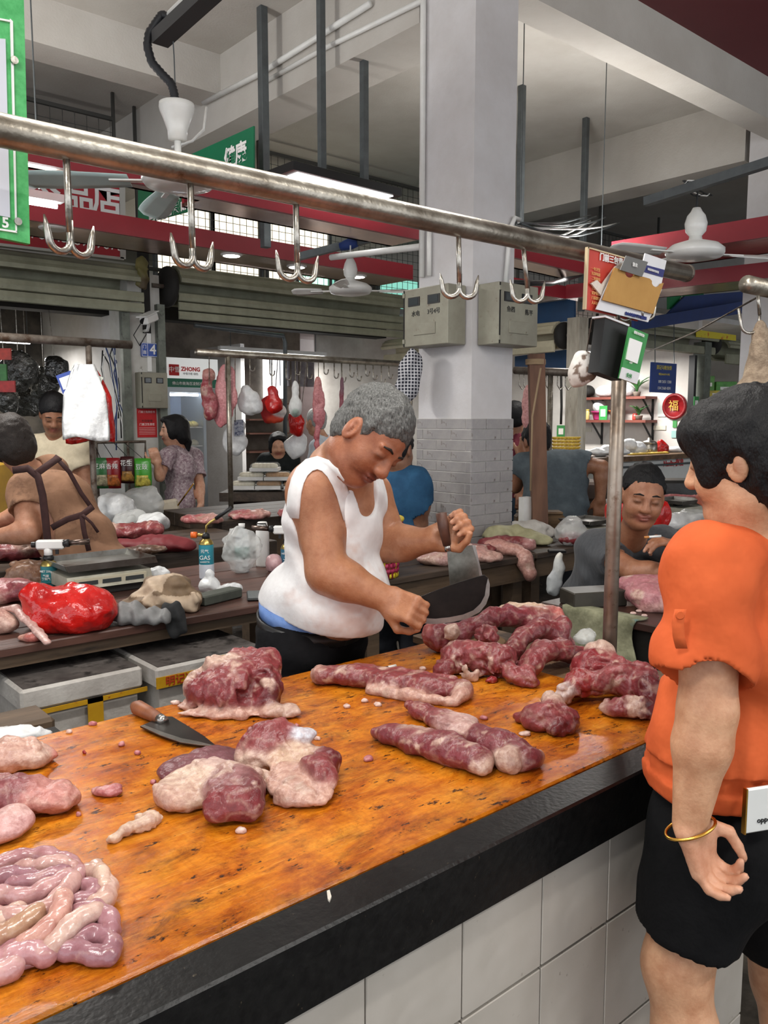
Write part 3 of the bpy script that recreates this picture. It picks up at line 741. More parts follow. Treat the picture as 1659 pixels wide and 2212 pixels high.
# ------------------------------------------------------------------ green board top left
m_green = mat('green_board', (58, 160, 84), (84, 186, 108), 60, .5)
YG = 1.42
t = thing('green_sign_board', onY(-40, 525, YG), 'speckled green sign board with white panel hung behind the rail', 'sign')
quad('board', [(-400, -90), (50, -60), (65, 527), (-400, 430)], YG, .012, m_green, t)
quad('white_panel', [(-300, 60), (12, 84), (22, 470), (-300, 405)], YG-.003, .004, mat('panel_white', (214, 216, 226), (206, 208, 218), 4, .4), t)
for pl_ in ([(22, 40), (28, 46), (37, 500), (34, 503)], [(-100, 478), (37, 499), (37, 503), (-100, 482)], [(-100, 20), (26, 44), (26, 48), (-100, 24)]): quad('border_line', pl_, YG-.003, .003, m_wtxt, t)
for px, py in ((30, 131), (38, 479)):
    p = onY(px, py, YG-.004); MB().lathe(p, [(.006, 0), (.006, .004)], 12, AX, UP, -AY).build('rivet', m_hook, t)
text('15', onY(4, 481, YG-.004), AX, UP, .022, m_wtxt, t, bold=.0006)
# ------------------------------------------------------------------ red sign with big letters behind the bands
YR = 6.78
t = thing('red_shop_sign', onY(160, 552, YR), 'long red shop sign with white lettering and phone number above the shutter', 'sign')
m_sign = mat('sign_red', (160, 30, 44), (150, 26, 40), 3, .5)
quad('board', [(-300, 285), (266, 352), (268, 556), (-300, 490)], YR, .05, m_sign, t)
quad('frame_edge', [(258, 351), (270, 352), (272, 560), (260, 558)], YR-.01, .07, mat('alu_frame', (170, 170, 166), rough=.4, metal=.6), t)
quad('frame_edge', [(-300, 490), (268, 556), (268, 562), (-300, 496)], YR-.01, .07, _M['alu_frame'], t)
for s, px, py in (('今', 96, 424), ('品', 170, 430), ('店', 232, 436)): text(s, onY(px, py, YR-.004), AX, UP, S(64, 7.1), mat('grey_white_letter', (214, 214, 214), rough=.5), t, bold=.006)
text('076545', onY(98, 508, YR-.004), AX, UP, S(30, 7.1), m_wtxt, t); text('2', onY(150, 517, YR-.004), AX, UP, S(30, 7.1), m_wtxt, t); text('18999673', onY(206, 525, YR-.004), AX, UP, S(30, 7.1), m_wtxt, t)
# ------------------------------------------------------------------ green banner
XB = 2.95
t = thing('green_banner', onX(440, 480, XB), 'dark green banner with white lettering hung beside the grey hanger post', 'banner')
m_ban = mat('banner_green', (16, 116, 78), (12, 104, 70), 3, .5)
quad('cloth', [(548, 272), (298, 385), (298, 486), (548, 420)], XB, .01, m_ban, t, 'X')
dX = -AY
text('健康', onX(508, 338, XB-.004), dX, UP, S(48, 5.3), m_wtxt, t, bold=.004); text('为民', onX(425, 385, XB-.004), dX, UP, S(46, 5.5), m_wtxt, t, bold=.004)
text('售安全食品', onX(362, 452, XB-.004), dX, UP, S(42, 5.7), m_wtxt, t, bold=.004)
# ------------------------------------------------------------------ ceiling fans
m_fan = mat('fan_white', (236, 236, 232), (226, 226, 222), 6, .3, coat=.3)
m_blade = mat('fan_blade', (176, 198, 196), (166, 188, 188), 6, .4)
def fan(hub, top, r_cup, blades, L_, wd, label, style, mb=m_blade):
    t = thing('ceiling_fan', hub, label, 'fan', 'ceiling fans')
    hub = Vector(hub)
    if style == 'cup':
        c = Vector((hub.x, hub.y, top))
        MB().lathe(c, [(r_cup*.35, 0), (r_cup*.98, -.004), (r_cup, -.02), (r_cup*.95, -.035), (r_cup*.75, -.07), (r_cup*.56, -.11), (r_cup*.52, -.145), (r_cup*.3, -.15)], 24).build('canopy_cup', m_fan, t, True)
        z0 = top-.14
    else:
        c = Vector((hub.x, hub.y, top))
        MB().lathe(c, [(.02, .03), (.03, .01), (r_cup*.8, -.01), (r_cup, -.05), (r_cup*.9, -.09), (r_cup*.45, -.12), (r_cup*.3, -.13)], 20).build('canopy_cup', m_fan, t, True)
        z0 = top-.12
    MB().tube([(hub.x, hub.y, z0), (hub.x, hub.y, hub.z+.03)], .014, 10).build('down_rod', m_fan, t, True)
    MB().lathe(hub, [(.03, .1), (.035, .07), (.12, .045), (.15, .02), (.15, 0), (.135, -.02), (.08, -.03), (.05, -.035)], 26).build('motor', m_fan, t, True)
    for a in blades:
        d = Vector((math.cos(a), math.sin(a), 0)); w = UP.cross(d)
        br = MB().obox(hub+d*.2+UP*.0, (.08, .018, .003), d, w).build('blade_iron', m_fan, t)
        n = 9; top_, bot_ = [], []
        for i in range(n):
            u = i/(n-1); x = .2+(L_-.2)*u; ww = wd*(.6+.5*u-.35*u**4)*(1 if u < .97 else .5)
            top_.append(hub+d*x+w*ww+UP*(.02*ww/wd)); bot_.append(hub+d*x-w*ww-UP*(.02*ww/wd))
        g = [[bot_[i].lerp(top_[i], j/4) for j in range(5)] for i in range(n)]
        MB().sheet(g, .004).build('blade', mb, t, True)
    return t
D1 = 3.55
hb = onD(386, 392, D1); cu = onD(386, 222, D1)
fan(hb, cu.z, .072, (THETA+1.62, THETA-1.0, THETA+.45), .66, .075, 'large ceiling fan with pale blades hung from a corrugated black hose', 'cup')
hb2 = onD(757, 628, 5.9); cu2 = onD(757, 566, 5.9)
f2 = fan(hb2, cu2.z, .05, (THETA+1.4, THETA-1.5, THETA+3.0), .42, .05, 'small white ceiling fan in front of the lower red band', 'bulb', m_fan)
hb3 = onD(1501, 548, 4.5); cu3 = onD(1503, 462, 4.5)
fan(hb3, cu3.z, .058, (THETA-1.35, THETA+1.9, THETA+.3), .52, .055, 'white ceiling fan hung from a grey bar in front of the upper right red band', 'bulb', m_fan)
# fan suspension: tray, hose, wires
a, b = onD(345, 85, D1), onD(470, -30, D1-.35)
d = (b-a).normalized()
tag(MB().obox((a+b)/2+d*.1, ((b-a).length/2+.1, .035, .025), d).build('steel_channel', m_dark if False else mat('dark_channel', (64, 64, 66), rough=.5, metal=.4)), 'dark steel channel on the ceiling holding the large fan', 'channel')
tag(MB().tube([onD(372, 34, D1-.02), onD(470, -60, D1-.35)], .024, 12).build('pvc_pipe', m_white, None, True), 'white plastic pipe end along the dark steel channel', 'pipe')
hp = [onD(*q, D1) for q in ((374, 40), (350, 32), (338, 48), (322, 72), (318, 100), (328, 135), (350, 160), (370, 180), (376, 200), (378, 220))]
hs = []
for i in range(len(hp)-1):
    for j in range(6): hs.append(hp[i].lerp(hp[i+1], j/6))
hs.append(hp[-1])
tag(MB().tube(hs, [.0185 if i % 2 else .0155 for i in range(len(hs))], 12).build('corrugated_hose', mat('hose_black', (26, 27, 32), rough=.5), None, True), 'black corrugated hose looping down to the large fan', 'hose')
tag(MB().tube([onD(371, 48, D1-.03), onD(376, 120, D1-.03), onD(378, 178, D1-.03)], .0025, 6).build('hanging_wire', m_greysteel), 'thin wire beside the black corrugated hose', 'wire')
tag(MB().tube([onD(446, 232, 3.9), onD(440, 280, 3.85), onD(415, 305, 3.8), onD(372, 318, 3.7)], .006, 8).build('white_cable', m_white, None, True), 'loose white cable curling beside the fan cup', 'cable')
# grey bars of the other fans
a, b = onD(1395, 436, 4.62), onD(1680, 345, 4.05); d = (b-a).normalized(); tag(MB().obox((a+b)/2, ((b-a).length/2, .022, .022), d).build('grey_bar', m_greysteel), 'grey square bar carrying the white fan at the right', 'bar')
tag(MB().tube([Vector((hb3.x, hb3.y, onD(1503, 392, 4.5).z)), Vector((hb3.x, hb3.y, cu3.z+.02))], .006, 6).build('hook_rod', m_black), 'black hook and cable tying the white fan to its grey bar', 'hook')
for i in range(3):
    q = [Vector((hb3.x, hb3.y, cu3.z+.13))+RT*(.05*math.cos(u+i*.7)*(1+.3*i))+UP*(.04*math.sin(u)) for u in np.linspace(0, 5.5, 10)]
    tag(MB().tube(q, .004, 6).build('cable_tie', m_white if i == 1 else m_black, None, True), ['black cable loop knotted around the grey fan bar', 'white cable loop knotted around the grey fan bar', 'wide black cable loop sticking out from the grey fan bar'][i], 'cable')
a, b = onD(640, 556, 6.1), onD(842, 505, 5.95); d = (b-a).normalized(); tag(MB().obox((a+b)/2, ((b-a).length/2, .02, .025), d).build('grey_bar', m_greysteel), 'grey bar with blue tie carrying the small white fan', 'bar')
tag(MB().tube([onD(735, 533, 6.03), onD(757, 527, 6.01), onD(772, 523, 6.0)], [.03, .04, .03], 10).build('blue_tie', mat('blue_rope', (40, 64, 130), rough=.7), None, True), 'blue rope tied around the grey fan bar', 'rope')
tag(MB().tube([onD(757, 530, 5.88), onD(757, 566, 5.9)], .005, 6).build('hanging_wire', m_white), 'short white wire hanging the small fan', 'wire')
pipe('conduit', [onD(715, 556, 5.5), onD(908, 533, 5.0)], .02, m_white, 'white conduit running from the small fan to the column', 'conduit')
pipe('black_conduit', [Vector((3.7, 3.4, onY(1118, 622, 3.4).z)), onY(1190, 612, 3.7), onD(1266, 590, zD(1266, 255, 4.28))], .02, m_black, 'black conduit running from the column to the grey hanger post', 'conduit')
# ------------------------------------------------------------------ wire mesh above the shops and lit upper windows
def wire_mesh(px, Y, step, label, pl='Y', th=.004):
    fn = onY if pl == 'Y' else onX
    P = [fn(x, y, Y) for x, y in px]; a, b, c, d = P       # tl, tr, br, bl
    u = AX if pl == 'Y' else AY
    U = [p.dot(u) for p in P]; u0, u1 = min(U), max(U); z0, z1 = min(p.z for p in P), max(p.z for p in P)
    mb = MB(); Yp = Vector((0, Y, 0)) if pl == 'Y' else Vector((Y, 0, 0))
    n = int((u1-u0)/step)
    for i in range(n+1): mb.obox(Yp+u*(u0+i*step)+UP*((z0+z1)/2), (th/2, th/2, (z1-z0)/2))
    for i in range(int((z1-z0)/step)+1): mb.obox(Yp+u*((u0+u1)/2)+UP*(z0+i*step), ((u1-u0)/2, th/2, th/2), u)
    for q in (u0, u1): mb.obox(Yp+u*q+UP*((z0+4.28)/2), (.012, .012, (4.28-z0)/2))
    for q in (z0, z1): mb.obox(Yp+u*((u0+u1)/2)+UP*q, ((u1-u0)/2, .015, .015), u)
    return tag(mb.build('wire_mesh_panel', m_mesh), label, 'wire mesh', 'wire mesh panels above the shops')
wire_mesh([(300, 440), (560, 470), (560, 610), (300, 560)], 7.22, .075, 'wire mesh panel above the shutters behind the green banner')
wire_mesh([(575, 335), (908, 410), (908, 660), (575, 610)], 7.23, .08, 'large wire mesh panel above the long shutter beside the column')
wire_mesh([(55, 212), (245, 268), (245, 330), (55, 300)], 7.04, .1, 'wire mesh panel high above the red shop sign')
wire_mesh([(1120, 500), (1290, 545), (1290, 690), (1120, 680)], 5.6, .085, 'wire mesh panel behind the grey post right of the column')
wire_mesh([(1300, 500), (1420, 540), (1420, 560), (1300, 545)], 6.4, .08, 'wire mesh panel over the right-hand shops')
m_lit = mat('daylit_pane', (236, 226, 204), emit=(255, 244, 222), estr=.85)
m_litg = mat('daylit_green_pane', (130, 210, 190), emit=(150, 225, 205), estr=.55)
for i, (x0, x1, y0, y1, m, lb) in enumerate(((335, 455, 455, 600, m_lit, 'first daylit upper window pane behind the mesh'), (460, 560, 470, 610, m_lit, 'second daylit upper window pane behind the mesh'), (575, 710, 480, 620, m_lit, 'wide daylit upper window pane behind the mesh'), (640, 725, 600, 640, m_litg, 'green tinted daylit pane behind the mesh'), (815, 905, 610, 660, m_litg, 'second green tinted daylit pane near the column'))):
    a, b = onY(x0, y1, 7.6), onY(x1, y0, 7.6)
    o = MB().box((a.x, 7.6, a.z), (b.x, 7.63, b.z)).build('window_%d' % (i+1), m); struct(o, lb)
    MB().box((a.x-.02, 7.57, a.z), (a.x+.02, 7.6, b.z)).build('mullion', m_greysteel, o); MB().box((b.x-.02, 7.57, a.z), (b.x+.02, 7.6, b.z)).build('mullion', m_greysteel, o)
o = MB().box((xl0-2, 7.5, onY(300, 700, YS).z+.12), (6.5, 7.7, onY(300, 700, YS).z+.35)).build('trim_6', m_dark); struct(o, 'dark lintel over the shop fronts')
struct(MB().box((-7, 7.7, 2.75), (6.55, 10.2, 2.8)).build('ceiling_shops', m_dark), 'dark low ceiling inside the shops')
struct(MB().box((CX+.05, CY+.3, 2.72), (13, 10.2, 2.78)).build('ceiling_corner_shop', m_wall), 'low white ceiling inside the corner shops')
# ------------------------------------------------------------------ people
def tp(c, R, p, s=1.): return np.array(c, np.float32)+R@(np.array(p, np.float32)*s)
def head(sd, c, R, s=1., skin=(196, 146, 114), lip=(150, 88, 76), dark=(46, 34, 30), mouth=0., nose=1.):
    T = lambda *p: tp(c, R, p, s)
    E = lambda p, r, k=.02, col=None, op=0: sd.ell(T(*p), tuple(q*s for q in r), R, k*s, col or skin, op)
    E((-.012, 0, .036), (.098, .077, .086)); E((.018, 0, -.02), (.074, .067, .098), .03)
    E((.048, 0, -.094), (.036, .036, .025), .035); E((.0, 0, -.075), (.06, .058, .04), .03)
    for y in (-1, 1):
        E((.056, y*.038, -.034), (.03, .027, .03), .025)
        E((.098, y*.031, .0), (.017, .02, .012), .014, None, 1)
        E((.0785, y*.031, .001), (.015, .018, .012), .006)                       # lids
        E((.0875, y*.033, -.0015), (.0075, .0135, .0028), .002, dark)           # eye slit
        sd.cap(T(.088, y*.012, .021), T(.082, y*.048, .022), .009*s, .006*s, .012*s, skin)
        E((.097, y*.014, -.033), (.011, .009, .008), .008)
        E((-.004, y*.079, -.004), (.021, .010, .035), .008); E((.003, y*.092, -.001), (.0125, .0125, .025), .003, None, 1); E((-.004, y*.085, -.006), (.007, .005, .014), .004, (150, 96, 76))
    sd.cap(T(.092, 0, .008), T(.106, 0, -.03), .0095*s, .014*s*nose, .014*s, skin)
    E((.0885, 0, -.058), (.013, .024, .006), .006, lip); E((.086, 0, -.069), (.014, .021, .007), .006, lip)
    E((.1, 0, -.0635), (.016, .026, .0022+mouth), .003, dark, 1)
    E((.082, 0, -.064), (.012, .023, .0026), .002, (84, 46, 42))
def hand(sd, w, xd, zd, side, curl=(.4, .5, .3), s=1., skin=(196, 146, 114), spread=.0, thumb=(.9, .5, .2), k=.006, nail=(222, 178, 156)):
    """wrist w, xd = to the fingers, zd = back of the hand, side=+1 when the thumb lies towards zd x xd"""
    x = Vector(xd).normalized(); z = Vector(zd); z = (z-x*z.dot(x)).normalized(); y = z.cross(x)*side; w = Vector(w)
    R = np.array([[x[i], y[i], z[i]] for i in range(3)], np.float32)
    sd.box(w+x*(.048*s), (.05*s, .04*s, .0135*s), .0125*s, R, .02*s, skin)
    sd.ell(w+x*(.035*s)+y*(.026*s)-z*(.008*s), (.034*s, .018*s, .016*s), R, .015*s, skin)
    for i, (yo, L_) in enumerate(((.030, .076), (.0105, .084), (-.0095, .078), (-.0285, .062))):
        p = w+x*(.09*s)+y*(yo*s)-z*.001; a = 0.; dirn = (x+y*(spread*(1.5-i))).normalized()
        cl = curl[i] if isinstance(curl[0], (tuple, list)) else curl
        r = (.0102, .0094, .0086, .0076) if i < 3 else (.0092, .0084, .0076, .0068)
        for j, fr in enumerate((.44, .31, .25)):
            a += cl[j]; dv = dirn*math.cos(a)-z*math.sin(a); q = p+dv*(L_*fr*s)
            sd.cap(p, q, r[j]*s, r[j+1]*s, k*s, skin); 
            if j == 2:
                up = z*math.cos(a)+dirn*math.sin(a); Rn = np.array([[dv[m], y[m], up[m]] for m in range(3)], np.float32)
                sd.ell(q-dv*.002*s+up*(.0048*s), (.0062*s, .0052*s, .0028*s), Rn, .001, nail)
            p = q
    b = w+x*(.022*s)+y*(.036*s)-z*(.008*s); t1, t2, t3 = thumb
    d1 = (x*.75+y*.6-z*t3).normalized(); q = b+d1*(.042*s); d2 = (x*math.cos(t1)+y*(.6-t2)-z*math.sin(t1)*.9).normalized(); q2 = q+d2*(.034*s); d3 = (d2-y*t2*.5).normalized(); q3 = q2+d3*(.025*s)
    sd.cap(b, q, .0145*s, .0115*s, .012*s, skin); sd.cap(q, q2, .0112*s, .0098*s, .005*s, skin); sd.cap(q2, q3, .0098*s, .0078*s, .004*s, skin)
    return R
m_skin = mat('skin', (255, 255, 255), (228, 214, 206), 26, .46, vcol=True, bump=.0009, bscale=160, sss=.12, spec=.45)
def hairmat(n, c1, c2): return mat('hair_'+n, c1, c2, 210, .55, bump=.003, bscale=260, stretch=(1, 1, .4), spec=.25, ramp=(.3, .7))
m_hb = hairmat('black', (12, 12, 13), (24, 23, 25)); m_hbr = hairmat('dark_brown', (30, 25, 22), (48, 40, 36)); m_hg = hairmat('grey', (44, 44, 42), (118, 118, 116)); m_hw = hairmat('white', (120, 120, 118), (190, 190, 188))
def hair_short(c, R, s, m, t, h, top=.012, line=.0, fringe=0., low=0., name='hair'):
    sd = SDF(); T = lambda *p: tp(c, R, p, s)
    sd.ell(T(-.022, 0, .047), tuple(q*s for q in (.1+top, .079+top*.75, .087+top)), R, .01)
    sd.ell(T(-.045, 0, -.01), tuple(q*s for q in (.062+top*.6, .072+top*.5, .075)), R, .02)
    for y in (-1, 1): sd.ell(T(.022, y*.07, .028), tuple(q*s for q in (.02, .0115, .042)), R, .015)
    if fringe: sd.ell(T(.06, 0, .075), tuple(q*s for q in (.045, .065, .03+fringe)), R, .02)
    n0 = R@np.array((.66, 0, -.75), np.float32); sd.plane(T(.085+line, 0, .06-low), Vector(n0))
    for y in (-1, 1): sd.ell(T(.004, y*.092, -.012), tuple(q*s for q in (.03, .024, .042)), R, .008, None, 1)
    sd.ell(T(.1, 0, -.02), tuple(q*s for q in (.065, .09, .082)), R, .01, None, 1)
    sd.disp = lambda P: .0035*vnoise(P, 60, 3)+.003*vnoise(P, 130, 4)
    return sdf_obj(name, sd, h, m, t, vcol=False, pad=.008)
def hair_bob(c, R, s, m, t, h, length=.13, vol=.02, tail=None):
    sd = SDF(); T = lambda *p: tp(c, R, p, s)
    sd.ell(T(-.016, 0, .04), tuple(q*s for q in (.104+vol, .084+vol, .088+vol)), R, .02)
    sd.ell(T(-.04, 0, -.03), tuple(q*s for q in (.078+vol, .082+vol*.9, length)), R, .03)
    for y in (-1, 1): sd.ell(T(.03, y*(.066+vol*.4), -.0), tuple(q*s for q in (.04, .024+vol*.4, .075)), R, .02)
    sd.ell(T(.055, 0, .085), tuple(q*s for q in (.05, .07, .03)), R, .02)
    sd.ell(T(.118, 0, -.035), tuple(q*s for q in (.085, .075, .115)), R, .012, None, 1)
    sd.ell(T(.03, 0, -.15), tuple(q*s for q in (.06, .055, .06)), R, .02, None, 1)
    if tail: sd.chain(tail[0], tail[1], .02)
    sd.disp = lambda P: .004*vnoise(P, 45, 3)+.003*vnoise(P, 110, 4)
    return sdf_obj('hair', sd, h, m, t, vcol=False, pad=.01)
def limb(sd, a, b, c, ra, rb, rc, rd, skin, k=.02):
    """upper + lower limb with a belly on the upper forearm/calf"""
    a, b, c = Vector(a), Vector(b), Vector(c)
    sd.cap(a, b, ra, rb, k, skin); m = b.lerp(c, .3); sd.cap(b, m, rb*.98, rc, k, skin); sd.cap(m, c, rc, rd, k, skin)
def torso(sd, J, R, B, k=.05, inf=0., skin=None):
    """pelvis, belly, chest and shoulders; B = (hip d,w) (belly d,w) (chest d,w), shoulder radius"""
    pel, ch, nk = Vector(J['pel']), Vector(J['chest']), Vector(J['neck'])
    bl = pel.lerp(ch, .45)+Vector([float(q) for q in R[:, 0]])*J.get('belly', 0.)
    sd.ell(pel, (B[0][0]+inf, B[0][1]+inf, .13+inf), R, k, skin); sd.ell(bl, (B[1][0]+inf, B[1][1]+inf, .16+inf), R, k, skin)
    sd.ell(ch, (B[2][0]+inf, B[2][1]+inf, .17+inf), R, k, skin)
    r = B[3]
    for s in ('sL', 'sR'):
        q = Vector(J[s]); sd.cap(q, Vector(J['neck']).lerp(q, .35)-UP*.02, r+inf, r*.95+inf, .05, skin)
def add_neck(sd, J, r, skin): sd.cap(Vector(J['neck'])-UP*.03, Vector(J['head'])-UP*.05*J.get('hs', 1), r*1.1, r, .03, skin)
m_cloth = {}
def cloth(n, c1, c2, sc=14, bump=.004, bs=26, rough=.85, **kw):
    return mat('cloth_'+n, c1, c2, sc, rough, bump=bump, bscale=bs, spec=.2, **kw)
def folds(amp, dirn, fr, seed=1, n=.004):
    dv = np.array(Vector(dirn).normalized(), np.float32)
    return lambda P: amp*np.sin((P@dv)*fr+4*vnoise(P, 7, seed))*(.5+.5*vnoise(P, 6, seed+3))+n*vnoise(P, 18, seed+1)
def Pd(x, y, D): return onD(x, y, D)
def face_R(fw, up=UP): return rotm(fw, up)
def CV(r, f, u=0.): return RT*r+FW*f+UP*u
def far_person(label, J, D, hf, tf, skin, shirtm, pantm, hairf, h, B, arm=(.05, .042, .042, .028), sleeve=.6, hs=1., hands=None, legs=True, inf=.012, hup=UP, shirt_len=.16, cat='person', loc=None, folds_=None, leg=(.09, .062, .055, .04), under=None):
    """J gives joints in world space; legs go straight down when not given"""
    base = Vector((J['pel'].x, J['pel'].y, 0)); t = thing('person', base, label, 'person')
    R = face_R(tf); Rh = face_R(hf, hup); sd = SDF(); J['hs'] = hs
    torso(sd, J, R, B, skin=skin); add_neck(sd, J, .058, skin); head(sd, J['head'], Rh, hs, skin)
    for s, sg in (('L', 1), ('R', -1)):
        limb(sd, J['s'+s], J['e'+s], J['w'+s], *arm, skin)
        dirn = (Vector(J['w'+s])-Vector(J['e'+s])).normalized()
        hv = (hands or {}).get(s, (dirn, -Vector([float(q) for q in R[:, 0]]) if abs(dirn.z) > .5 else UP, (.45, .5, .35)))
        hand(sd, J['w'+s], hv[0], hv[1], sg if len(hv) < 4 else hv[3], hv[2], hs, skin)
    if legs:
        l = Vector([float(q) for q in R[:, 1]])
        for s, sg in (('L', 1), ('R', -1)):
            hp = Vector(J['pel'])+l*(.09*sg)-UP*.04; kn = J.get('k'+s, Vector((hp.x, hp.y, .48))); an = J.get('a'+s, Vector((kn.x, kn.y, .08)))
            limb(sd, hp, kn, an, *leg, skin); sd.cap(an-UP*.04, an-UP*.045+Vector([float(q) for q in R[:, 0]])*.14, .035, .03, .02, (40, 36, 34))
            J['k'+s], J['a'+s], J['h'+s] = kn, an, hp
    sdf_obj('body', sd, h, m_skin, t, skin)
    # shirt
    sc = SDF(); torso(sc, J, R, B, inf=inf)
    for s in ('L', 'R'):
        a, b = Vector(J['s'+s]), Vector(J['e'+s]); e = a.lerp(b, sleeve); sc.cap(a, e, arm[0]+inf+.006, arm[1]*1.05+inf+.014, .04)
        if sleeve > 1: sc.cap(b, Vector(J['w'+s]), arm[1]+inf, arm[3]+inf, .03)
        elif sleeve > .1:
            d = (b-a).normalized(); sc.cap(e+d*.03, e+d*.1, arm[1]+inf+.05, None, .004, None, 1)
    sc.cap(Vector(J['neck'])+UP*.0, Vector(J['head'])-UP*.06*hs, .062, .05, .012, None, 1)
    sc.plane(Vector(J['pel'])-UP*shirt_len, -UP)
    sc.disp = folds_ or folds(.005, (.3, .2, 1), 45)
    sdf_obj('shirt', sc, h, shirtm, t, vcol=False, pad=.012)
    if legs and pantm is not None:
        sp = SDF(); sp.ell(J['pel'], (B[0][0]+.014, B[0][1]+.014, .14), R, .04)
        for s in ('L', 'R'): sp.cap(J['h'+s], J['k'+s], leg[0]+.018, leg[1]+.024, .05); sp.cap(J['k'+s], J['a'+s], leg[1]+.024, leg[3]+.035, .04)
        sp.plane(Vector(J['pel'])+UP*.06, UP); sp.disp = folds(.004, (0, 0, 1), 50, 4)
        sdf_obj('trousers', sp, h, pantm, t, vcol=False, pad=.012)
    hairf(J['head'], Rh, hs, t)
    if D < 7:
        for y in (-1, 1): MB().tube([tp(J['head'], Rh, q, hs) for q in ((.0945, y*.014, .024), (.094, y*.032, .029), (.083, y*.052, .023))], [.0025, .004, .002], 6).build('eyebrow', m_hb, t, True)
    return t, R, Rh
# ================================================================== the butcher
SK = (172, 120, 88)
t = thing('person', Vector((onD(670, 1340, 2.55).x, onD(670, 1340, 2.55).y, 0)), 'butcher in a blood-stained white tank top chopping with two cleavers', 'person')
BUT = t
bf = CV(.85, -.52); bl_ = UP.cross(bf)
J = dict(pel=Pd(674, 1372, 2.55), chest=Pd(722, 1120, 2.50), neck=Pd(742, 1000, 2.46), head=Pd(798, 947, 2.33), belly=.05,
         sR=Pd(682, 1062, 2.40), eR=Pd(706, 1236, 2.33), wR=Pd(838, 1296, 2.30), sL=Pd(800, 1066, 2.62), eL=Pd(846, 1176, 2.55), wL=Pd(938, 1166, 2.46))
R = face_R(bf+UP*.0); Rt = face_R(bf-UP*.12, UP+bf*.12)
hf = CV(.50, -.58, -.60); hup = CV(.56, .02, .78); Rh = face_R(hf, hup)
BB = ((.135, .172), (.152, .172), (.132, .168), .062)
sd = SDF(); torso(sd, J, Rt, BB, skin=SK); sd.cap(Vector(J['neck'])-UP*.05-bf*.02, Vector(J['head'])-UP*.035-bf*.045, .082, .066, .04, SK)
head(sd, J['head'], Rh, 1.08, (164, 106, 78), (132, 76, 62), nose=1.15)
for a, b in ((.03, -.05), (.05, -.052)): pass
# neck folds and nape
sd.cap(Vector(J['neck'])-bf*.06, Vector(J['head'])-bf*.07-UP*.02, .05, .05, .04, SK)
limb(sd, J['sR'], J['eR'], J['wR'], .074, .058, .056, .036, SK, .025); limb(sd, J['sL'], J['eL'], J['wL'], .066, .052, .052, .035, SK, .025)
sd.ell(Vector(J['sR'])+UP*.0, (.075, .075, .085), None, .05, SK)
# right fist: knuckles to the right and towards us, gripping a handle that points right
gR = CV(.93, -.1, .22).normalized()
xR = (CV(.62, -.55, -.12)).normalized()
hand(sd, Vector(J['wR'])+xR*.0, xR, CV(-.35, -.8, .5), -1, (1.15, 1.35, .9), 1.06, SK, thumb=(1.0, .9, .5))
# left fist around an upright handle
xL = CV(.75, -.1, .45).normalized()
hand(sd, J['wL'], xL, CV(.45, .85, -.1), 1, (1.0, 1.35, 1.0), 1.06, SK, thumb=(.5, .75, .35))
l = Vector([float(q) for q in R[:, 1]])
for sg in (1, -1):
    hp = Vector(J['pel'])+l*(.095*sg)-UP*.05; kn = Vector((hp.x, hp.y, .48)); an = Vector((hp.x, hp.y, .08)); limb(sd, hp, kn, an, .1, .065, .06, .042, SK)
    sd.cap(an-UP*.04, an-UP*.045+bf*.15, .036, .03, .02, (40, 36, 34))
def butcher_col(V, c):
    n = vnoise(V.astype(np.float32), 40, 2)[:, None]; return np.clip(c*(1+.06*n), 0, 1)
sdf_obj('body', sd, .0048, m_skin, t, SK, butcher_col)
# grey cropped hair
hair_short(J['head'], Rh, 1.08, m_hg, t, .005, top=.009, line=.012, low=-.004)
eb = MB()
for y in (-1, 1):
    MB().tube([tp(J['head'], Rh, (.096, y*.014, .024), 1.08), tp(J['head'], Rh, (.096, y*.03, .029), 1.08), tp(J['head'], Rh, (.086, y*.05, .024), 1.08)], [.003, .0042, .002], 6).build('eyebrow', m_hbr, t, True)
# tank top
sc = SDF(); torso(sc, J, Rt, BB, inf=.011)
sc.ell(Vector(J['pel']).lerp(Vector(J['chest']), .3)+bf*.055, (.16, .17, .15), Rt, .05); sc.ell(Vector(J['pel'])+UP*.12-bf*.008, (.136, .17, .12), R, .05)
for s, e, rr in (('R', 'eR', .088), ('L', 'eL', .078)):
    a, b = Vector(J['s'+s]), Vector(J[e]); out = bl_*(1 if s == 'L' else -1)
    sc.cap(a+out*.05+UP*.07+bf*.035, a.lerp(b, .42)+out*.035+bf*.02, rr, rr*.86, .012, None, 1)
sc.ell(Vector(J['neck'])+bf*.085-UP*.03, (.085, .062, .125), Rt, .012, None, 1)
sc.ell(Vector(J['neck'])-bf*.07+UP*.06, (.06, .07, .05), Rt, .012, None, 1)
sc.cap(Vector(J['neck'])+UP*.02, J['head'], .084, .07, .01, None, 1)
hp0 = Vector(J['pel']); hemn = Vector((0, 0, -1))-bf*.28
sc.plane(hp0+UP*.10-bf*.02, hemn)
sc.disp = lambda P: folds(.01, CV(.45, 0, 1), 46, 3, .003)(P)*np.clip(1.5-(P[:, 2]-.95)*2.2, .3, 1)
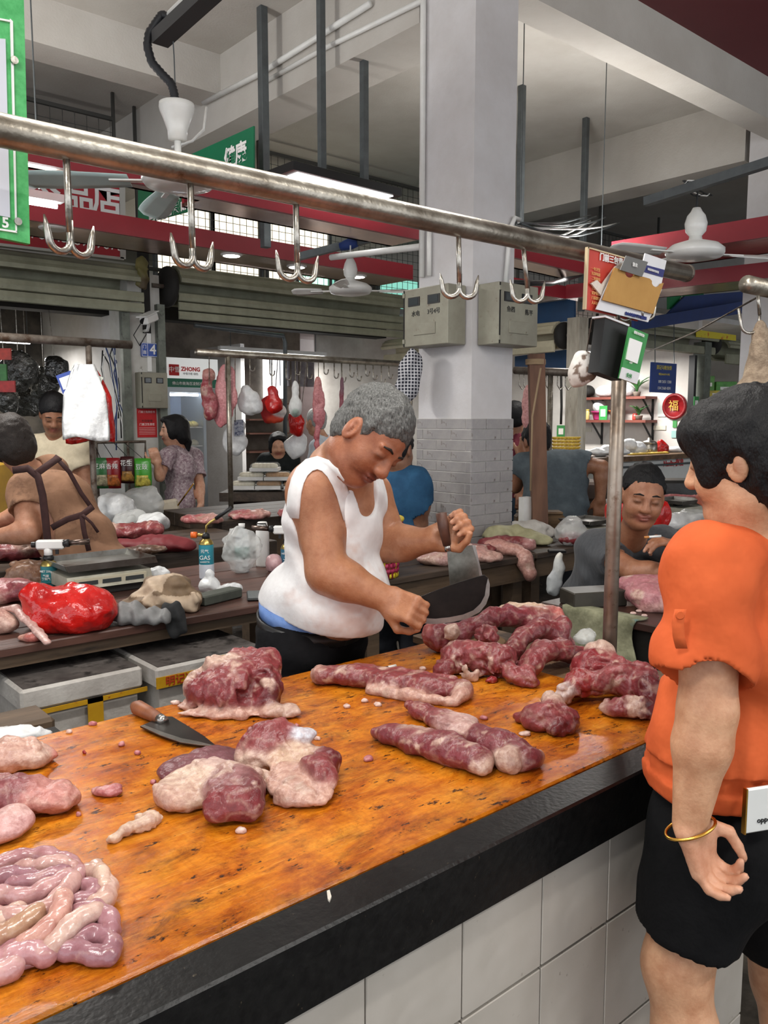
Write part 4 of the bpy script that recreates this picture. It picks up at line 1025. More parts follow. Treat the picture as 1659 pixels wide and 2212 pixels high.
def tank_col(V, c):
    P = V.astype(np.float32); w = LC(236, 236, 236); out = np.repeat(w[None], len(P), 0)
    def blotch(px, py, rad, col, amt, seed, thr=.0):
        q = np.array(onD(px, py, 2.36), np.float32); d = np.sqrt(((P-q)**2).sum(1)); m = np.clip(1.2-d/rad+.6*vnoise(P, 70, seed)+.4*vnoise(P, 30, seed+1)-thr, 0, 1)*amt
        out[:] = out*(1-m[:, None])+LC(*col)*m[:, None]
    blotch(717, 1298, .03, (150, 62, 58), .95, 3, .35); blotch(790, 1290, .09, (206, 170, 156), .5, 5); blotch(745, 1330, .1, (212, 182, 170), .4, 7); blotch(770, 1190, .04, (200, 160, 140), .5, 9, .2); blotch(805, 1150, .03, (204, 168, 150), .5, 11, .2); blotch(630, 1290, .035, (206, 176, 166), .4, 13)
    return out
sdf_obj('tank_top', sc, .0055, mat('cloth_tank', (255, 255, 255), (238, 236, 236), 10, .8, vcol=True, bump=.0035, bscale=22, sheen=.1), t, (236, 236, 236), tank_col, pad=.012)
# near shoulder strap, laid on the body
def trace(sdf, px, py):
    d = np.array(ray(px, py).normalized(), np.float32); q = np.array(O, np.float32)+d*1.9
    for _ in range(60):
        e = float(sdf.ev(q[None])[0]); q = q+d*e*.8
        if e < .0005: return Vector([float(v) for v in q])
        if (q-np.array(O, np.float32))@d > 3.2: return None
sp_ = [(756, 1122), (748, 1092), (741, 1068), (731, 1044), (718, 1022), (703, 1007), (686, 1001), (668, 1006), (653, 1020), (643, 1040), (637, 1064), (634, 1092), (632, 1120), (628, 1150)]; g = []
for i, (x, y) in enumerate(sp_):
    a, b = sp_[max(i-1, 0)], sp_[min(i+1, len(sp_)-1)]; nx, ny = -(b[1]-a[1]), b[0]-a[0]; L_ = math.hypot(nx, ny); row = [trace(sd, x+nx/L_*w, y+ny/L_*w) for w in (-14, -5, 5, 14)]
    if all(row): g.append([p-ray(x, y).normalized()*.003+UP*.0015 for p in row])
MB().sheet(g, .004).build('shoulder_strap', _M['cloth_tank_plain'] if 'cloth_tank_plain' in _M else mat('cloth_tank_plain', (236, 236, 236), (222, 222, 222), 10, .8, bump=.002, bscale=30), t, True)
# trousers, belt, blue waistband
def band_ring(z_off, tilt, rad, hh, name, m, grow=0.):
    c = Vector(J['pel'])+UP*z_off; g = []
    for i in range(33):
        a = 2*math.pi*i/32; v = bf*(math.cos(a)*(rad[0]+grow))+l*(math.sin(a)*(rad[1]+grow)); z = -math.cos(a)*tilt
        g.append([c+v*1.0+UP*(z-hh), c+v*1.0+UP*(z+hh)])
    return MB().sheet(g, .008).build(name, m, t, True)
m_blk = cloth('black', (9, 9, 12), (17, 17, 20), 20, .003, 30)
sp = SDF(); sp.ell(J['pel'], (.138, .186, .15), R, .04); sp.ell(hp0+UP*.03, (.146, .186, .09), R, .04)
for sg in (1, -1):
    hp = hp0+l*(.095*sg)-UP*.05; sp.cap(hp, Vector((hp.x, hp.y, .5)), .118, .09, .04); sp.cap(Vector((hp.x, hp.y, .5)), Vector((hp.x, hp.y, .08)), .09, .085, .03)
sp.plane(hp0+UP*.075, Vector((0, 0, 1))+bf*.25); sp.disp = folds(.006, CV(.3, 0, 1), 40, 5)
sdf_obj('trousers', sp, .007, m_blk, t, vcol=False, pad=.014)
band_ring(.045, .03, (.15, .19), .019, 'belt', mat('belt_leather', (22, 22, 22), (34, 33, 32), 20, .45))
band_ring(.08, .03, (.145, .18), .022, 'waistband', cloth('blue_band', (112, 142, 196), (92, 122, 180), 20))
# ------------------------------------------------------------------ cleavers held by the butcher
m_blade_d = mat('dark_blade', (42, 38, 36), (24, 22, 22), 8, .35, metal=.75, spots=(70, 60, 52), spot_scale=20, spot_amt=.66)
m_blade_l = mat('bright_blade', (150, 150, 142), (92, 92, 86), 12, .3, metal=.85, spots=(214, 216, 212), spot_scale=7, spot_amt=.6)
m_edge = mat('ground_edge', (176, 174, 170), (140, 138, 134), 10, .25, metal=.9)
m_handle = mat('wood_handle', (96, 62, 48), (62, 40, 34), 8, .5, bump=.001, bscale=60)
def plate(name, px, D, th, m, parent): 
    P = [onD(x, y, D) for x, y in px]; return MB().prism([p-FW*th/2 for p in P], FW*th).build(name, m, parent)
DC = 2.27
tc = thing('cleaver', onD(985, 1340, DC), 'broad dark cleaver with curved edge in the right fist of the butcher', 'cleaver', 'cleavers of the butcher')
top = [(905, 1290), (940, 1276), (990, 1258), (1030, 1246), (1046, 1242)]; tipc = [(1054, 1248), (1058, 1262), (1057, 1285), (1050, 1305), (1036, 1322)]; bot = [(1010, 1336), (975, 1344), (940, 1348), (905, 1346)]
plate('blade', top+tipc[:1]+[(1050, 1264), (1047, 1286), (1038, 1303), (1022, 1318), (1000, 1327), (970, 1333), (940, 1336), (905, 1334)], DC, .005, m_blade_d, tc)
plate('ground_edge', [(1054, 1248)]+tipc[1:]+bot+[(905, 1332), (940, 1335), (970, 1332), (1000, 1325), (1022, 1316), (1038, 1301), (1047, 1284), (1050, 1263)], DC, .003, m_edge, tc)
MB().tube([onD(918, 1306, DC), onD(895, 1308, DC), onD(850, 1316, DC+.02)], [.011, .015, .016], 10).build('handle', m_handle, tc, True)
DL = 2.42
tc = thing('cleaver', onD(1000, 1280, DL), 'square steel cleaver held upright by its handle in the left fist', 'cleaver', 'cleavers of the butcher')
plate('blade', [(965, 1184), (1020, 1178), (1031, 1215), (1043, 1290), (975, 1302)], DL, .005, m_blade_l, tc)
plate('ground_edge', [(1020, 1178), (1027, 1178), (1052, 1288), (1043, 1290), (1031, 1215)], DL, .003, m_edge, tc)
MB().tube([onD(953, 1108, DL), onD(958, 1140, DL), onD(966, 1178, DL)], [.017, .0165, .0125], 12).build('handle', m_handle, tc, True)
MB().tube([onD(966, 1176, DL), onD(969, 1190, DL)], .011, 12).build('ferrule', m_edge, tc, True)
# ================================================================== woman in orange
SW = (206, 158, 124); Q = .91
def PQ(x, y, D): return onD(x, y, D*Q)
t = thing('person', Vector((onD(1600, 1800, 1.68*Q).x, onD(1600, 1800, 1.68*Q).y, 0)), 'woman with short black hair in an orange blouse and black shorts', 'person')
wf = CV(-.58, .81); wl = UP.cross(wf); Rw = face_R(wf)
J = dict(pel=PQ(1590, 1745, 1.68), chest=PQ(1618, 1340, 1.63), neck=PQ(1612, 1150, 1.60), head=PQ(1612, 995, 1.57), belly=.01, hs=1.0,
         sL=PQ(1536, 1232, 1.50), eL=PQ(1528, 1535, 1.46), wL=PQ(1490, 1778, 1.45), sR=PQ(1735, 1215, 1.80), eR=PQ(1775, 1480, 1.9), wR=PQ(1740, 1680, 1.95))
hfw = CV(-.78, .6, -.16); Rhw = face_R(hfw)
BW = ((.114, .155), (.105, .137), (.107, .137), .046)
sd = SDF(); torso(sd, J, Rw, BW, skin=SW); sd.cap(Vector(J['neck'])-UP*.05, Vector(J['head'])-UP*.06-wf*.02, .06, .053, .04, SW); head(sd, J['head'], Rhw, Q, SW)
limb(sd, J['sL'], J['eL'], J['wL'], 0.051, .0455, .0455, .0285, SW, .02); limb(sd, J['sR'], J['eR'], J['wR'], .05, .042, .042, .028, SW, .02)
xh = CV(.34, -.05, -.94).normalized()
hand(sd, J['wL'], xh, CV(-.65, .7, -.2), -1, ((.75, 1.2, .6), (.65, 1.0, .5), (.55, .85, .45), (.45, .7, .35)), .9, (212, 160, 130), .05, (.15, .4, .9))
hand(sd, J['wR'], (0, 0, -1), wl, 1, (.4, .5, .3), .95, SW)
LG = []
for sg, kx, D in ((1, (1462, 2085), 1.60), (-1, (1692, 2120), 1.78)):
    hp = Vector(J['pel'])+wl*(.088*sg)-UP*.05; kn = PQ(kx[0], kx[1], D); an = Vector((kn.x-wf.x*.05, kn.y-wf.y*.05, .09)); LG.append((hp, kn, an))
    sd.cap(hp, kn, .087, .06, .03, SW); m_ = kn.lerp(an, .3)-wf*.012; sd.cap(kn, m_, .058, .058, .03, SW); sd.cap(m_, an, .058, .037, .03, SW); sd.cap(an-UP*.05, an-UP*.055+wf*.14, .036, .03, .02, SW)
sdf_obj('body', sd, .0045, m_skin, t, SW)
# black bob
hd = SDF(); T = lambda *p: tp(J['head'], Rhw, p, Q)
hd.ell(T(-.014, 0, .045), (0.1074, 0.0892, 0.0892), Rhw, .02); hd.ell(T(-.055, 0, -.015), (0.0683, 0.0819, 0.0955), Rhw, .03); hd.ell(T(.045, 0, .06), (0.0637, 0.0774, 0.0501), Rhw, .03)
for y in (-1, 1): hd.ell(T(.05, y*.064, .0), (.026, .018, .042), Rhw, .02)
hd.ell(T(.135, 0, -.06), (0.0774, 0.0564, 0.1001), Rhw, .012, None, 1)
for y in (-1, 1): hd.ell(T(-.004, y*.1, -.03), (0.0237, 0.0273, 0.0382), Rhw, .008, None, 1)
hd.cap(T(.02, 0, -.1), T(-.03, 0, -.17), .06, .07, .02, None, 1)
hd.disp = lambda P: .004*vnoise(P, 38, 3)+.0035*vnoise(P*np.array([1, 1, .35], np.float32), 110, 4)
sdf_obj('hair', hd, .005, m_hb, t, vcol=False, pad=.01)
# loose blouse
m_or = mat('cloth_orange', (212, 100, 54), (192, 84, 42), 4, .8, bump=.006, bscale=16, spec=.2)
sc = SDF(); torso(sc, J, Rw, BW, inf=.022)
sc.ell(Vector(J['pel']).lerp(Vector(J['chest']), .35), (.14, .182, .16), Rw, .06); sc.ell(Vector(J['pel'])+UP*.08, (.138, .178, .1), Rw, .05)
a, b = Vector(J['sL']), Vector(J['eL']); e = a.lerp(b, .66)
sc.cap(a+UP*.008, e+wl*.012, .062, .082, .05); ax = (b-a).normalized(); sc.cap(e+ax*.07+wl*.035, e+ax*.17+wl*.035, .098, .098, .004, None, 1)
a2, b2 = Vector(J['sR']), Vector(J['eR']); e2 = a2.lerp(b2, .58); sc.cap(a2, e2, .072, .09, .05); sc.cap(e2+(b2-a2).normalized()*.07, e2+(b2-a2).normalized()*.18, .12, None, .004, None, 1)
sc.cap(Vector(J['neck'])+UP*.02, Vector(J['head'])-UP*.06, .071, .06, .012, None, 1); sc.ell(Vector(J['neck'])+wf*.06+UP*.01, (.06, .06, .06), Rw, .01, None, 1)
sc.plane(Vector(J['pel'])+UP*.062, -UP)
def bl_disp(P):
    d = folds(.012, CV(.75, 0, .45), 38, 8, .005)(P); z = P[:, 2]-(J['pel'].z+.112)
    return d+np.where(np.abs(z) < .016, .007, 0).astype(np.float32)+.004*np.sin((P@np.array(wl, np.float32))*190)*np.clip(1-np.abs(z)/.06, 0, 1)
sc.disp = bl_disp
sdf_obj('blouse', sc, .0055, m_or, t, vcol=False, pad=.014)
# sleeve tab with button
tb = MB(); pts = [PQ(1470, 1316, 1.402), PQ(1464, 1345, 1.396), PQ(1466, 1375, 1.396), PQ(1472, 1400, 1.40)]
tab = MB().sheet([[p-RT*.009, p, p+RT*.009] for p in pts], .004).build('sleeve_tab', m_or, t, True)
MB().lathe(PQ(1468, 1328, 1.39), [(.007, 0), (.008, .002), (.006, .004)], 14, RT, UP, -FW).build('button', m_or, tab)
# shorts
sp = SDF(); sp.ell(J['pel'], (.136, .175, .14), Rw, .05); sp.ell(Vector(J['pel'])-wf*.035-UP*.06, (.112, .168, .11), Rw, .05)
for hp, kn, an in LG:
    q = hp.lerp(kn, .66); sp.cap(hp, q, .114, .099, .05); dv = (kn-hp).normalized(); sp.cap(q+dv*.13, q+dv*.3, .15, None, .004, None, 1)
sp.plane(Vector(J['pel'])+UP*.09, UP); sp.disp = folds(.004, CV(.5, 0, 1), 36, 5)
sdf_obj('shorts', sp, .006, cloth('shorts', (5, 5, 7), (10, 10, 12), 30, .002, 60), t, vcol=False, pad=.012)
# necklace
ring = []
for i in range(25):
    a_ = 2*math.pi*i/24; ring.append(Vector(J['neck'])+UP*.018+wf*(.082*math.cos(a_))+wl*(.08*math.sin(a_))+UP*(-.03*math.cos(a_)))
m_gold = mat('gold', (222, 172, 80), rough=.25, metal=1.)
MB().tube(ring, .0018, 6, closed=True).build('necklace', m_gold, t, True)
o = thing('bangle', PQ(1492, 1790, 1.45), 'thin gold bangle around the wrist of the woman in orange', 'bangle')
wx = Vector(xh); r1 = RT; r1 = (r1-wx*r1.dot(wx)).normalized(); r2 = wx.cross(r1)
MB().tube([PQ(1491, 1788, 1.45)+r1*(.042*math.cos(u))+r2*(.034*math.sin(u)) for u in np.linspace(0, 2*math.pi, 33)[:-1]], .0028, 8, closed=True).build('ring', m_gold, o, True)
o = thing('mobile_phone', PQ(1634, 1752, 1.44), 'white phone sticking out of the back pocket of black shorts', 'phone')
Xp = (RT*.96+FW*.28).normalized(); cpt = PQ(1648, 1746, 1.475); Np = Xp.cross(UP)
MB().obox(cpt, (.038, .04, .004), Xp, UP, bev=.003).build('case', mat('phone_white', (216, 218, 216), (206, 208, 206), 4, .25), o)
for dx in (-.037,): MB().obox(cpt+Xp*dx, (.0015, .04, .0045), Xp, UP).build('frame', m_gold, o)
text('oppo', cpt-UP*.018+Np*.0046, Xp, UP, .014, m_black, o)
# ================================================================== seated man with cigarette
SG = (168, 118, 90)
g_tf = CV(.42, -.88, -.25)
J = dict(pel=Pd(1250, 1345, 3.98), chest=Pd(1322, 1222, 3.82), neck=Pd(1362, 1150, 3.68), head=Pd(1387, 1074, 3.52), belly=.02,
         sR=Pd(1282, 1185, 3.78), eR=Pd(1372, 1236, 3.50), wR=Pd(1468, 1236, 3.42), sL=Pd(1428, 1172, 3.76), eL=Pd(1500, 1222, 3.52), wL=Pd(1462, 1180, 3.42))
for s, sg in (('L', 1), ('R', -1)):
    l_ = UP.cross(CV(.42, -.88)); hp = Vector(J['pel'])+l_*(.1*sg); J['k'+s] = hp+CV(.42, -.88)*.38+UP*-.04; J['a'+s] = Vector((J['k'+s].x, J['k'+s].y, .09))
m_gs = mat('cloth_grey_stripe', (78, 80, 84), (66, 68, 72), 90, .85, bump=.004, bscale=24, stretch=(1, 1, .12), sheen=.15)
G_, _, _ = far_person('man in a dark grey shirt leaning on the counter with a cigarette', J, 3.5, CV(-.1, -.97, -.12), g_tf, SG, m_gs, cloth('dark_trousers', (26, 26, 28), (36, 36, 38)),
    lambda c, R, s, t: hair_short(c, R, s, m_hb, t, .006, .004, -.022), .0065, ((.12, .17), (.135, .17), (.125, .18), .062), (.06, .048, .046, .032), .72, 1.08,
    hands={'L': (CV(-.8, -.35, .3), CV(-.1, -.25, .95), ((.5, .55, .4), (.45, .5, .35), (.9, .9, .6), (1.1, 1.0, .6))), 'R': (CV(.95, .1, -.1), UP, (.5, .6, .4))}, hup=UP+RT*.12)
o = thing('cigarette', Pd(1412, 1160, 3.30), 'lit cigarette between the fingers of the seated man', 'cigarette')
MB().tube([Pd(1392, 1161, 3.31), Pd(1402, 1160, 3.31)], .005, 10).build('filter', mat('cig_filter', (196, 130, 70), rough=.7), o, True)
MB().tube([Pd(1402, 1160, 3.31), Pd(1428, 1158, 3.31)], .005, 10).build('paper', m_white, o, True)
wa = (Pd(1500, 1222, 3.52)-Pd(1462, 1180, 3.42)).normalized(); w1 = wa.cross(UP).normalized(); w2 = wa.cross(w1)
o = MB().tube([Pd(1462, 1180, 3.42)+wa*.02+w1*(.0385*math.cos(u))+w2*(.0385*math.sin(u)) for u in np.linspace(0, 2*math.pi, 25)[:-1]], .0055, 8, closed=True).build('wrist_watch_band', m_gold, None, True)
tag(o, 'gold watch band on the wrist of the seated man', 'watch')
# ================================================================== man with his back turned, right of the column
J = dict(pel=Pd(1200, 1130, 5.60), chest=Pd(1200, 1030, 5.70), neck=Pd(1172, 985, 5.85), head=Pd(1157, 955, 5.93), sL=Pd(1130, 1005, 5.80), eL=Pd(1112, 1050, 5.85), wL=Pd(1128, 985, 5.93),
         sR=Pd(1252, 1000, 5.70), eR=Pd(1300, 1010, 5.65), wR=Pd(1296, 1080, 5.65))
far_person('man in a grey T-shirt with his back turned leaning over a chopping block', J, 5, CV(-.35, .9, -.25), CV(-.05, 1, 0), (150, 106, 80), cloth('slate', (88, 98, 104), (74, 82, 88)), cloth('navy_trousers', (30, 32, 38), (40, 42, 48)),
    lambda c, R, s, t: hair_short(c, R, s, m_hb, t, .009, .012, .0), .009, ((.13, .2), (.14, .22), (.14, .22), .075), (.06, .05, .048, .034), .75, 1.08)
# ================================================================== man in blue behind the butcher
J = dict(pel=Pd(860, 1250, 4.52), chest=Pd(858, 1085, 4.54), neck=Pd(860, 1015, 4.54), head=Pd(858, 972, 4.52), sL=Pd(805, 1040, 4.57), eL=Pd(795, 1130, 4.57), wL=Pd(800, 1200, 4.62), sR=Pd(898, 1040, 4.50), eR=Pd(905, 1130, 4.54), wR=Pd(900, 1200, 4.62))
far_person('man in a dark blue shirt with his back turned beside the column', J, 4.3, CV(.5, .85, -.2), CV(.25, 1, 0), (136, 98, 76), cloth('petrol_blue', (44, 84, 116), (36, 70, 100)), cloth('navy_trousers', (30, 32, 38), (40, 42, 48)),
    lambda c, R, s, t: hair_short(c, R, s, m_hb, t, .008, .01, .0), .0085, ((.13, .18), (.135, .18), (.13, .19), .065), (.058, .048, .046, .032), .7, 1.0)
# ================================================================== woman in brown with apron
SBn = (178, 130, 104)
J = dict(pel=Pd(205, 1225, 3.95), chest=Pd(120, 1095, 4.02), neck=Pd(62, 1010, 4.1), head=Pd(28, 955, 4.12), sL=Pd(15, 1045, 4.25), eL=Pd(-30, 1130, 4.2), wL=Pd(-60, 1180, 4.1), sR=Pd(118, 1035, 3.92), eR=Pd(40, 1120, 3.85), wR=Pd(-30, 1140, 3.9))
J['sL'], J['sR'] = Pd(110, 1018, 4.2), Pd(55, 1060, 3.95)
J['eL'], J['wL'] = Pd(60, 1100, 4.45), Pd(-10, 1130, 4.45); J['eR'], J['wR'] = Pd(62, 1150, 3.82), Pd(-12, 1160, 3.85)
bt = CV(-.55, .83, -.3); bu = CV(-.55, .1, .8)
def brown_hair(c, R, s, t): return hair_bob(c, R, s, m_hbr, t, .008, .1, .008)
T_, Rb, _ = far_person('worker in a brown T-shirt and dark apron bending over a meat table', J, 4, CV(-.5, .8, -.3), CV(-.4, .9, -.3), SBn, cloth('brown', (146, 110, 86), (122, 90, 70), 5, spots=(92, 66, 52), spot_scale=6, spot_amt=.58), cloth('black_trousers', (16, 16, 18), (24, 24, 26)),
    brown_hair, .0075, ((.135, .17), (.14, .17), (.14, .175), .06), (.062, .052, .05, .034), .7, 1.05, hup=UP-RT*.3, shirt_len=.1)
m_ap = cloth('apron', (66, 44, 42), (54, 36, 36), 16)
def strap(pts, w, name='apron_strap', D=None):
    P = [Pd(*q) for q in pts]; g = []
    for i, p in enumerate(P):
        tv = (P[min(i+1, len(P)-1)]-P[max(i-1, 0)]).normalized(); sv = tv.cross(FW).normalized(); g.append([p-sv*w, p, p+sv*w])
    return MB().sheet(g, .006).build(name, m_ap, T_, True)
strap([(28, 1016, 3.9), (60, 1012, 3.85), (82, 1030, 3.81), (92, 1070, 3.78), (98, 1120, 3.765), (104, 1180, 3.765), (104, 1210, 3.77)], .017)
strap([(80, 1022, 3.82), (105, 1004, 3.88), (128, 988, 3.95)], .016)
strap([(112, 1140, 3.76), (145, 1122, 3.75), (178, 1112, 3.75), (200, 1095, 3.8)], .014)
strap([(176, 1110, 3.75), (182, 1150, 3.75), (192, 1190, 3.75)], .011); strap([(178, 1112, 3.745), (198, 1130, 3.75), (212, 1150, 3.76)], .006)
strap([(118, 985, 3.97), (150, 1020, 3.96), (175, 1065, 3.95), (200, 1100, 3.92)], .01)
# ================================================================== man in cream T-shirt
J = dict(pel=Pd(125, 1130, 5.90), chest=Pd(128, 1000, 5.90), neck=Pd(120, 938, 5.90), head=Pd(116, 895, 5.82), sL=Pd(172, 962, 5.90), eL=Pd(186, 1050, 5.90), wL=Pd(180, 1110, 5.75), sR=Pd(78, 962, 5.90), eR=Pd(64, 1050, 5.90), wR=Pd(80, 1110, 5.75))
far_person('man in a cream T-shirt looking down behind the hanging white bags', J, 5.5, CV(.35, -.85, -.5), CV(.1, -1, 0), (150, 108, 84), cloth('cream', (204, 192, 166), (184, 172, 148)), cloth('grey_trousers', (60, 60, 62), (70, 70, 72)),
    lambda c, R, s, t: hair_short(c, R, s, m_hb, t, .01, .012, .0), .01, ((.12, .17), (.125, .17), (.125, .18), .06), (.056, .046, .044, .03), .7, 1.08)
# ================================================================== woman in floral dress
m_flo = mat('cloth_floral', (176, 160, 164), (118, 92, 104), 38, .8, bump=.003, bscale=30, spots=(206, 196, 196), spot_scale=55, spot_amt=.55)
J = dict(pel=Pd(392, 1120, 7.05), chest=Pd(388, 1015, 7.05), neck=Pd(384, 960, 7.05), head=Pd(376, 930, 7.01), sL=Pd(356, 988, 6.95), eL=Pd(345, 1030, 6.75), wL=Pd(340, 1000, 6.70), sR=Pd(424, 985, 7.13), eR=Pd(432, 1050, 7.10), wR=Pd(434, 1090, 7.00))
J['sL'], J['sR'] = Pd(362, 985, 6.90), Pd(420, 985, 7.20)
def floral_hair(c, R, s, t):
    f = R[:, 0]; return hair_bob(c, R, s, m_hb, t, .012, .09, .006, ([tp(c, R, (-.09, 0, .0), s), tp(c, R, (-.11, 0, -.1), s), tp(c, R, (-.1, 0, -.2), s)], [.03, .028, .012]))
F_, _, _ = far_person('woman in a pink floral dress with a ponytail raising one hand', J, 6.6, CV(-.9, -.42, 0), CV(-.75, -.65, 0), (206, 160, 134), m_flo, m_flo, floral_hair, .011, ((.115, .16), (.112, .15), (.112, .16), .053), (.048, .04, .038, .028), .85, 1.04, shirt_len=.3,
    hands={'L': (CV(-.2, -.3, .93), CV(.2, -.9, .1), (.9, .9, .6)), 'R': (CV(0, -.3, -.95), RT, (.4, .4, .3))})
# ================================================================== smiling woman in black jacket
J = dict(pel=Pd(602, 1090, 8.3), chest=Pd(602, 1010, 8.3), neck=Pd(600, 985, 8.3), head=Pd(601, 962, 8.25), sL=Pd(632, 995, 8.3), eL=Pd(640, 1040, 8.3), wL=Pd(630, 1070, 8.1), sR=Pd(572, 995, 8.3), eR=Pd(562, 1035, 8.3), wR=Pd(575, 1065, 8.1))
far_person('smiling woman in a black jacket behind the bread trays', J, 8.3, CV(.15, -.95, -.15), CV(0, -1, 0), (206, 158, 130), cloth('black_jacket', (24, 27, 27), (34, 38, 38)), cloth('black_trousers', (16, 16, 18), (24, 24, 26)),
    lambda c, R, s, t: hair_bob(c, R, s, m_hb, t, .013, .09, .008), .013, ((.11, .16), (.11, .15), (.11, .16), .055), (.05, .045, .042, .03), 1.2, 1.02)
# ================================================================== white-haired man
J = dict(pel=Pd(705, 1070, 8.38), chest=Pd(705, 985, 8.38), neck=Pd(694, 938, 8.38), head=Pd(682, 912, 8.38), sL=Pd(720, 960, 8.53), eL=Pd(735, 1020, 8.48), wL=Pd(725, 1060, 8.28), sR=Pd(685, 965, 8.23), eR=Pd(675, 1020, 8.18), wR=Pd(672, 1060, 8.08))
far_person('white-haired man in a pale shirt behind the hanging strip of meat', J, 7.8, CV(-.75, .65, -.1), CV(-.7, .7, 0), (196, 150, 122), cloth('pale_shirt', (206, 212, 220), (190, 198, 208)), cloth('grey_trousers', (60, 60, 62), (70, 70, 72)),
    lambda c, R, s, t: hair_short(c, R, s, m_hw, t, .012, .008, .0), .013, ((.11, .16), (.11, .16), (.115, .17), .055), (.052, .045, .042, .03), .8, 1.05)
# ================================================================== half-hidden people
J = dict(pel=Pd(1112, 1080, 6.6), chest=Pd(1108, 985, 6.6), neck=Pd(1110, 935, 6.6), head=Pd(1112, 905, 6.6), sL=Pd(1084, 960, 6.6), eL=Pd(1078, 1020, 6.6), wL=Pd(1080, 1060, 6.5), sR=Pd(1126, 962, 6.6), eR=Pd(1130, 1015, 6.6), wR=Pd(1126, 1060, 6.5))
far_person('person in a maroon shirt half hidden by the column edge', J, 6.6, CV(.2, .95, -.1), CV(.1, 1, 0), (150, 106, 82), cloth('maroon', (104, 40, 52), (88, 32, 44)), cloth('jeans', (64, 82, 100), (52, 68, 86)),
    lambda c, R, s, t: hair_short(c, R, s, m_hb, t, .012, .012, .0), .013, ((.11, .16), (.11, .16), (.115, .16), .055), (.052, .045, .042, .03), .8, 1.0)
J = dict(pel=Pd(1590, 1180, 4.5), chest=Pd(1590, 1080, 4.5), neck=Pd(1592, 1000, 4.5), head=Pd(1600, 955, 4.5), sL=Pd(1548, 1040, 4.5), eL=Pd(1545, 1120, 4.5), wL=Pd(1550, 1180, 4.4), sR=Pd(1640, 1040, 4.5), eR=Pd(1650, 1120, 4.5), wR=Pd(1645, 1180, 4.4))
far_person('shopper in a navy top hidden behind the woman in orange', J, 4.5, CV(.2, .95, -.1), CV(.1, 1, 0), (190, 146, 120), cloth('navy_top', (28, 30, 44), (36, 38, 54)), cloth('black_trousers', (16, 16, 18), (24, 24, 26)),
    lambda c, R, s, t: hair_short(c, R, s, m_hb, t, .012, .012, .0), .012, ((.11, .16), (.11, .16), (.115, .16), .055), (.052, .045, .042, .03), .9, 1.0)
# ================================================================== row of wooden stall tables
def table(name, x0, x1, y0, y1, z, label, m=m_darkwood, mt=None, th=.035, apron=.1, legs=True, planks=None):
    t = thing(name, Vector(((x0+x1)/2, (y0+y1)/2, 0)), label, 'table', 'wooden stall tables')
    k = planks or max(1, int(round((y1-y0)/.24))); w = (y1-y0)/k
    for i in range(k): MB().box((x0, y0+i*w, z-th), (x1, y0+(i+1)*w-.003, z), .004).build('plank', mt or m, t)
    if apron:
        MB().box((x0+.02, y0+.02, z-th-apron), (x1-.02, y0+.055, z-th-.002)).build('apron', m_apr, t); MB().box((x0+.02, y1-.055, z-th-apron), (x1-.02, y1-.02, z-th-.002)).build('apron', m_apr, t)
        MB().box((x0+.02, y0+.055, z-th-apron), (x0+.05, y1-.055, z-th-.002)).build('apron', m_apr, t); MB().box((x1-.05, y0+.055, z-th-apron), (x1-.02, y1-.055, z-th-.002)).build('apron', m_apr, t)
    if legs:
        for lx in (x0+.03, x1-.1):
            for ly in (y0+.06, y1-.13): MB().box((lx, ly, 0), (lx+.07, ly+.07, z-th-.002)).build('leg', m_apr, t)
    return t
m_apr = mat('pale_old_wood', (104, 84, 64), (74, 60, 46), 4, .7, bump=.003, bscale=16, stretch=(.3, 2, 2), spots=(50, 40, 32), spot_scale=9, spot_amt=.6)
table('stall_table', -1.3, 2.2, 2.64, 3.58, .85, 'long wooden stall table behind the butcher with scale and red bag', mt=m_redwood, th=.03, apron=.04)
table('stall_table', 2.25, 3.36, 2.70, 3.1, .85, 'dark wooden table at the foot of the square column with pork trotter', th=.03)
table('stall_table', 3.40, 4.28, 2.72, 3.12, .85, 'wooden table right of the column carrying cloths and bagged meat', th=.03)
table('stall_table', .4, 2.75, 4.18, 5.0, .82, 'thick wooden meat table of the worker in the brown apron', th=.12, apron=0)
table('stall_table', 2.85, 5.2, 5.02, 5.96, .85, 'rear meat table below the rail with hanging pork', th=.1, apron=.2)
# black neighbour counter with its ledge
t = thing('black_counter', Vector((3.3, 1.45, 0)), 'black counter of the seated man with pork and a draped cloth', 'counter')
m_blkw = mat('black_paint', (22, 21, 20), (32, 30, 28), 8, .4, bump=.002, bscale=30, spots=(70, 64, 56), spot_scale=26, spot_amt=.7)
MB().box((2.52, 1.0, .52), (4.16, 1.6, .82)).build('body', m_blkw, t); MB().box((2.5, .98, .82), (4.18, 1.98, .85), .004).build('top', mat('bloody_top', (64, 42, 36), (44, 32, 28), 4, .35), t)
MB().box((2.46, 1.05, .58), (2.52, 1.9, .62)).build('ledge', m_blkw, t)
for y in (1.02, 1.8): 
    for x in (2.55, 4.06): MB().box((x, y, 0), (x+.08, y+.08, .62)).build('leg', m_blkw, t)
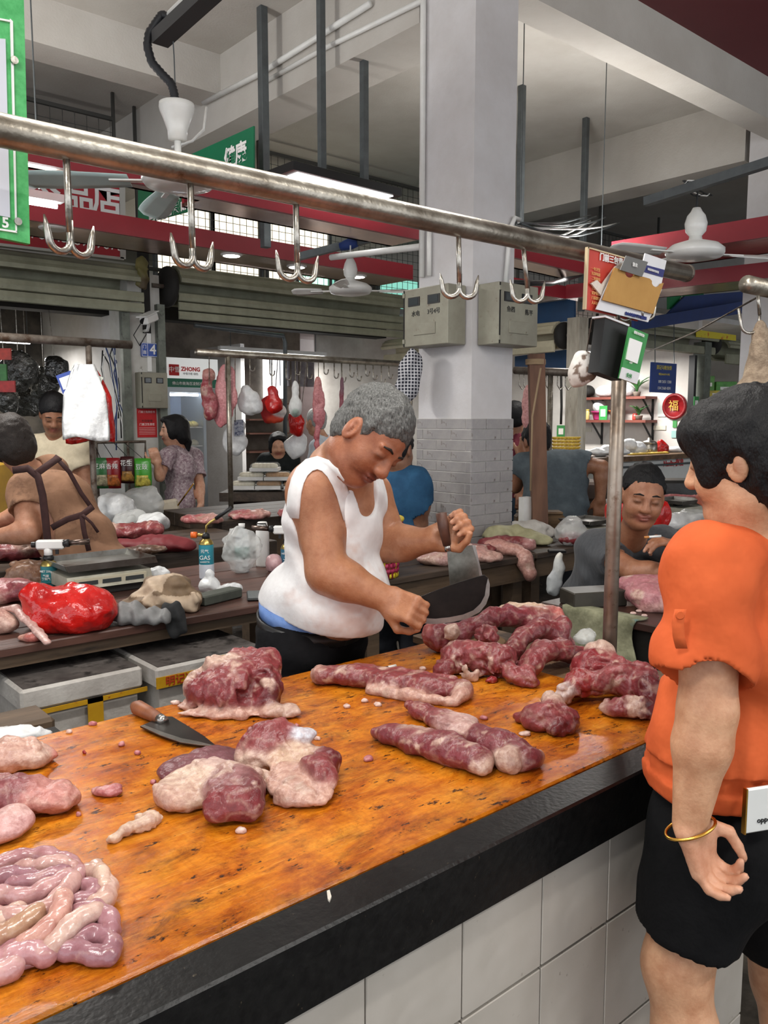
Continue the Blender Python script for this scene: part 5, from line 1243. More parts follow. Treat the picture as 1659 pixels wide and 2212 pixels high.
# neighbour rail with hook and sack
rl2 = thing('hanging_rail', Vector((4.05, 1.3, .85)), 'steel pipe rail of the neighbour stall with a hanging burlap sack', 'rail')
MB().tube([(2.66, 1.303, 1.98), (4.6, 1.31, 1.98)], .0285, 18).build('rail_pipe', m_steel, rl2, True); MB().tube([(4.05, 1.3, .85), (4.05, 1.3, 1.98)], .02, 14).build('pole', m_rust, rl2, True)
p = onY(1640, 700, 1.303)
hk = thing('meat_hook', p, 'single steel hook on the neighbour rail holding the burlap sack', 'hook')
MB().tube([(p.x-.02, 1.303, 1.955), p+UP*.03], .006, 8).build('shank', m_hook, hk, True)
MB().tube([p+UP*.03]+[p+RT*(-.03+.03*math.cos(u))+UP*(.0-.03*math.sin(u)) for u in np.linspace(0, 3.1, 9)]+[p-RT*.07+UP*.05], .005, 8).build('prong', m_hook, hk, True)
lump('burlap_sack', [(onY(1650, 800, 1.30), (.06, .05, .12)), (onY(1642, 740, 1.30), (.03, .03, .07)), (onY(1640, 860, 1.3), (.085, .055, .09))], .006, mat('burlap', (168, 150, 128), (128, 110, 92), 40, .9, bump=.003, bscale=200), amp=.006, fr=24)
tag(bpy.data.objects['burlap_sack'], 'stained burlap sack hanging from the neighbour rail', 'sack')
# ================================================================== foam boxes under the table
m_foam = mat('foam', (196, 192, 186), (168, 162, 156), 8, .7, bump=.002, bscale=60, spots=(70, 60, 50), spot_scale=20, spot_amt=.66)
m_foamt = mat('foam_dirty', (62, 56, 54), (104, 98, 94), 5, .6, spots=(40, 36, 34), spot_scale=9, spot_amt=.5)
m_ytape = mat('yellow_tape', (206, 158, 34), (188, 140, 28), 10, .4, spots=(150, 44, 24), spot_scale=40, spot_amt=.62)
def foam_box(x0, x1, y0, y1, z0, z1, label, tape):
    t = thing('foam_box', Vector(((x0+x1)/2, (y0+y1)/2, z0)), label, 'box', 'foam boxes under the table')
    MB().box((x0+.015, y0+.015, z0), (x1-.015, y1-.015, z1-.07)).build('box', m_foam, t)
    ld = MB().box((x0, y0, z1-.07), (x1, y1, z1), .008).build('lid', m_foam, t); MB().box((x0+.012, y0+.012, z1-.001), (x1-.012, y1-.012, z1+.003)).build('grime', m_foamt, ld)
    for (a, b, c, d) in tape: MB().box((x0+a, y0-.002, z1+c), (x0+b, y0+.002, z1+d)).build('tape', m_ytape, t)
    return t
YA = onZ(170, 1468, .74).y
zA = onY(170, 1468, YA).z; xa0, xa1 = onY(44, 1500, YA).x, onY(308, 1440, YA).x
foam_box(xa0, xa1, YA, YA+.5, 0, zA, 'white foam box with a dirty lid under the table, yellow patch on its side', [(.06, .4, -.085, -.07), (.2, .25, -.16, -.07)])
YB_ = onZ(440, 1424, .74).y
zB = onY(440, 1424, YB_).z; xb0, xb1 = xa1+.02, onY(572, 1392, YB_).x
o = foam_box(xb0, xb1, YB_, YB_+.5, 0, zB, 'foam box with yellow tape and red writing beside the butcher', [(0, xb1-xb0, -.068, -.03), (.2, .26, -.03, 0)])
text('明记冷冻 POONOM', ((xb0+xb1)/2-.02, YB_-.004, zB-.05), AX, UP, .036, mat('red_ink', (180, 40, 30), rough=.6), o)
tag(MB().box((xa0-.3, 2.2, 0), (xa0-.01, 2.34, onY(30, 1555, 2.25).z), .01).build('wood_log', m_apr), 'old timber offcut standing before the foam box', 'timber')
b_ = onZ(30, 1595, .845)
# ================================================================== things on the table behind the butcher
ZT1 = .85
def gas_torch(p, H, label, kind, cans=(60, 140, 150), turn=0.):
    t = thing('gas_torch', p, label, 'gas torch', 'gas torches'); r = .0325; p = Vector(p)
    m1 = mat('can_label_%d' % cans[0], cans, tuple(int(q*.9) for q in cans), 9, .35); m2 = mat('can_white', (206, 212, 222), rough=.35); mg = mat('can_brass', (186, 164, 96), rough=.3, metal=.9)
    MB().lathe(p, [(r*.94, 0), (r, .006), (r, H*.98)], 24).build('can', m1, t, 'auto')
    if kind != 'gun': MB().lathe(p, [(r*1.012, H*.02), (r*1.012, H*.42)], 24).build('white_band', m2, t, 'auto')
    else: MB().lathe(p, [(r*1.012, H*.3), (r*1.012, H*.33)], 24).build('dark_stripe', m_black, t, 'auto')
    MB().lathe(p, [(r, H*.98), (r*.98, H), (r*.85, H+.012), (r*.5, H+.022), (r*.35, H+.03)], 24).build('shoulder', mg, t, True)
    f = Vector((math.cos(turn), math.sin(turn), 0)); sd_ = UP.cross(f)
    for i, (s, hz, sz) in enumerate((('GAS', .62, .026), ('元气', .8, .018), ('CASSETTE', .5, .009))):
        if kind == 'gun': s = ('气罐', 'NET 250g', '丁烷气')[i]; sz = .012
        text(s, p-FW*(r+.0015)+UP*(H*hz)+RT*0, RT, UP, sz, m_wtxt, t)
    q = p+UP*(H+.03)
    if kind == 'gun':
        MB().lathe(q, [(.02, -.01), (.022, .0), (.018, .012)], 16).build('collar', m_black, t, True)
        MB().tube([q+UP*.005, q+UP*.045], .017, 12).build('grip', m_white, t, True)
        MB().obox(q+UP*.055+f*.01, (.055, .017, .019), f, sd_, bev=.006).build('torch_body', m_white, t)
        MB().lathe(q+UP*.055-f*.05, [(.012, -.014), (.012, 0)], 14, sd_, UP, f).build('knob', m_black, t)
        MB().tube([q+UP*.058+f*.062, q+UP*.06+f*.085], .016, 14).build('nozzle_ring', m_black, t, True); MB().tube([q+UP*.06+f*.08, q+UP*.065+f*.165], .0115, 14).build('nozzle', mat('burnt_steel', (120, 104, 96), (80, 66, 60), 8, .3, metal=.9), t, True)
        MB().obox(q+UP*.03+f*.035, (.006, .005, .015), f, sd_).build('trigger', m_black, t)
    elif kind == 'wand':
        MB().lathe(q, [(.018, -.006), (.016, .01), (.008, .02)], 14).build('valve', m_black, t, True)
        MB().tube([q+UP*.008, q+UP*.008-f*.045], .008, 10).build('valve_stem', mg, t, True); MB().tube([q+UP*.008-f*.04, q+UP*.008-f*.065], .014, 12).build('knob', mat('orange_knob', (232, 104, 30), rough=.4), t, True)
        MB().tube([q+UP*.01, q+UP*.05+f*.003, q+UP*.06+f*.015, q+UP*.085+f*.05], .005, 10).build('pipe', mg, t, True); MB().tube([q+UP*.08+f*.045, q+UP*.13+f*.115], .0085, 12).build('burner_tube', m_black, t, True)
    else:
        mb_ = mat('blue_plastic', (34, 60, 150), rough=.35)
        MB().lathe(q, [(.02, -.012), (.024, .0), (.018, .02)], 16).build('collar', mb_, t, True); MB().tube([q+UP*.02, q+UP*.045], .016, 12).build('grip', mb_, t, True)
        MB().tube([q+UP*.05-f*.05, q+UP*.056-f*.02, q+UP*.056+f*.03, q+UP*.052+f*.05], [.014, .024, .024, .014], 14).build('torch_body', mb_, t, True)
        MB().tube([q+UP*.052+f*.045, q+UP*.066+f*.125], .0085, 12).build('nozzle', m_hook, t, True); MB().tube([q+UP*.05-f*.05, q+UP*.05-f*.062], .008, 10).build('knob', mat('red_knob', (200, 40, 36), rough=.4), t, True)
    return t
TR = THETA-math.pi/2                      # direction pointing right in the picture
gas_torch(onZ(108, 1275, ZT1), .105, 'teal gas can with a white torch gun next to the scale', 'gun', (48, 130, 138), TR+.1)
gas_torch(onZ(447, 1249, ZT1), .155, 'teal and white gas can with an orange-knobbed wand torch', 'wand', (52, 142, 160), TR)
gas_torch(onZ(882, 1168, .85), .15, 'gas can with a blue torch head beside the column', 'blue', (70, 130, 150), TR)
# electronic scale
def scale(p, w, dp, hgt, label, disp=True, ang=0.):
    t = thing('weighing_scale', p, label, 'scale', 'weighing scales'); x, y, z = p
    mbod = mat('scale_body', (186, 184, 168), (150, 146, 130), 8, .5, spots=(70, 62, 50), spot_scale=18, spot_amt=.62); mtr = mat('scale_tray', (150, 150, 146), (118, 114, 108), 8, .32, metal=.8, spots=(90, 66, 54), spot_scale=9, spot_amt=.6)
    MB().box((x-w*.44, y-dp*.45, z), (x+w*.44, y+dp*.5, z+hgt*.28), .004).build('base', m_dark, t)
    MB().prism([(x-w*.47, y-dp*.5, z+hgt*.25), (x-w*.47, y-dp*.42, z+hgt*.62), (x-w*.47, y+dp*.5, z+hgt*.66), (x-w*.47, y+dp*.5, z+hgt*.25)], (w*.94, 0, 0)).build('body', mbod, t)
    MB().tube([(x, y, z+hgt*.6), (x, y, z+hgt*.85)], .03, 10).build('support', m_dark, t)
    pan = MB(); zz = z+hgt*.82
    pan.box((x-w*.46, y-dp*.44, zz), (x+w*.46, y+dp*.46, zz+.004))
    for (a, b, c, d) in ((-.5, -.48, .5, -.44), (-.5, .46, .5, .5)): pan.prism([(x+w*a*.92, y+dp*b*(.92 if b < 0 else 1), zz), (x+w*a, y+dp*b*1.06, zz+hgt*.2), (x+w*a, y+dp*b*1.09, zz+hgt*.2), (x+w*a*.92, y+dp*b, zz-.003)], (w, 0, 0))
    for s in (-1, 1): pan.prism([(x+s*w*.46, y-dp*.44, zz), (x+s*w*.5, y-dp*.5, zz+hgt*.2), (x+s*w*.5, y+dp*.52, zz+hgt*.2), (x+s*w*.46, y+dp*.46, zz)], (s*.004, 0, 0))
    pan.build('tray', mtr, t)
    if disp:
        pn = MB().obox((x, y-dp*.462, z+hgt*.435), (w*.4, .006, hgt*.13), AX, (0, math.cos(.2), -math.sin(.2)*-1)).build('display_panel', mat('panel_cream', (206, 200, 176), rough=.4), t)
        for i in (-1, 0, 1): MB().obox((x+i*w*.26, y-dp*.474, z+hgt*.435), (w*.105, .004, hgt*.08), AX).build('display', m_glass, pn)
        for s in (-1, 1): MB().tube([(x+s*w*.38, y-dp*.35, z-.0), (x+s*w*.38, y-dp*.35, z+.01)], .015, 10).build('foot', m_black, t)
    return t
ps = onZ(244, 1282, ZT1); scale((ps.x, ps.y+.14, ZT1), .37, .28, .13, 'steel-trayed electronic scale with three displays on the table')
def rest(px, py, z): return onZ(px, py, z)
# red bag of meat with knot
p = onZ(125, 1368, ZT1); Dp = p.x*_c+p.y*_s+.1
def Dz(px, py, z): q = onZ(px, py, z); return q.x*_c+q.y*_s
def put(name, px, py_base, z, parts, m, label, cat, h=.007, group=None, **kw):
    """soft thing standing on height z; parts in metres right/away/up from the base pixel"""
    b = onZ(px, py_base, z); L_ = [(b+RT*a[0]+FW*a[1]+UP*a[2], r)+tuple(rest_) for a, r, *rest_ in parts]
    kw.setdefault('cut', [((0, 0, z+.001), (0, 0, -1))])
    o = lump(name, L_, h, m, **kw); 
    return tag(o, label, cat, group)
put('red_bag_of_meat', 128, 1372, ZT1, [((-.0, .1, .06), (.15, .13, .085)), ((.04, .1, .055), (.105, .12, .07)), ((-.09, .06, .11), (.05, .04, .035)), ((-.1, .05, .13), (.03, .03, .03))], m_redbag, 'knotted red plastic bag full of meat on the table', 'bag', .007, amp=.006, fr=26, fold=(CV(.6, .3, .7), .003, 110), k=.04)
put('crumpled_rag', 347, 1325, ZT1, [((0, .08, .04), (.13, .1, .055)), ((.0, .09, .09), (.075, .07, .04)), ((.08, .05, .03), (.07, .06, .04)), ((-.1, .05, .02), (.07, .06, .03))], m_vc, 'dirty beige rag crumpled beside the scale', 'rag', .006, amp=.012, fr=22, default=(178, 156, 130), fold=(CV(.5, .2, .9), .006, 90),
    colfn=lambda V, c: np.where(vnoise(V.astype(np.float32), 16, 4)[:, None] > .15, LC(120, 98, 74), LC(188, 166, 142))*(1+.15*vnoise(V.astype(np.float32), 50, 5)[:, None]))
put('grey_cloth', 270, 1352, ZT1, [((.0, .05, .03), (.06, .07, .04)), ((.06, .04, .025), (.08, .05, .028)), ((.11, .03, .02), (.04, .035, .018))], m_vc, 'twisted grey cloth lying between red bag and rag', 'cloth', .006, amp=.006, fr=28, default=(122, 122, 122), fold=(CV(1, 0, .3), .006, 120))
b = onY(375, 1320, 2.62)
tag(lump('black_cloth', [(onZ(366, 1336, ZT1)+UP*.012, (.045, .035, .016)), (b+UP*.0, (.045, .028, .03)), (onY(382, 1350, 2.61), (.035, .022, .045))], .006, mat('black_cloth', (30, 31, 32), (46, 47, 48), 12, .9), amp=.006, fr=30, fold=(CV(1, 0, .2), .005, 110), k=.03), 'black cloth hanging over the table edge', 'cloth')
put('clear_bag', 335, 1262, ZT1, [((0, .05, .03), (.05, .04, .035))], m_milky, 'small crumpled plastic bag beside the scale', 'bag', .006, amp=.008, fr=35)
put('clear_bag', 465, 1285, ZT1, [((-.03, .04, .03), (.045, .04, .035)), ((-.03, .04, .065), (.018, .018, .03)), ((.06, .04, .02), (.045, .03, .022))], m_milky, 'knotted white plastic bag on the table before the whetstone', 'bag', .005, amp=.006, fr=45, k=.015)
p = onZ(468, 1302, ZT1); d = (AX*.93-AY*-.25).normalized(); tag(MB().obox(p+UP*.02+FW*.03, (.1, .035, .019), d, bev=.005).build('whetstone', mat('whetstone', (78, 82, 74), (60, 64, 58), 12, .7)), 'dark green-grey whetstone near the table edge', 'whetstone')
p = onZ(550, 1296, ZT1); o = thing('mobile_phone', p, 'black phone lying on the table beside the whetstone', 'phone'); MB().obox(p+UP*.006+FW*.05, (.078, .038, .005), (AX*.5+AY*.86), bev=.004).build('case', m_black, o); MB().obox(p+UP*.0115+FW*.05, (.072, .034, .0008), (AX*.5+AY*.86)).build('screen', mat('dark_screen', (70, 76, 78), rough=.15), o)
p = onZ(370, 1246, ZT1); tag(MB().tube([p+UP*.008-RT*.03, p+UP*.008+RT*.055-FW*.03], .006, 8).build('marker_pen', m_dark, None, True), 'dark brush handle lying behind the rag', 'brush')
# bottle in a clear bag, white bottle, pink bag
p = onZ(520, 1240, ZT1); o = thing('water_bottle', p, 'clear water bottle with a green label wrapped in a plastic bag', 'bottle')
m_pet = mat('pet', (220, 228, 232), rough=.1, alpha=.45, spec=.8)
MB().lathe(p+FW*.05, [(.03, 0), (.034, .01), (.034, .15), (.026, .175), (.013, .2), (.013, .215)], 18).build('bottle', m_pet, o, True); MB().lathe(p+FW*.05, [(.035, .065), (.0352, .12)], 18).build('label', mat('green_label', (28, 92, 84), (40, 120, 110), 30, .4), o, True); MB().lathe(p+FW*.05, [(.015, .208), (.015, .225)], 14).build('cap', m_white, o, True)
put('clear_bag', 515, 1242, ZT1, [((0, .05, .09), (.075, .06, .09)), ((-.01, .05, .16), (.05, .05, .05)), ((.05, .05, .13), (.04, .04, .05))], m_clear, 'crumpled clear bag around the water bottle', 'bag', .006, amp=.012, fr=28, k=.04)
p = onZ(566, 1226, ZT1); o = thing('white_flask', p, 'tall white bottle with a handle behind the butcher', 'bottle'); MB().lathe(p+FW*.03, [(.03, 0), (.032, .01), (.032, .17), (.026, .185), (.024, .21), (.02, .215)], 18).build('bottle', m_white, o, True); MB().tube([p+UP*.19+RT*-.026+FW*.0, p+UP*.21-RT*.02, p+UP*.21+RT*.02, p+UP*.19+RT*.026], .003, 6).build('handle', m_black, o, True)
put('pink_bag', 590, 1238, ZT1, [((0, .04, .035), (.04, .04, .045))], mat('pink_bag', (206, 168, 170), (180, 140, 144), 10, .3), 'pinkish bag of offal behind the butcher', 'bag', .006, amp=.006, fr=35)
gas_torch(onZ(622, 1232, ZT1), .105, 'gas torch whose black nozzle pokes out behind the tank top', 'gun', (58, 120, 150), TR+3.14)
# ================================================================== woven basket
ZK = .85; p = onZ(838, 1250, ZK); bx, by = p.x, p.y+.12
o = thing('woven_basket', Vector((bx, by, ZK)), 'woven pink and yellow plastic basket behind the butcher', 'basket')
m_pk = mat('basket_pink', (168, 52, 84), rough=.4); m_yl = mat('basket_yellow', (206, 182, 48), rough=.4)
HB = .26; nC = 30
for r_ in range(11):
    z0 = ZK+r_*HB/11; f = .9+.16*r_/11; pts = []
    for i in range(nC*2):
        a = 2*math.pi*i/(nC*2); pts.append(Vector((bx+math.cos(a)*.115*f, by+math.sin(a)*.15*f, z0+HB/22))*1.0+Vector((math.cos(a), math.sin(a), 0))*(.006*(1 if (i+r_) % 2 else -1)))
    MB().tube(pts, [(.004, HB/24)]*len(pts), 6, closed=True).build('weave_band', m_yl if r_ in (0, 3) else m_pk, o, True)
for i in range(nC):
    a = 2*math.pi*i/nC
    MB().tube([Vector((bx+math.cos(a)*.115*(.9+.16*u), by+math.sin(a)*.15*(.9+.16*u), ZK+HB*u)) for u in (0, .5, 1)], .005, 6).build('stake', m_yl if i % 3 == 0 else m_pk, o, True)
MB().tube([Vector((bx+math.cos(a)*.124, by+math.sin(a)*.161, ZK+HB)) for a in np.linspace(0, 2*math.pi, 33)[:-1]], .011, 8, closed=True).build('rim', m_yl, o, True)
MB().tube([Vector((bx, by-.15+.3*u, ZK+HB+.09*math.sin(math.pi*u))) for u in np.linspace(0, 1, 12)], .008, 8).build('handle', m_yl, o, True)
# ================================================================== leaning timber post and rope right of the column
pb = onZ(1166, 1160, .85)
o = thing('timber_post', pb, 'brown timber post with wound rope standing on the table right of the column', 'post')
top = onD(1158, 765, pb.x*_c+pb.y*_s); MB().obox((pb+top)/2, ((top-pb).length/2, .045, .035), (top-pb).normalized(), None, FW).build('timber', mat('post_wood', (120, 86, 66), (92, 64, 50), 6, .75, bump=.003, bscale=20, stretch=(2, 2, .3)), o)
for i in range(4):
    c = onD(1157, 778+i*5, pb.x*_c+pb.y*_s); MB().tube([c+RT*(.055*math.cos(u))+FW*(.045*math.sin(u))+UP*.006*i for u in np.linspace(0, 6.28, 17)[:-1]], .006, 6, closed=True).build('rope_turn', mat('rope', (150, 128, 100), rough=.9), o, True)
MB().tube([onD(1168, 795, 4.7), onD(1150, 900, 4.68), onD(1146, 1060, 4.66)], .006, 6).build('rope_end', _M['rope'], o, True)
q = onZ(1133, 1160, .85); tag(MB().box((q.x-.035, q.y-.02, .85), (q.x+.035, q.y+.02, .85+.24)).build('white_board_strip', m_white), 'short white painted stake beside the timber post', 'stake')
# ================================================================== meat on the orange board
m_meat = mat('raw_meat', (255, 255, 255), (214, 196, 196), 70, .36, vcol=True, bump=.0022, bscale=110, sss=.05, spec=.5)
MU, MD, FT, SKN, BN = (146, 64, 68), (116, 44, 50), (222, 192, 174), (224, 182, 164), (226, 224, 228)
def meat_cols(seed, fat=.35, sc=24., dirn=None, dark=.25):
    def f(V, c):
        P = V.astype(np.float32)
        if dirn is not None: dv = np.array(Vector(dirn).normalized(), np.float32); Q_ = P-np.outer(P@dv, dv)*.75
        else: Q_ = P
        n = vnoise(Q_, sc, seed)*.6+vnoise(Q_, sc*2.3, seed+1)*.4+vnoise(Q_, sc*5, seed+7)*.2
        m = np.clip((n-(.62-fat))*5, 0, 1)[:, None]*.85
        c = c*(1-m)+LC(*FT)*m
        ln = np.clip(1-np.abs(vnoise(Q_, sc*1.5, seed+11))*9, 0, 1)[:, None]*.36*(fat > .08); c = c*(1-ln)+LC(*FT)*ln
        d = np.clip(vnoise(Q_, sc*.7, seed+3)*.9+vnoise(P, sc*3, seed+4)*.4, -1, 1)[:, None]; return np.clip(c*.8*(1-dark*np.clip(d, 0, 1)+.08*d), 0, 1)
    return f
def on_board(px, py, z=0.): return onZ(px, py, ZT)+UP*z
def RZ(a): 
    """basis turned by a degrees about the vertical, 0 = picture right"""
    c, s = math.cos(math.radians(a)), math.sin(math.radians(a)); X = RT*c+FW*s; Y = FW*c-RT*s
    return np.array([[X[i], Y[i], UP[i]] for i in range(3)], np.float32)
def meat(label, parts, h=.0045, fat=.3, amp=.006, fr=32., k=.022, seed=1, name='pork_cut', cat='meat', group='pork on the orange board', sub=(), sc=24., dirn=None, z0=None, caps=(), default=MU, fold=None):
    """parts: (px, py, z, (w,d,h), angle, colour) ellipsoids; caps: ([(px,py,z)...], radii, colour, flat)"""
    sd = SDF()
    for (px, py, z, r, a, col) in parts: sd.ell(on_board(px, py, z), r, RZ(a), k, col)
    for (pts, rs, col, fl) in caps:
        P_ = [on_board(*q) for q in pts]; rs = rs if isinstance(rs, (list, tuple)) else [rs]*len(P_)
        sd.chain(P_, rs, k, col, fl)
    for (px, py, z, r, a) in sub: sd.ell(on_board(px, py, z), r, RZ(a), .01, None, 1)
    def disp(P):
        d = amp*(.8*vnoise(P, fr, seed)+.4*vnoise(P, fr*2.2, seed+5)+.2*vnoise(P, fr*4.5, seed+6)+.75*np.clip(1-4*np.abs(vnoise(P, fr*.9, seed+8)), 0, 1))
        if fold is not None: d = d+fold[1]*np.sin((P@np.array(fold[0], np.float32))*fold[2]+3*vnoise(P, 12, seed+2))
        return d
    sd.disp = disp
    sd.plane((0, 0, (ZT if z0 is None else z0)-.001), (0, 0, -1))
    o = sdf_obj(name, sd, h, m_meat, None, default, meat_cols(seed, fat, sc, dirn), pad=amp*2+.004+(fold[1] if fold else 0))
    return tag(o, label, cat, group)
PK = (162, 80, 82)
meat('big pork shoulder with a pale skin rim near the butcher', [(505, 1530, .05, (.1, .07, .055), 0, MU), (455, 1525, .04, (.06, .06, .045), 0, MU), (560, 1515, .07, (.055, .055, .05), 0, MU), (575, 1530, .04, (.04, .05, .055), 20, MD), (420, 1515, .045, (.028, .04, .03), 0, FT), (480, 1515, .09, (.05, .04, .025), -5, FT), (530, 1500, .1, (.04, .035, .025), 0, PK), (575, 1505, .095, (.035, .035, .03), 0, MU), (475, 1548, .008, (.105, .03, .014), -2, SKN), (410, 1530, .008, (.035, .025, .01), 0, SKN), (620, 1546, .012, (.045, .035, .018), 0, FT)], fat=.26, amp=.009, fr=30, seed=3, sub=((520, 1548, .05, (.014, .02, .02), 0), (545, 1540, .07, (.012, .02, .03), 0)))
meat('long pork belly strip with fat along one side', [(690, 1474, .022, (.025, .03, .024), 0, SKN), (1000, 1512, .02, (.02, .045, .02), -20, SKN)], caps=(([(700, 1476, .022), (760, 1480, .026), (840, 1490, .024), (920, 1500, .022), (990, 1508, .02)], [.03, .034, .034, .034, .034], MU, (UP, .75)), ([(800, 1498, .008), (880, 1512, .008), (980, 1526, .008)], [.014, .016, .014], SKN, None), ([(770, 1470, .035), (860, 1480, .035), (980, 1492, .03)], [.012, .012, .012], PK, None)), fat=.3, amp=.004, seed=5, dirn=AX, sc=36)
meat('dark red loin lying before the long strip', [(1045, 1672, .016, (.02, .03, .018), -20, FT)], caps=(([(812, 1596, .014), (850, 1606, .02), (900, 1624, .022), (960, 1640, .026), (1020, 1662, .026)], [.016, .026, .03, .038, .036], (142, 64, 72), (UP, .75)), ([(880, 1612, .034), (920, 1624, .036)], [.012, .012], FT, None)), fat=.2, amp=.004, seed=7, dirn=AX+AY*-.3, sc=40)
meat('two-toned loin with a pale sinew sheet in the middle', [(985, 1580, .018, (.05, .05, .02), -50, (232, 196, 188)), (1010, 1598, .02, (.05, .035, .018), -40, (228, 190, 180)), (1098, 1668, .022, (.026, .024, .03), 0, FT), (1150, 1652, .016, (.024, .022, .016), 20, SKN)], caps=(([(886, 1538, .018), (910, 1552, .02), (945, 1572, .02), (975, 1592, .016)], [.016, .024, .024, .022], MU, (UP, .8)), ([(1040, 1618, .024), (1080, 1638, .026), (1128, 1658, .022)], [.034, .038, .034], (140, 64, 72), (UP, .8))), fat=.22, amp=.0045, seed=9, sc=32)
meat('small folded lump of pork near the counter edge', [(1185, 1575, .03, (.045, .04, .035), 0, PK), (1150, 1572, .02, (.03, .03, .025), 0, MU), (1225, 1578, .022, (.03, .035, .028), -30, MU), (1190, 1560, .05, (.025, .03, .022), 0, FT), (1128, 1560, .012, (.018, .02, .014), 0, MU), (1210, 1590, .015, (.03, .02, .018), 0, MD)], fat=.25, amp=.007, fr=36, seed=11)
meat('meaty leg bone at the right end of the board', [(1250, 1515, .045, (.036, .036, .036), 0, (158, 44, 46)), (1222, 1524, .03, (.024, .024, .024), 0, (226, 210, 206)), (1380, 1520, .045, (.05, .05, .048), 0, MU), (1402, 1535, .04, (.035, .045, .045), 0, MD), (1350, 1548, .022, (.05, .03, .024), 0, MU), (1310, 1545, .014, (.022, .02, .016), 0, FT), (1385, 1552, .02, (.04, .03, .024), 0, MD)], caps=(([(1255, 1512, .045), (1300, 1515, .05), (1340, 1512, .055), (1390, 1510, .06)], [.03, .026, .034, .034], PK, None),), fat=.28, amp=.008, seed=13)
meat('blood-red bony chunk beside the pole foot', [(1268, 1480, .05, (.045, .05, .05), 0, (150, 50, 56)), (1250, 1495, .02, (.03, .04, .03), 0, MU), (1305, 1480, .05, (.045, .04, .04), -15, PK), (1290, 1470, .085, (.04, .03, .025), -20, FT), (1340, 1485, .04, (.04, .035, .035), 0, PK)], fat=.3, amp=.008, seed=15)
meat('knobbly neck-bone chunk in front of the rib arches', [(985, 1450, .045, (.045, .05, .05), 0, MU), (1030, 1455, .05, (.055, .05, .045), 0, PK), (1075, 1462, .045, (.05, .05, .045), 0, MU), (975, 1420, .075, (.028, .03, .03), 0, FT), (1050, 1435, .085, (.03, .035, .03), 0, MU), (960, 1465, .02, (.03, .03, .03), 0, MU), (1120, 1478, .024, (.05, .035, .026), -10, PK), (1015, 1470, .02, (.03, .02, .03), 0, FT), (1148, 1482, .014, (.02, .025, .014), 0, MU), (1060, 1476, .012, (.016, .014, .014), 0, (168, 50, 56))], fat=.34, amp=.01, fr=30, seed=17, sub=((1012, 1470, .05, (.012, .02, .025), 0), (1052, 1475, .04, (.012, .02, .02), 0)))
# chopping block under the spine
cb = on_board(1080, 1425); o = thing('chopping_block', Vector((cb.x, cb.y+.08, ZT)), 'worn wooden chopping block under the spine arch', 'chopping block')
m_cb = mat('block_wood', (104, 80, 52), (66, 50, 34), 5, .6, bump=.004, bscale=14, stretch=(.5, .5, 3), spots=(40, 30, 22), spot_scale=7, spot_amt=.56)
MB().lathe(Vector((cb.x, cb.y+.1, ZT)), [(.096, 0), (.1, .01), (.1, .03), (.094, .034)], 28).build('block', m_cb, o, 'auto')
MB().lathe(Vector((cb.x, cb.y+.1, ZT)), [(.0945, .033), (.09, .038), (.07, .039)], 28).build('cutting_face', mat('block_face', (128, 102, 72), (96, 74, 52), 7, .6), o, 'auto')
def arch(label, pts, rs, col, seed, top=None, fat=.25, flat=None, extra=(), rib=None):
    sd = SDF(); P_ = [Vector(p) for p in pts]
    sd.chain(P_, rs, .02, col, flat)
    for (c, r, a, cc) in extra: sd.ell(c, r, RZ(a), .02, cc)
    def disp(P): return .006*(vnoise(P, 32, seed)+.6*vnoise(P, 70, seed+1))+(rib[1]*np.sin((P@np.array(rib[0], np.float32))*rib[2]) if rib else 0)
    sd.disp = disp; sd.plane((0, 0, ZT-.001), (0, 0, -1))
    return tag(sdf_obj('pork_rib_piece', sd, .0045, m_meat, None, col, meat_cols(seed, fat, 26), pad=.02), label, 'meat', 'pork on the orange board')
DA = 2.5
A_ = lambda px, py, D: onD(px, py, D)
arch('long pork spine arching over the chopping block with a pale far end', [A_(948, 1372, 2.445), A_(985, 1370, 2.455), A_(1020, 1352, 2.475), A_(1060, 1335, 2.505), A_(1100, 1330, 2.545), A_(1140, 1338, 2.575), A_(1180, 1335, 2.605)], [.036, .034, .026, .026, .03, .035, .036], (150, 66, 74), 21, fat=.24, extra=[(A_(1130, 1318, 2.625), (.085, .06, .022), 0, (240, 212, 180)), (A_(1195, 1328, 2.625), (.035, .05, .03), 0, (222, 130, 120)), (A_(1180, 1352, 2.605), (.04, .05, .03), 0, FT), (A_(955, 1385, 2.445), (.045, .045, .032), 0, MU), (A_(930, 1365, 2.455), (.02, .03, .03), 0, (206, 120, 116)), (A_(1205, 1370, 2.625), (.03, .06, .06), 0, MD)])
arch('second rib sheet bending down behind the neck bones', [A_(1100, 1440, 2.32), A_(1108, 1405, 2.36), A_(1130, 1375, 2.4), A_(1165, 1358, 2.44), A_(1200, 1368, 2.48), A_(1222, 1400, 2.5), A_(1232, 1440, 2.5)], [.024, .024, .026, .028, .03, .03, .026], (142, 62, 66), 23, fat=.22, flat=(CV(.35, 1), 1.5), extra=[(A_(1215, 1350, 2.5), (.03, .04, .03), 0, MU)])
arch('third rib sheet arching over the board towards the pole', [A_(1130, 1460, 2.2), A_(1150, 1430, 2.22), A_(1175, 1405, 2.26), A_(1215, 1402, 2.3), A_(1255, 1420, 2.32), A_(1282, 1450, 2.3)], [.024, .026, .028, .028, .026, .022], MU, 25, fat=.22, flat=(CV(-.2, 1), 1.6), extra=[(A_(1290, 1428, 2.36), (.03, .03, .02), -20, MU), (A_(1120, 1450, 2.26), (.03, .04, .03), 0, MU)])
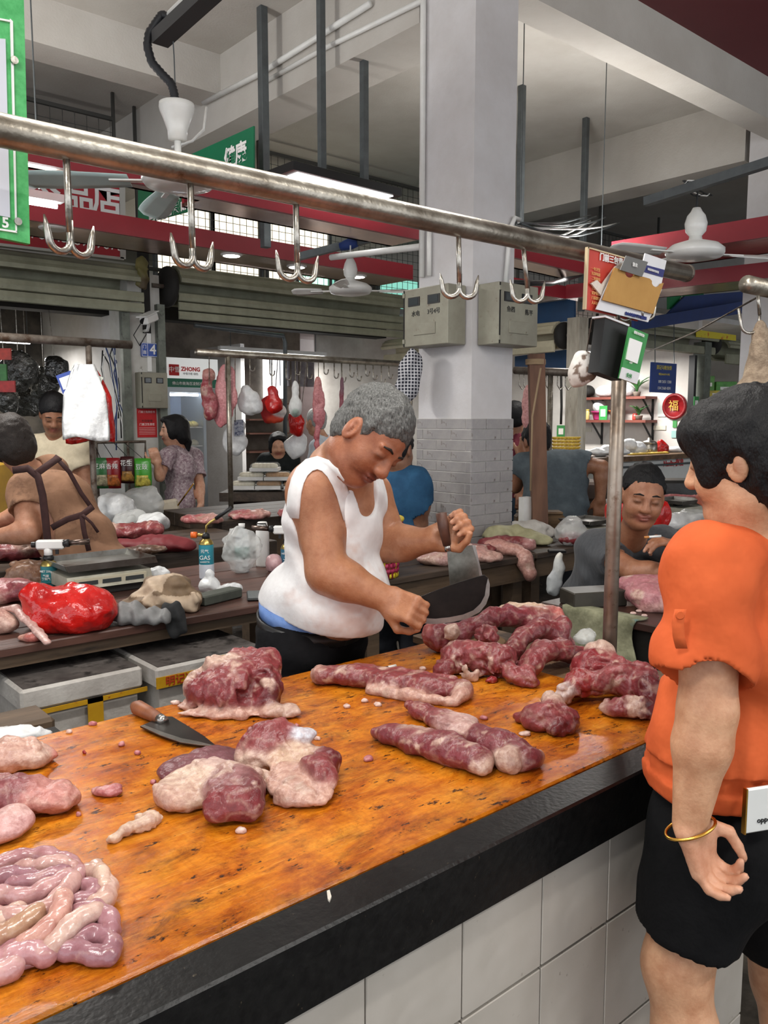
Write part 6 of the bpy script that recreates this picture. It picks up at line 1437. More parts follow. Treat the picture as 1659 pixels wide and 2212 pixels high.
meat('dark purple liver-like slabs under the fatty sheet', [(395, 1680, .016, (.05, .05, .016), 20, (128, 74, 80)), (440, 1670, .02, (.05, .05, .014), -10, (140, 86, 92)), (480, 1655, .018, (.055, .045, .016), -20, (116, 66, 74))], fat=.05, amp=.003, seed=27)
meat('fatty pork flap with a thick muscle bulge in front', [(430, 1715, .018, (.075, .085, .024), 10, (236, 210, 186)), (400, 1735, .018, (.05, .05, .018), 20, SKN), (470, 1695, .03, (.05, .04, .02), -20, (226, 196, 186)), (500, 1740, .03, (.05, .055, .03), -20, (168, 116, 116)), (490, 1775, .028, (.05, .035, .03), 0, MU), (545, 1745, .028, (.025, .06, .03), 10, MD), (520, 1715, .035, (.04, .035, .018), 0, FT), (560, 1705, .014, (.03, .03, .012), -30, FT)], fat=.2, amp=.006, seed=29, fold=(CV(.7, .5, .5), .003, 70))
meat('folded pork knuckle with pale skin and a white bone end', [(575, 1650, .04, (.055, .05, .04), 0, MU), (600, 1640, .06, (.04, .035, .03), 0, PK), (550, 1665, .022, (.035, .04, .022), 0, FT), (640, 1665, .026, (.06, .05, .026), -10, (232, 202, 176)), (640, 1710, .018, (.065, .06, .024), -5, SKN), (690, 1700, .035, (.028, .05, .032), 10, MU), (715, 1680, .03, (.02, .03, .028), 0, MD), (660, 1645, .06, (.03, .025, .016), 20, (226, 230, 240)), (660, 1735, .012, (.05, .03, .012), 0, SKN)], fat=.18, amp=.006, seed=31, fold=(CV(.3, .9, .5), .003, 60))
meat('folded piece of pale pork skin at the board corner', [(30, 1655, .028, (.05, .055, .03), 30, SKN), (65, 1655, .018, (.04, .04, .018), 0, FT), (95, 1645, .012, (.03, .018, .01), 0, (226, 150, 140)), (0, 1650, .02, (.05, .05, .02), 0, (226, 180, 176))], fat=.1, amp=.005, seed=33, fold=(CV(1, .2, .4), .004, 90))
meat('round pork muscle joined to a pink fatty lump', [(30, 1755, .03, (.042, .04, .035), 0, (150, 84, 88)), (-10, 1752, .03, (.04, .05, .03), 0, (176, 116, 112)), (95, 1752, .026, (.055, .045, .028), 5, (214, 148, 138)), (135, 1748, .018, (.03, .035, .02), 10, (224, 170, 154))], fat=.14, amp=.007, seed=35)
meat('pale curled pig ear tip lying by the muscle', [(5, 1805, .018, (.05, .05, .02), 10, (220, 172, 168)), (30, 1795, .022, (.02, .035, .018), -20, (236, 200, 190))], fat=.05, amp=.004, seed=37)
meat('long white strip of fat alone on the board', [], caps=(([(242, 1822, .008), (270, 1808, .01), (300, 1795, .01), (322, 1788, .01), (334, 1778, .01), (300, 1776, .008)], [.008, .011, .012, .013, .012, .007], (238, 208, 184), None),), h=.003, fat=.3, amp=.004, fr=60, k=.008, seed=39)
meat('small pink shred of meat between the pork pieces', [(235, 1718, .008, (.026, .016, .01), 5, (206, 130, 130)), (215, 1712, .006, (.016, .01, .006), 0, (206, 140, 136)), (252, 1712, .007, (.012, .012, .008), 0, (150, 60, 66))], h=.003, fat=.1, amp=.003, fr=60, k=.01, seed=41)
# pile of intestines: overlapping tubes
rs_ = random.Random(5)
ip = thing('pork_intestines', on_board(110, 1990), 'glossy heap of coiled pork intestines at the board corner', 'meat')
m_int = mat('intestine', (255, 255, 255), (224, 206, 206), 50, .22, vcol=True, bump=.001, bscale=90, sss=.12, spec=.6)
ICOL = [(206, 156, 160), (222, 180, 172), (186, 138, 146), (230, 196, 180), (214, 168, 168), (176, 128, 138), (198, 160, 130)]
def gut(pts, r, col, seed):
    r *= .6; sd = SDF(); P_ = [on_board(q[0], q[1], q[2]*.62+.002) for q in pts]
    Q_ = []
    for i in range(len(P_)-1):
        a, b = P_[max(i-1, 0)], P_[i]; c, d = P_[i+1], P_[min(i+2, len(P_)-1)]
        for u in (0, .25, .5, .75): 
            Q_.append(.5*((2*b)+(c-a)*u+(2*a-5*b+4*c-d)*u*u+(3*b-a-3*c+d)*u**3))
    Q_.append(P_[-1])
    rr = [r*(.85+.3*abs(math.sin(i*.9+seed))) for i in range(len(Q_))]; rr[0] = rr[-1] = r*.6
    sd.chain(Q_, rr, .006, col); sd.disp = lambda P: .0016*vnoise(P, 70, seed)+.001*vnoise(P, 160, seed+1); sd.plane((0, 0, ZT-.001), (0, 0, -1))
    return sdf_obj('coil', sd, .0038, m_int, ip, col, meat_cols(seed, .12, 30, None, .15), pad=.006)
gut([(-30, 1900, .02), (40, 1880, .03), (110, 1880, .035), (160, 1900, .03), (170, 1925, .03)], .019, ICOL[0], 1)
gut([(-40, 1940, .03), (30, 1925, .04), (90, 1935, .04), (150, 1920, .045)], .018, ICOL[5], 2)
gut([(165, 1935, .045), (140, 1975, .05), (100, 2010, .045), (40, 2020, .04), (-30, 2010, .04)], .02, ICOL[1], 3)
gut([(185, 1905, .02), (215, 1915, .03), (235, 1945, .025), (225, 1975, .03), (200, 1990, .03)], .02, ICOL[3], 4)
gut([(175, 1945, .035), (205, 1950, .035), (195, 1975, .035), (165, 1985, .04)], .016, ICOL[2], 5)
gut([(150, 2060, .02), (185, 2045, .02), (220, 2040, .02), (245, 2060, .018), (235, 2085, .018), (200, 2085, .02), (165, 2075, .02), (130, 2080, .02)], .0175, ICOL[5], 6)
gut([(160, 2010, .03), (200, 2000, .035), (235, 2015, .03), (240, 2040, .02)], .02, ICOL[2], 7)
gut([(140, 1990, .06), (130, 2030, .055), (90, 2065, .045), (40, 2085, .03)], .021, (222, 172, 158), 8)
gut([(-30, 2065, .03), (20, 2050, .035), (70, 2030, .045), (90, 2015, .05)], .02, ICOL[6], 9)
gut([(-30, 2110, .02), (20, 2100, .025), (60, 2085, .03), (110, 2090, .02)], .022, ICOL[0], 10)
gut([(-40, 1980, .035), (10, 1975, .045), (60, 1985, .05), (120, 1960, .055), (160, 1940, .055)], .019, ICOL[4], 11)
gut([(-30, 2040, .03), (20, 2020, .04), (50, 2005, .045)], .018, ICOL[3], 12)
gut([(40, 1905, .035), (90, 1910, .045), (130, 1905, .045), (165, 1915, .04)], .017, ICOL[1], 13)
gut([(20, 1955, .05), (70, 1955, .055), (120, 1945, .06), (150, 1950, .055)], .016, ICOL[2], 14)
gut([(-40, 2130, .02), (10, 2125, .02), (40, 2105, .02)], .02, ICOL[4], 15)
gut([(110, 2085, .03), (140, 2060, .045), (180, 2030, .05), (215, 2010, .045)], .019, (232, 200, 186), 16)
gut([(205, 1895, .03), (222, 1925, .04), (230, 1955, .035)], .017, (236, 206, 186), 17)
gut([(-20, 1880, .015), (50, 1865, .015), (90, 1868, .015)], .016, (220, 180, 172), 18)
mb_ = lump('filler', [(on_board(85, 1990, .008), (.085, .12, .014))], .006, m_int, ip, .004, 30, default=(176, 132, 138)); mb_.name = 'underside_mass'
# little scraps on the board
for i, (px, py, w, c) in enumerate(((555, 1495, 0, 0), (787, 1516, 9, 0), (748, 1528, 9, 0), (815, 1524, 10, 0), (662, 1596, 10, 0), (685, 1598, 6, 0), (795, 1642, 11, 1), (640, 1570, 6, 1), (378, 1520, 12, 0), (200, 1566, 9, 1), (148, 1583, 6, 0), (262, 1610, 8, 1), (296, 1628, 8, 1), (182, 1628, 4, 2), (520, 1798, 9, 0), (912, 1446, 10, 0), (948, 1432, 10, 1), (1045, 1553, 9, 1), (1133, 1588, 12, 0), (55, 1612, 4, 2), (170, 1762, 4, 1), (330, 1692, 7, 1))):
    if not w: continue
    meat(['pale fat crumb on the board', 'pink meat crumb on the board', 'tiny red meat crumb on the board'][c], [(px, py, .003, (S(w, 2.1), S(w, 2.1)*.7, .006), i*40, [(238, 206, 192), (206, 128, 132), (170, 50, 54)][c]), (px+w*.5, py+1, .003, (S(w, 2.1)*.5, S(w, 2.1)*.5, .005), i*70, [(240, 212, 200), (196, 120, 126), (170, 50, 54)][c])], h=.0022, fat=.1, amp=.0015, fr=120, k=.004, seed=50+i, name='meat_scrap', cat='meat scrap', group='scraps on the orange board')
o = MB().prism([onZ(706, 1928, ZT), onZ(712, 1926, ZT), onZ(716, 1940, ZT), onZ(712, 1950, ZT), onZ(708, 1945, ZT)], UP*.003).build('meat_scrap', mat('fat_white', (222, 216, 204), rough=.4)); tag(o, 'white fat splash on the black granite rim', 'meat scrap')
# butcher knife lying on the board
kn = thing('butcher_knife', on_board(400, 1590), 'wide-bladed butcher knife with a wooden handle lying on the board', 'knife')
K_ = [onZ(x, y, ZT) for x, y in ((303, 1577), (352, 1556), (372, 1556), (400, 1573), (440, 1598), (470, 1622), (430, 1618), (390, 1612), (345, 1596))]
MB().prism([p+UP*.006 for p in K_], UP*.0035).build('blade', mat('knife_blade', (62, 58, 54), (38, 35, 33), 7, .35, metal=.7, spots=(110, 104, 96), spot_scale=12, spot_amt=.66), kn)
E_ = [onZ(x, y, ZT) for x, y in ((303, 1577), (312, 1575), (350, 1590), (392, 1604), (432, 1612), (470, 1622), (430, 1619), (390, 1613), (345, 1597))]
MB().prism([p+UP*.0095 for p in E_], UP*.0006).build('ground_edge', m_edge, kn)
h0, h1 = on_board(290, 1540, .018), on_board(345, 1565, .014)
MB().tube([h0, h0.lerp(h1, .15), h0.lerp(h1, .6), h1], [.011, .018, .016, .0125], 14).build('handle', mat('knife_handle', (150, 92, 58), (108, 62, 40), 6, .5, stretch=(1, 3, 1)), kn, True)
MB().tube([h1, on_board(355, 1570, .012)], .0125, 14).build('ferrule', m_edge, kn, True)
o = thing('cigarette', on_board(834, 1446), 'dropped cigarette with a dark filter on the board near the butcher', 'cigarette')
MB().tube([on_board(815, 1450, .005), on_board(838, 1446, .005)], .0048, 10).build('filter', mat('dark_filter', (72, 28, 26), rough=.6), o, True); MB().tube([on_board(838, 1446, .005), on_board(855, 1442, .005)], .0048, 10).build('paper', m_white, o, True)
tag(lump('clear_bag', [(on_board(1262, 1386, .012), (.035, .03, .018)), (on_board(1272, 1382, .022), (.02, .02, .015))], .005, m_clear, amp=.006, fr=50, cut=[((0, 0, ZT-.006), (0, 0, -1))]), 'scrap of clear plastic behind the rib arches', 'bag')
# pork on the black neighbour counter
def meat_on(label, px, py, z, parts, **kw):
    """parts in metres right/away/up from a base pixel on height z"""
    b = onZ(px, py, z); sd = SDF(); k = kw.get('k', .025)
    for (a, r, ang, col) in parts: sd.ell(b+RT*a[0]+FW*a[1]+UP*a[2], r, RZ(ang), k, col)
    am = kw.get('amp', .007); se = kw.get('seed', 1); sd.disp = lambda P: am*(vnoise(P, 26, se)+.5*vnoise(P, 60, se+1))
    if kw.get('cut', True): sd.plane((0, 0, z-.001), (0, 0, -1))
    return tag(sdf_obj(kw.get('name', 'pork_cut'), sd, kw.get('h', .007), m_meat, None, MU, meat_cols(se, kw.get('fat', .2), kw.get('sc', 20.)), pad=am*2+.005), label, kw.get('cat', 'meat'), kw.get('group'))
meat_on('pink pork slabs with fat on the black counter', 1400, 1320, .85, [((.03, .05, .05), (.1, .09, .05), -10, (206, 140, 146)), ((.04, .12, .07), (.12, .06, .045), -15, (196, 130, 138)), ((.09, .02, .03), (.07, .05, .035), 0, (238, 206, 196)), ((.05, -.0, .02), (.08, .05, .03), 0, (224, 176, 170))], seed=61, fat=.22)
p = onZ(1288, 1312, .85); tag(MB().obox(p+UP*.03+FW*.05, (.11, .06, .03), AX*.9-AY*.45, bev=.004).build('wood_block', mat('wet_block', (58, 54, 46), (40, 37, 32), 7, .45)), 'dark wet wooden block on the black counter', 'block')
q0 = [onX(x, 1296, 2.485) for x in (1246, 1262, 1280, 1300, 1318, 1332)]
g = []
for i, u in enumerate(np.linspace(0, 1, 14)):
    row = []
    for j, v in enumerate(np.linspace(0, 1, 12)):
        y_ = 1.86-.30*v+.012*math.sin(9*u+4*v); z_ = .856-.225*max(0, u-.25)/.75*(1+.08*math.sin(7*v)); x_ = 2.56-.07*min(1, u/.25)-.012*math.sin(v*17+u*2)*max(0, u-.2)
        row.append((x_, y_, z_))
    g.append(row)
tag(MB().sheet(g, .006).build('draped_cloth', mat('stained_cloth', (150, 150, 122), (92, 92, 70), 9, .9, bump=.004, bscale=30, spots=(92, 116, 112), spot_scale=8, spot_amt=.58), None, True), 'stained greenish cloth draped over the black counter edge', 'cloth')
for i, (px, py) in enumerate(((1368, 1327), (1392, 1332), (1380, 1322))):
    meat_on('white fat crumb on the black counter top', px, py, .85, [((0, 0, .004), (.012, .01, .006), 0, (236, 206, 196))], h=.003, amp=.001, name='meat_scrap', cat='meat scrap', group='crumbs on the black counter')
# ================================================================== rear stalls: rails, hanging pork, bags
def hang(label, px, py, D, parts, m, name, cat, h=.01, group=None, **kw):
    """soft hanging thing; parts = (dx px, dy px, half width px, half height px, depth m) about a pixel"""
    L_ = []
    for q in parts:
        dx, dy, w, hh, dp = q[:5]; L_.append((onD(px+dx, py+dy, D), (S(w, D), dp, S(hh, D)), CB)+((q[5],) if len(q) > 5 else ()))
    up = kw.pop('up', None); o = lump(name, L_, h, m, **kw)
    if up is not None: MB().tube([onD(px, py, D), up], .004, 5).build('hang_string', m_hook, o)
    return tag(o, label, cat, group)
def RU(px): return Vector((onY(px, 780, 5.72).x, 5.72, 2.04))
ra = thing('hanging_rail', Vector((2.2, 5.46, 0)), 'rusty pipe rail with a pole behind the worker in the brown apron', 'rail')
Pl0, Pl1 = onZ(-60, 736, 2.05), onZ(278, 746, 2.05); Pl0.y = Pl1.y = 5.46; Pl0.x = .6
MB().tube([Pl0, Pl1], .028, 14).build('rail_pipe', m_rust, ra, True)
q = onY(197, 900, 5.46); MB().tube([(q.x, 5.46, 0), (q.x, 5.46, 2.05)], .02, 12).build('pole', m_rust, ra, True)
rm = thing('hanging_rail', Vector((3.2, 5.72, .85)), 'steel pipe rail with a row of hooks above the rear meat table', 'rail')
YM = 5.72
xm_0, xm_1 = onY(424, 762, YM).x, 5.15
MB().tube([(xm_0, YM, 2.05), (xm_1, YM, 2.05)], .028, 14).build('rail_pipe', m_steel, rm, True)
q = onY(497, 1000, YM); MB().tube([(q.x, YM, .85), (q.x, YM, 2.05)], .02, 12).build('pole', m_steel, rm, True)
q = onY(889, 1000, YM); MB().tube([(q.x-.02, YM, .85), (q.x-.02, YM, 2.05)], .022, 12).build('pole', m_steel, rm, True)
for i, px in enumerate((540, 583, 618, 638, 664, 700, 722, 738, 756, 772, 790, 806, 824, 840)):
    p = onY(px, 800, YM); L_ = S(22+((i*7) % 5)*4, 6.6)
    pts = [Vector((p.x, YM, 2.03)), Vector((p.x, YM, 2.03-L_))]+[Vector((p.x+.022-.022*math.cos(u), YM, 2.03-L_-.022*math.sin(u))) for u in np.linspace(.3, 3.0, 6)]+[Vector((p.x+.046, YM, 2.03-L_+.02))]
    tag(MB().tube(pts, .0055, 6).build('meat_hook', m_hook, None, True), 'small steel hook on the rail above the rear meat table', 'hook', 'hooks on the rear rail')
HP = (206, 132, 138); HP2 = (216, 150, 152)
hang('large flap of pink pork skin hanging from the rear rail', 487, 850, 6.55, [(0, 0, 22, 62, .02, HP2), (8, -35, 14, 25, .02, HP2), (-12, 40, 14, 36, .02, HP), (15, 10, 12, 20, .02, HP2)], m_meat, 'hanging_pork', 'meat', .009, 'pork on the rear rail', amp=.006, fr=14, default=HP, up=RU(487))
hang('strip of bony red pork hanging at the rail end', 452, 850, 6.5, [(0, -40, 14, 16, .03, (220, 160, 150)), (-5, -5, 12, 36, .035, (176, 84, 92)), (3, 25, 14, 30, .035, (186, 96, 104)), (-2, 45, 10, 14, .03, (150, 60, 70))], m_meat, 'hanging_pork', 'meat', .009, 'pork on the rear rail', amp=.012, fr=18, colfn=meat_cols(71, .3, 16), up=RU(452))
hang('long twisted strip of pale pork hanging from the rear rail', 688, 880, 6.7, [(-2, -50, 8, 18, .02, (214, 150, 146)), (0, -15, 14, 34, .025, (212, 142, 144)), (2, 20, 13, 25, .025, (202, 128, 134)), (-3, 62, 7, 34, .02, (196, 112, 118))], m_meat, 'hanging_pork', 'meat', .009, 'pork on the rear rail', amp=.01, fr=24, up=RU(688))
hang('thin dark strip of offal hanging from the rear rail', 739, 852, 6.8, [(0, -18, 5, 20, .015, (118, 78, 92)), (-1, 18, 5, 26, .015, (150, 80, 92)), (-2, 45, 3, 12, .01, (170, 90, 96))], m_meat, 'hanging_pork', 'meat', .008, 'pork on the rear rail', amp=.005, fr=24, up=RU(739))
hang('clear plastic bag with goods hanging beside the red bags', 540, 866, 6.7, [(0, 5, 24, 26, .05), (-8, -18, 10, 16, .04), (10, 18, 16, 12, .05)], m_milky, 'hanging_bag', 'bag', .01, 'bags on the rear rail', amp=.016, fr=14, up=RU(540))
hang('bright red plastic bag hanging on the rear rail', 588, 862, 6.75, [(0, -12, 12, 18, .04), (4, 12, 18, 20, .05)], m_redbag, 'hanging_bag', 'bag', .01, 'bags on the rear rail', amp=.012, fr=16, up=RU(588))
hang('red and white striped bags hanging behind the red bag', 592, 890, 6.95, [(-14, -5, 16, 30, .05, (176, 24, 26)), (10, -2, 16, 16, .05, (232, 226, 222)), (0, 15, 20, 10, .05, (214, 70, 40))], m_vc, 'hanging_bag', 'bag', .011, 'bags on the rear rail', amp=.012, fr=16, up=RU(600))
hang('white knotted bag with a round green item inside', 638, 864, 6.65, [(0, 14, 14, 22, .05, (226, 228, 226)), (0, -18, 8, 24, .03, (236, 238, 236)), (1, 26, 9, 9, .06, (150, 168, 158))], m_vc, 'hanging_bag', 'bag', .009, 'bags on the rear rail', amp=.005, fr=22, up=RU(638))
hang('dull red bag hanging lower behind the rail', 642, 915, 7.2, [(0, 0, 18, 26, .06), (-8, -14, 10, 12, .04)], m_redbag, 'hanging_bag', 'bag', .012, 'bags on the rear rail', amp=.014, fr=14, up=RU(650))
hang('greyish clear bag hanging low under the dull red bag', 640, 965, 7.3, [(0, 0, 26, 26, .06), (10, -16, 14, 14, .05)], m_milky, 'hanging_bag', 'bag', .014, 'bags on the rear rail', amp=.018, fr=12, up=RU(664))
hang('white bag with a dark blue printed label', 508, 945, 6.9, [(0, 5, 26, 36, .05), (8, -26, 12, 14, .04)], m_milky, 'hanging_bag', 'bag', .012, 'bags on the rear rail', amp=.014, fr=14, up=RU(508))
q0 = onD(516, 924, 6.83); tag(MB().obox(q0, (S(10, 6.8), .003, S(17, 6.8)), RT+UP*.1, None, UP).build('printed_label', mat('navy_print', (50, 60, 96), (190, 196, 206), 40, .6)), 'dark blue printed label card on the white bag', 'label')
# grey shop pole behind, with bracket
tag(MB().tube([onY(616, 950, 7.05), onY(616, 740, 7.05), onY(612, 726, 7.05), onY(520, 715, 7.05), onY(420, 702, 7.05)], .022, 10).build('pipe_frame', m_greysteel, None, True), 'grey bent pipe frame in the bread shop opening', 'pipe')
# white carrier bags on the left rail, with red ones behind
def carrier(label, px, py, D, w, hh, m, seed, tilt=.04):
    g = []; rr = random.Random(seed); ph = [rr.random()*6 for _ in range(4)]
    for u in np.linspace(0, 1, 17):
        ww = w*(.34+.5*min(1, u/.38)+.1*u); row = []
        for v in np.linspace(-1, 1, 15):
            row.append(onD(px+ww*v+tilt*hh*u*2, py-hh+2*hh*u+5*math.sin(v*3+ph[0])*u, D)-FW*(.05*(1-v*v)*(.4+.6*u)+.012*math.sin(9*u+5*v+ph[1])+.008*math.sin(17*v+3*u+ph[2])))
        g.append(row)
    return tag(MB().sheet(g, .025).build('carrier_bags', m, None, True), label, 'bag', 'carrier bags on the left rail')
carrier('bundle of flat white carrier bags hanging from the left rail', 181, 868, 5.35, 52, 80, m_milky, 2); carrier('red carrier bags behind the white bundle', 190, 878, 5.43, 54, 76, m_redbag, 5)
q0 = onD(144, 826, 5.53); o = thing('qr_card', q0, 'blue-bordered white payment card beside the white bags', 'card')
MB().obox(q0, (S(17, 5.36), .003, S(21, 5.36)), RT+UP*.35, None, UP-RT*.35).build('card', mat('card_blue', (48, 72, 150), rough=.4), o); MB().obox(q0-FW*.004, (S(12, 5.36), .002, S(13, 5.36)), RT+UP*.35, None, UP-RT*.35).build('white_field', m_wtxt, o)
q0 = onD(206, 822, 5.38); tag(MB().obox(q0, (S(13, 5.4), .003, S(13, 5.4)), RT-UP*.5, None, UP+RT*.5).build('hanging_card', mat('card_clear', (196, 200, 190), rough=.2)), 'pale plastic tag hanging on the left rail pole', 'tag')
# clear wrapped goods hanging in the left shop
for i, (px, py, w, hh, lb) in enumerate(((40, 800, 40, 44, 'glossy clear bags bunched on the shop shelf'), (95, 830, 34, 34, 'clear bags hanging beside the dark panel'), (60, 872, 44, 30, 'lower bunch of clear bags in the left shop'), (120, 800, 26, 30, 'dark wrapped panel hung in the left shop'), (15, 870, 24, 24, 'pale bag bulging below the red label'), (105, 880, 30, 26, 'crumpled clear bags above the man in cream'))):
    dl = (7.35, 7.55, 7.75, 7.35, 7.15, 7.95)[i]; q = onD(px, py, dl)
    hang(lb, px, py, dl, [(0, 0, w, hh, .07, (70, 70, 66) if i != 3 else (30, 30, 28)), (w*.3, -hh*.3, w*.6, hh*.5, .06, (110, 110, 104) if i != 3 else (36, 34, 32))], mat('wrap_dark', (150, 150, 150), (255, 255, 255), 24, .16, vcol=True, bump=.02, bscale=30, spec=.8), 'wrapped_goods', 'bag', .014, 'wrapped goods in the left shop', amp=.022, fr=12, up=Vector((q.x, max(q.y, 7.6), 2.78 if i < 5 else onY(60, 814, 8.).z)))
tag(quad('shelf_board', [(-45, 813), (140, 806), (140, 812), (-45, 819)], 8.0, .3, m_apr), 'wooden shelf board under the wrapped goods', 'shelf')
for i, (px, py, w, hh, c, lb) in enumerate(((15, 835, 18, 12, (190, 40, 36), 'red price card in the left shop'), (10, 765, 14, 12, (200, 60, 40), 'red and yellow packet at the shop edge'), (8, 805, 7, 18, (60, 130, 60), 'green packet hanging at the shop edge'))):
    q0 = onD(px, py, 7.1); tag(MB().obox(q0, (S(w, 7.1), .01, S(hh, 7.1)), RT, None, UP).build('packet', mat('packet%d' % i, c, tuple(int(x*.8) for x in c), 20, .4)), lb, 'packet')
# dark interior partitions of the left shop and its cable tangle
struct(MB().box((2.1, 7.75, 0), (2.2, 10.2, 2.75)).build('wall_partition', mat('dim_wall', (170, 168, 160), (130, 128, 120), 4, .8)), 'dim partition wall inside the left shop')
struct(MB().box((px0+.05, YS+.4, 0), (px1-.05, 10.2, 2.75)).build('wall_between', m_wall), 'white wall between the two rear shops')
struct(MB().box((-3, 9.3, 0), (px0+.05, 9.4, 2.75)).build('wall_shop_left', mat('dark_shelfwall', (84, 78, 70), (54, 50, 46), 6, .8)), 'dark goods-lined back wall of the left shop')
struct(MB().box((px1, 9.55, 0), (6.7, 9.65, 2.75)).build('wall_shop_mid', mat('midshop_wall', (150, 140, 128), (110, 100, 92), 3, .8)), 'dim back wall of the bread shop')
tang = random.Random(3); t = thing('cable_tangle', onD(235, 760, 7.42), 'tangle of black, white and blue cables beside the white pier', 'cables')
for i in range(9):
    a = onD(212+tang.random()*40, 735+tang.random()*40, 7.42); pts = [a]
    for j in range(5): pts.append(pts[-1]+RT*(tang.random()*.12-.06)-UP*(.08+tang.random()*.14))
    MB().tube(pts, .006, 6).build('strand', [m_black, m_white, mat('cable_blue', (40, 60, 110), rough=.5)][i % 3], t, True)
# snack packet rack
YK = 6.6
o = thing('packet_rack', onY(258, 1060, YK), 'black wire frame rack for snack packets by the white pier', 'rack')
MB().tube([onY(200, 956, YK), onY(314, 954, YK), onY(314, 1000, YK)], .012, 8).build('frame', m_rust, o); MB().tube([onY(276, 955, YK), Vector((onY(276, 955, YK).x, YK, 0))], .012, 8).build('upright', m_rust, o); MB().tube([onY(208, 955, YK), Vector((onY(208, 955, YK).x, YK, 0))], .012, 8).build('upright', m_rust, o)
for i, (px, py, w, hh, c1, c2, lb) in enumerate(((218, 1022, 20, 32, (60, 120, 70), (206, 196, 160), 'green and cream snack packet on the rack'), (245, 1022, 16, 32, (150, 30, 36), (210, 120, 60), 'dark red snack packet on the rack'), (276, 1015, 15, 28, (60, 24, 28), (190, 140, 70), 'black and red snack packet on the rack'), (309, 1023, 18, 32, (70, 160, 50), (214, 200, 90), 'bright green snack packet on the rack'))):
    b_ = onD(px, py, 6.6); g = []
    for u in np.linspace(-1, 1, 9): g.append([b_+RT*(S(w, 6.75)*v*(1-.06*u*u))+UP*(S(hh, 6.75)*u)-FW*(.03*(1-u*u)*(1-v*v)) for v in np.linspace(-1, 1, 7)])
    t = thing('snack_packet', b_-UP*S(hh, 6.75), lb, 'packet', 'snack packets on the rack')
    MB().sheet(g, .012).build('pouch', mat('pouch%d' % i, c1, tuple(int(q*.85) for q in c1), 8, .3), t, True)
    g2 = [[b_+RT*(S(w, 6.75)*v*.9)+UP*(S(hh, 6.75)*u)-FW*(.03*(1-u*u)*(1-v*v)+.0085) for v in np.linspace(-1, 1, 7)] for u in np.linspace(-.85, -.1, 5)]
    MB().sheet(g2, .003).build('printed_picture', mat('pouchpic%d' % i, c2, tuple(int(q*.55) for q in c2), 30, .3), t, True)
    text(('芝麻', '香辣', '花生', '豆豉')[i], b_+UP*S(14, 6.75)-FW*.036, RT, UP, S(13, 6.75), m_wtxt, t); MB().tube([b_+UP*S(hh, 6.75), Vector((b_.x, YK, onY(px, 955, YK).z))], .003, 5).build('hang_string', m_black, t)
# plastic bags and meat on the brown worker's table
def bagpile(label, px, py, z, w, hh, seed): return put('clear_bag', px, py, z, [((0, .1, hh*.5), (w, .12, hh*.55)), ((w*.4, .1, hh*.7), (w*.5, .1, hh*.4)), ((-w*.4, .08, hh*.35), (w*.5, .1, hh*.35))], m_milky if seed % 2 else m_clear, label, 'bag', .012, 'plastic bags on the rear tables', amp=.022, fr=12, seed=seed)
ZW = .82
bagpile('big clear plastic bag slumped on the meat table', 235, 1135, ZW, .16, .2, 1); bagpile('clear plastic bag before the white pier', 300, 1125, ZW, .16, .22, 2); bagpile('crumpled plastic bag with yellowish contents', 320, 1150, ZW, .1, .1, 3); bagpile('clear bag under the snack rack', 275, 1145, ZW, .12, .12, 4)
meat_on('raw rib pieces on the table behind the apron worker', 270, 1165, ZW, [((0, .08, .04), (.16, .1, .05), 10, MU), ((.12, .1, .05), (.1, .08, .05), 0, PK), ((-.1, .02, .05), (.06, .05, .05), 0, FT)], seed=81, h=.01, amp=.012)
put('dark_red_cloth', 320, 1195, ZW, [((0, .08, .03), (.2, .12, .05)), ((.12, .06, .04), (.12, .08, .04)), ((-.05, .02, .05), (.14, .05, .03))], m_vc, 'dark red cloth heaped on the meat table', 'cloth', .01, default=(110, 22, 30), amp=.012, fr=14, fold=(CV(.4, .2, .9), .008, 50))
meat_on('pile of raw pork before the worker in brown', 40, 1215, ZW, [((-.1, .1, .05), (.2, .14, .06), 0, MU), ((.1, .12, .06), (.12, .1, .05), 0, MD), ((.02, .04, .07), (.06, .05, .04), 0, FT), ((.22, .14, .05), (.1, .08, .05), 0, PK)], seed=83, h=.01, amp=.014)
meat_on('wrinkled brown pig skin hanging over the meat table edge', 55, 1234, ZW, [((0, .05, .02), (.1, .06, .028), 0, (172, 136, 110)), ((0, -.03, .005), (.09, .035, .04), 0, (168, 130, 104)), ((.06, -.055, -.04), (.06, .028, .06), 0, (160, 122, 98)), ((-.05, -.06, -.06), (.05, .028, .07), 0, (176, 140, 118)), ((.1, -.06, -.05), (.03, .028, .05), 0, (150, 114, 92))], seed=85, h=.008, amp=.012, cut=False, fat=.05)
meat_on('dark offal slab on the meat table', 285, 1205, ZW, [((0, .04, .03), (.12, .05, .025), 0, (96, 70, 56)), ((.1, .04, .04), (.08, .05, .02), 0, (104, 80, 62))], seed=87, h=.01)
# handbag of the floral woman
o = thing('handbag', onD(368, 1105, 6.6), 'cream shoulder bag with a gold chain carried by the woman in floral', 'bag')
MB().obox(onD(366, 1098, 6.62), (S(20, 6.6), .05, S(19, 6.6)), RT+UP*.18, None, UP-RT*.18, bev=.02).build('bag_body', mat('cream_leather', (214, 204, 184), (198, 186, 164), 6, .5), o); MB().tube([onD(384, 1092, 6.6), onD(400, 1070, 6.55), onD(418, 1045, 6.55)], .006, 6).build('chain', m_gold, o)
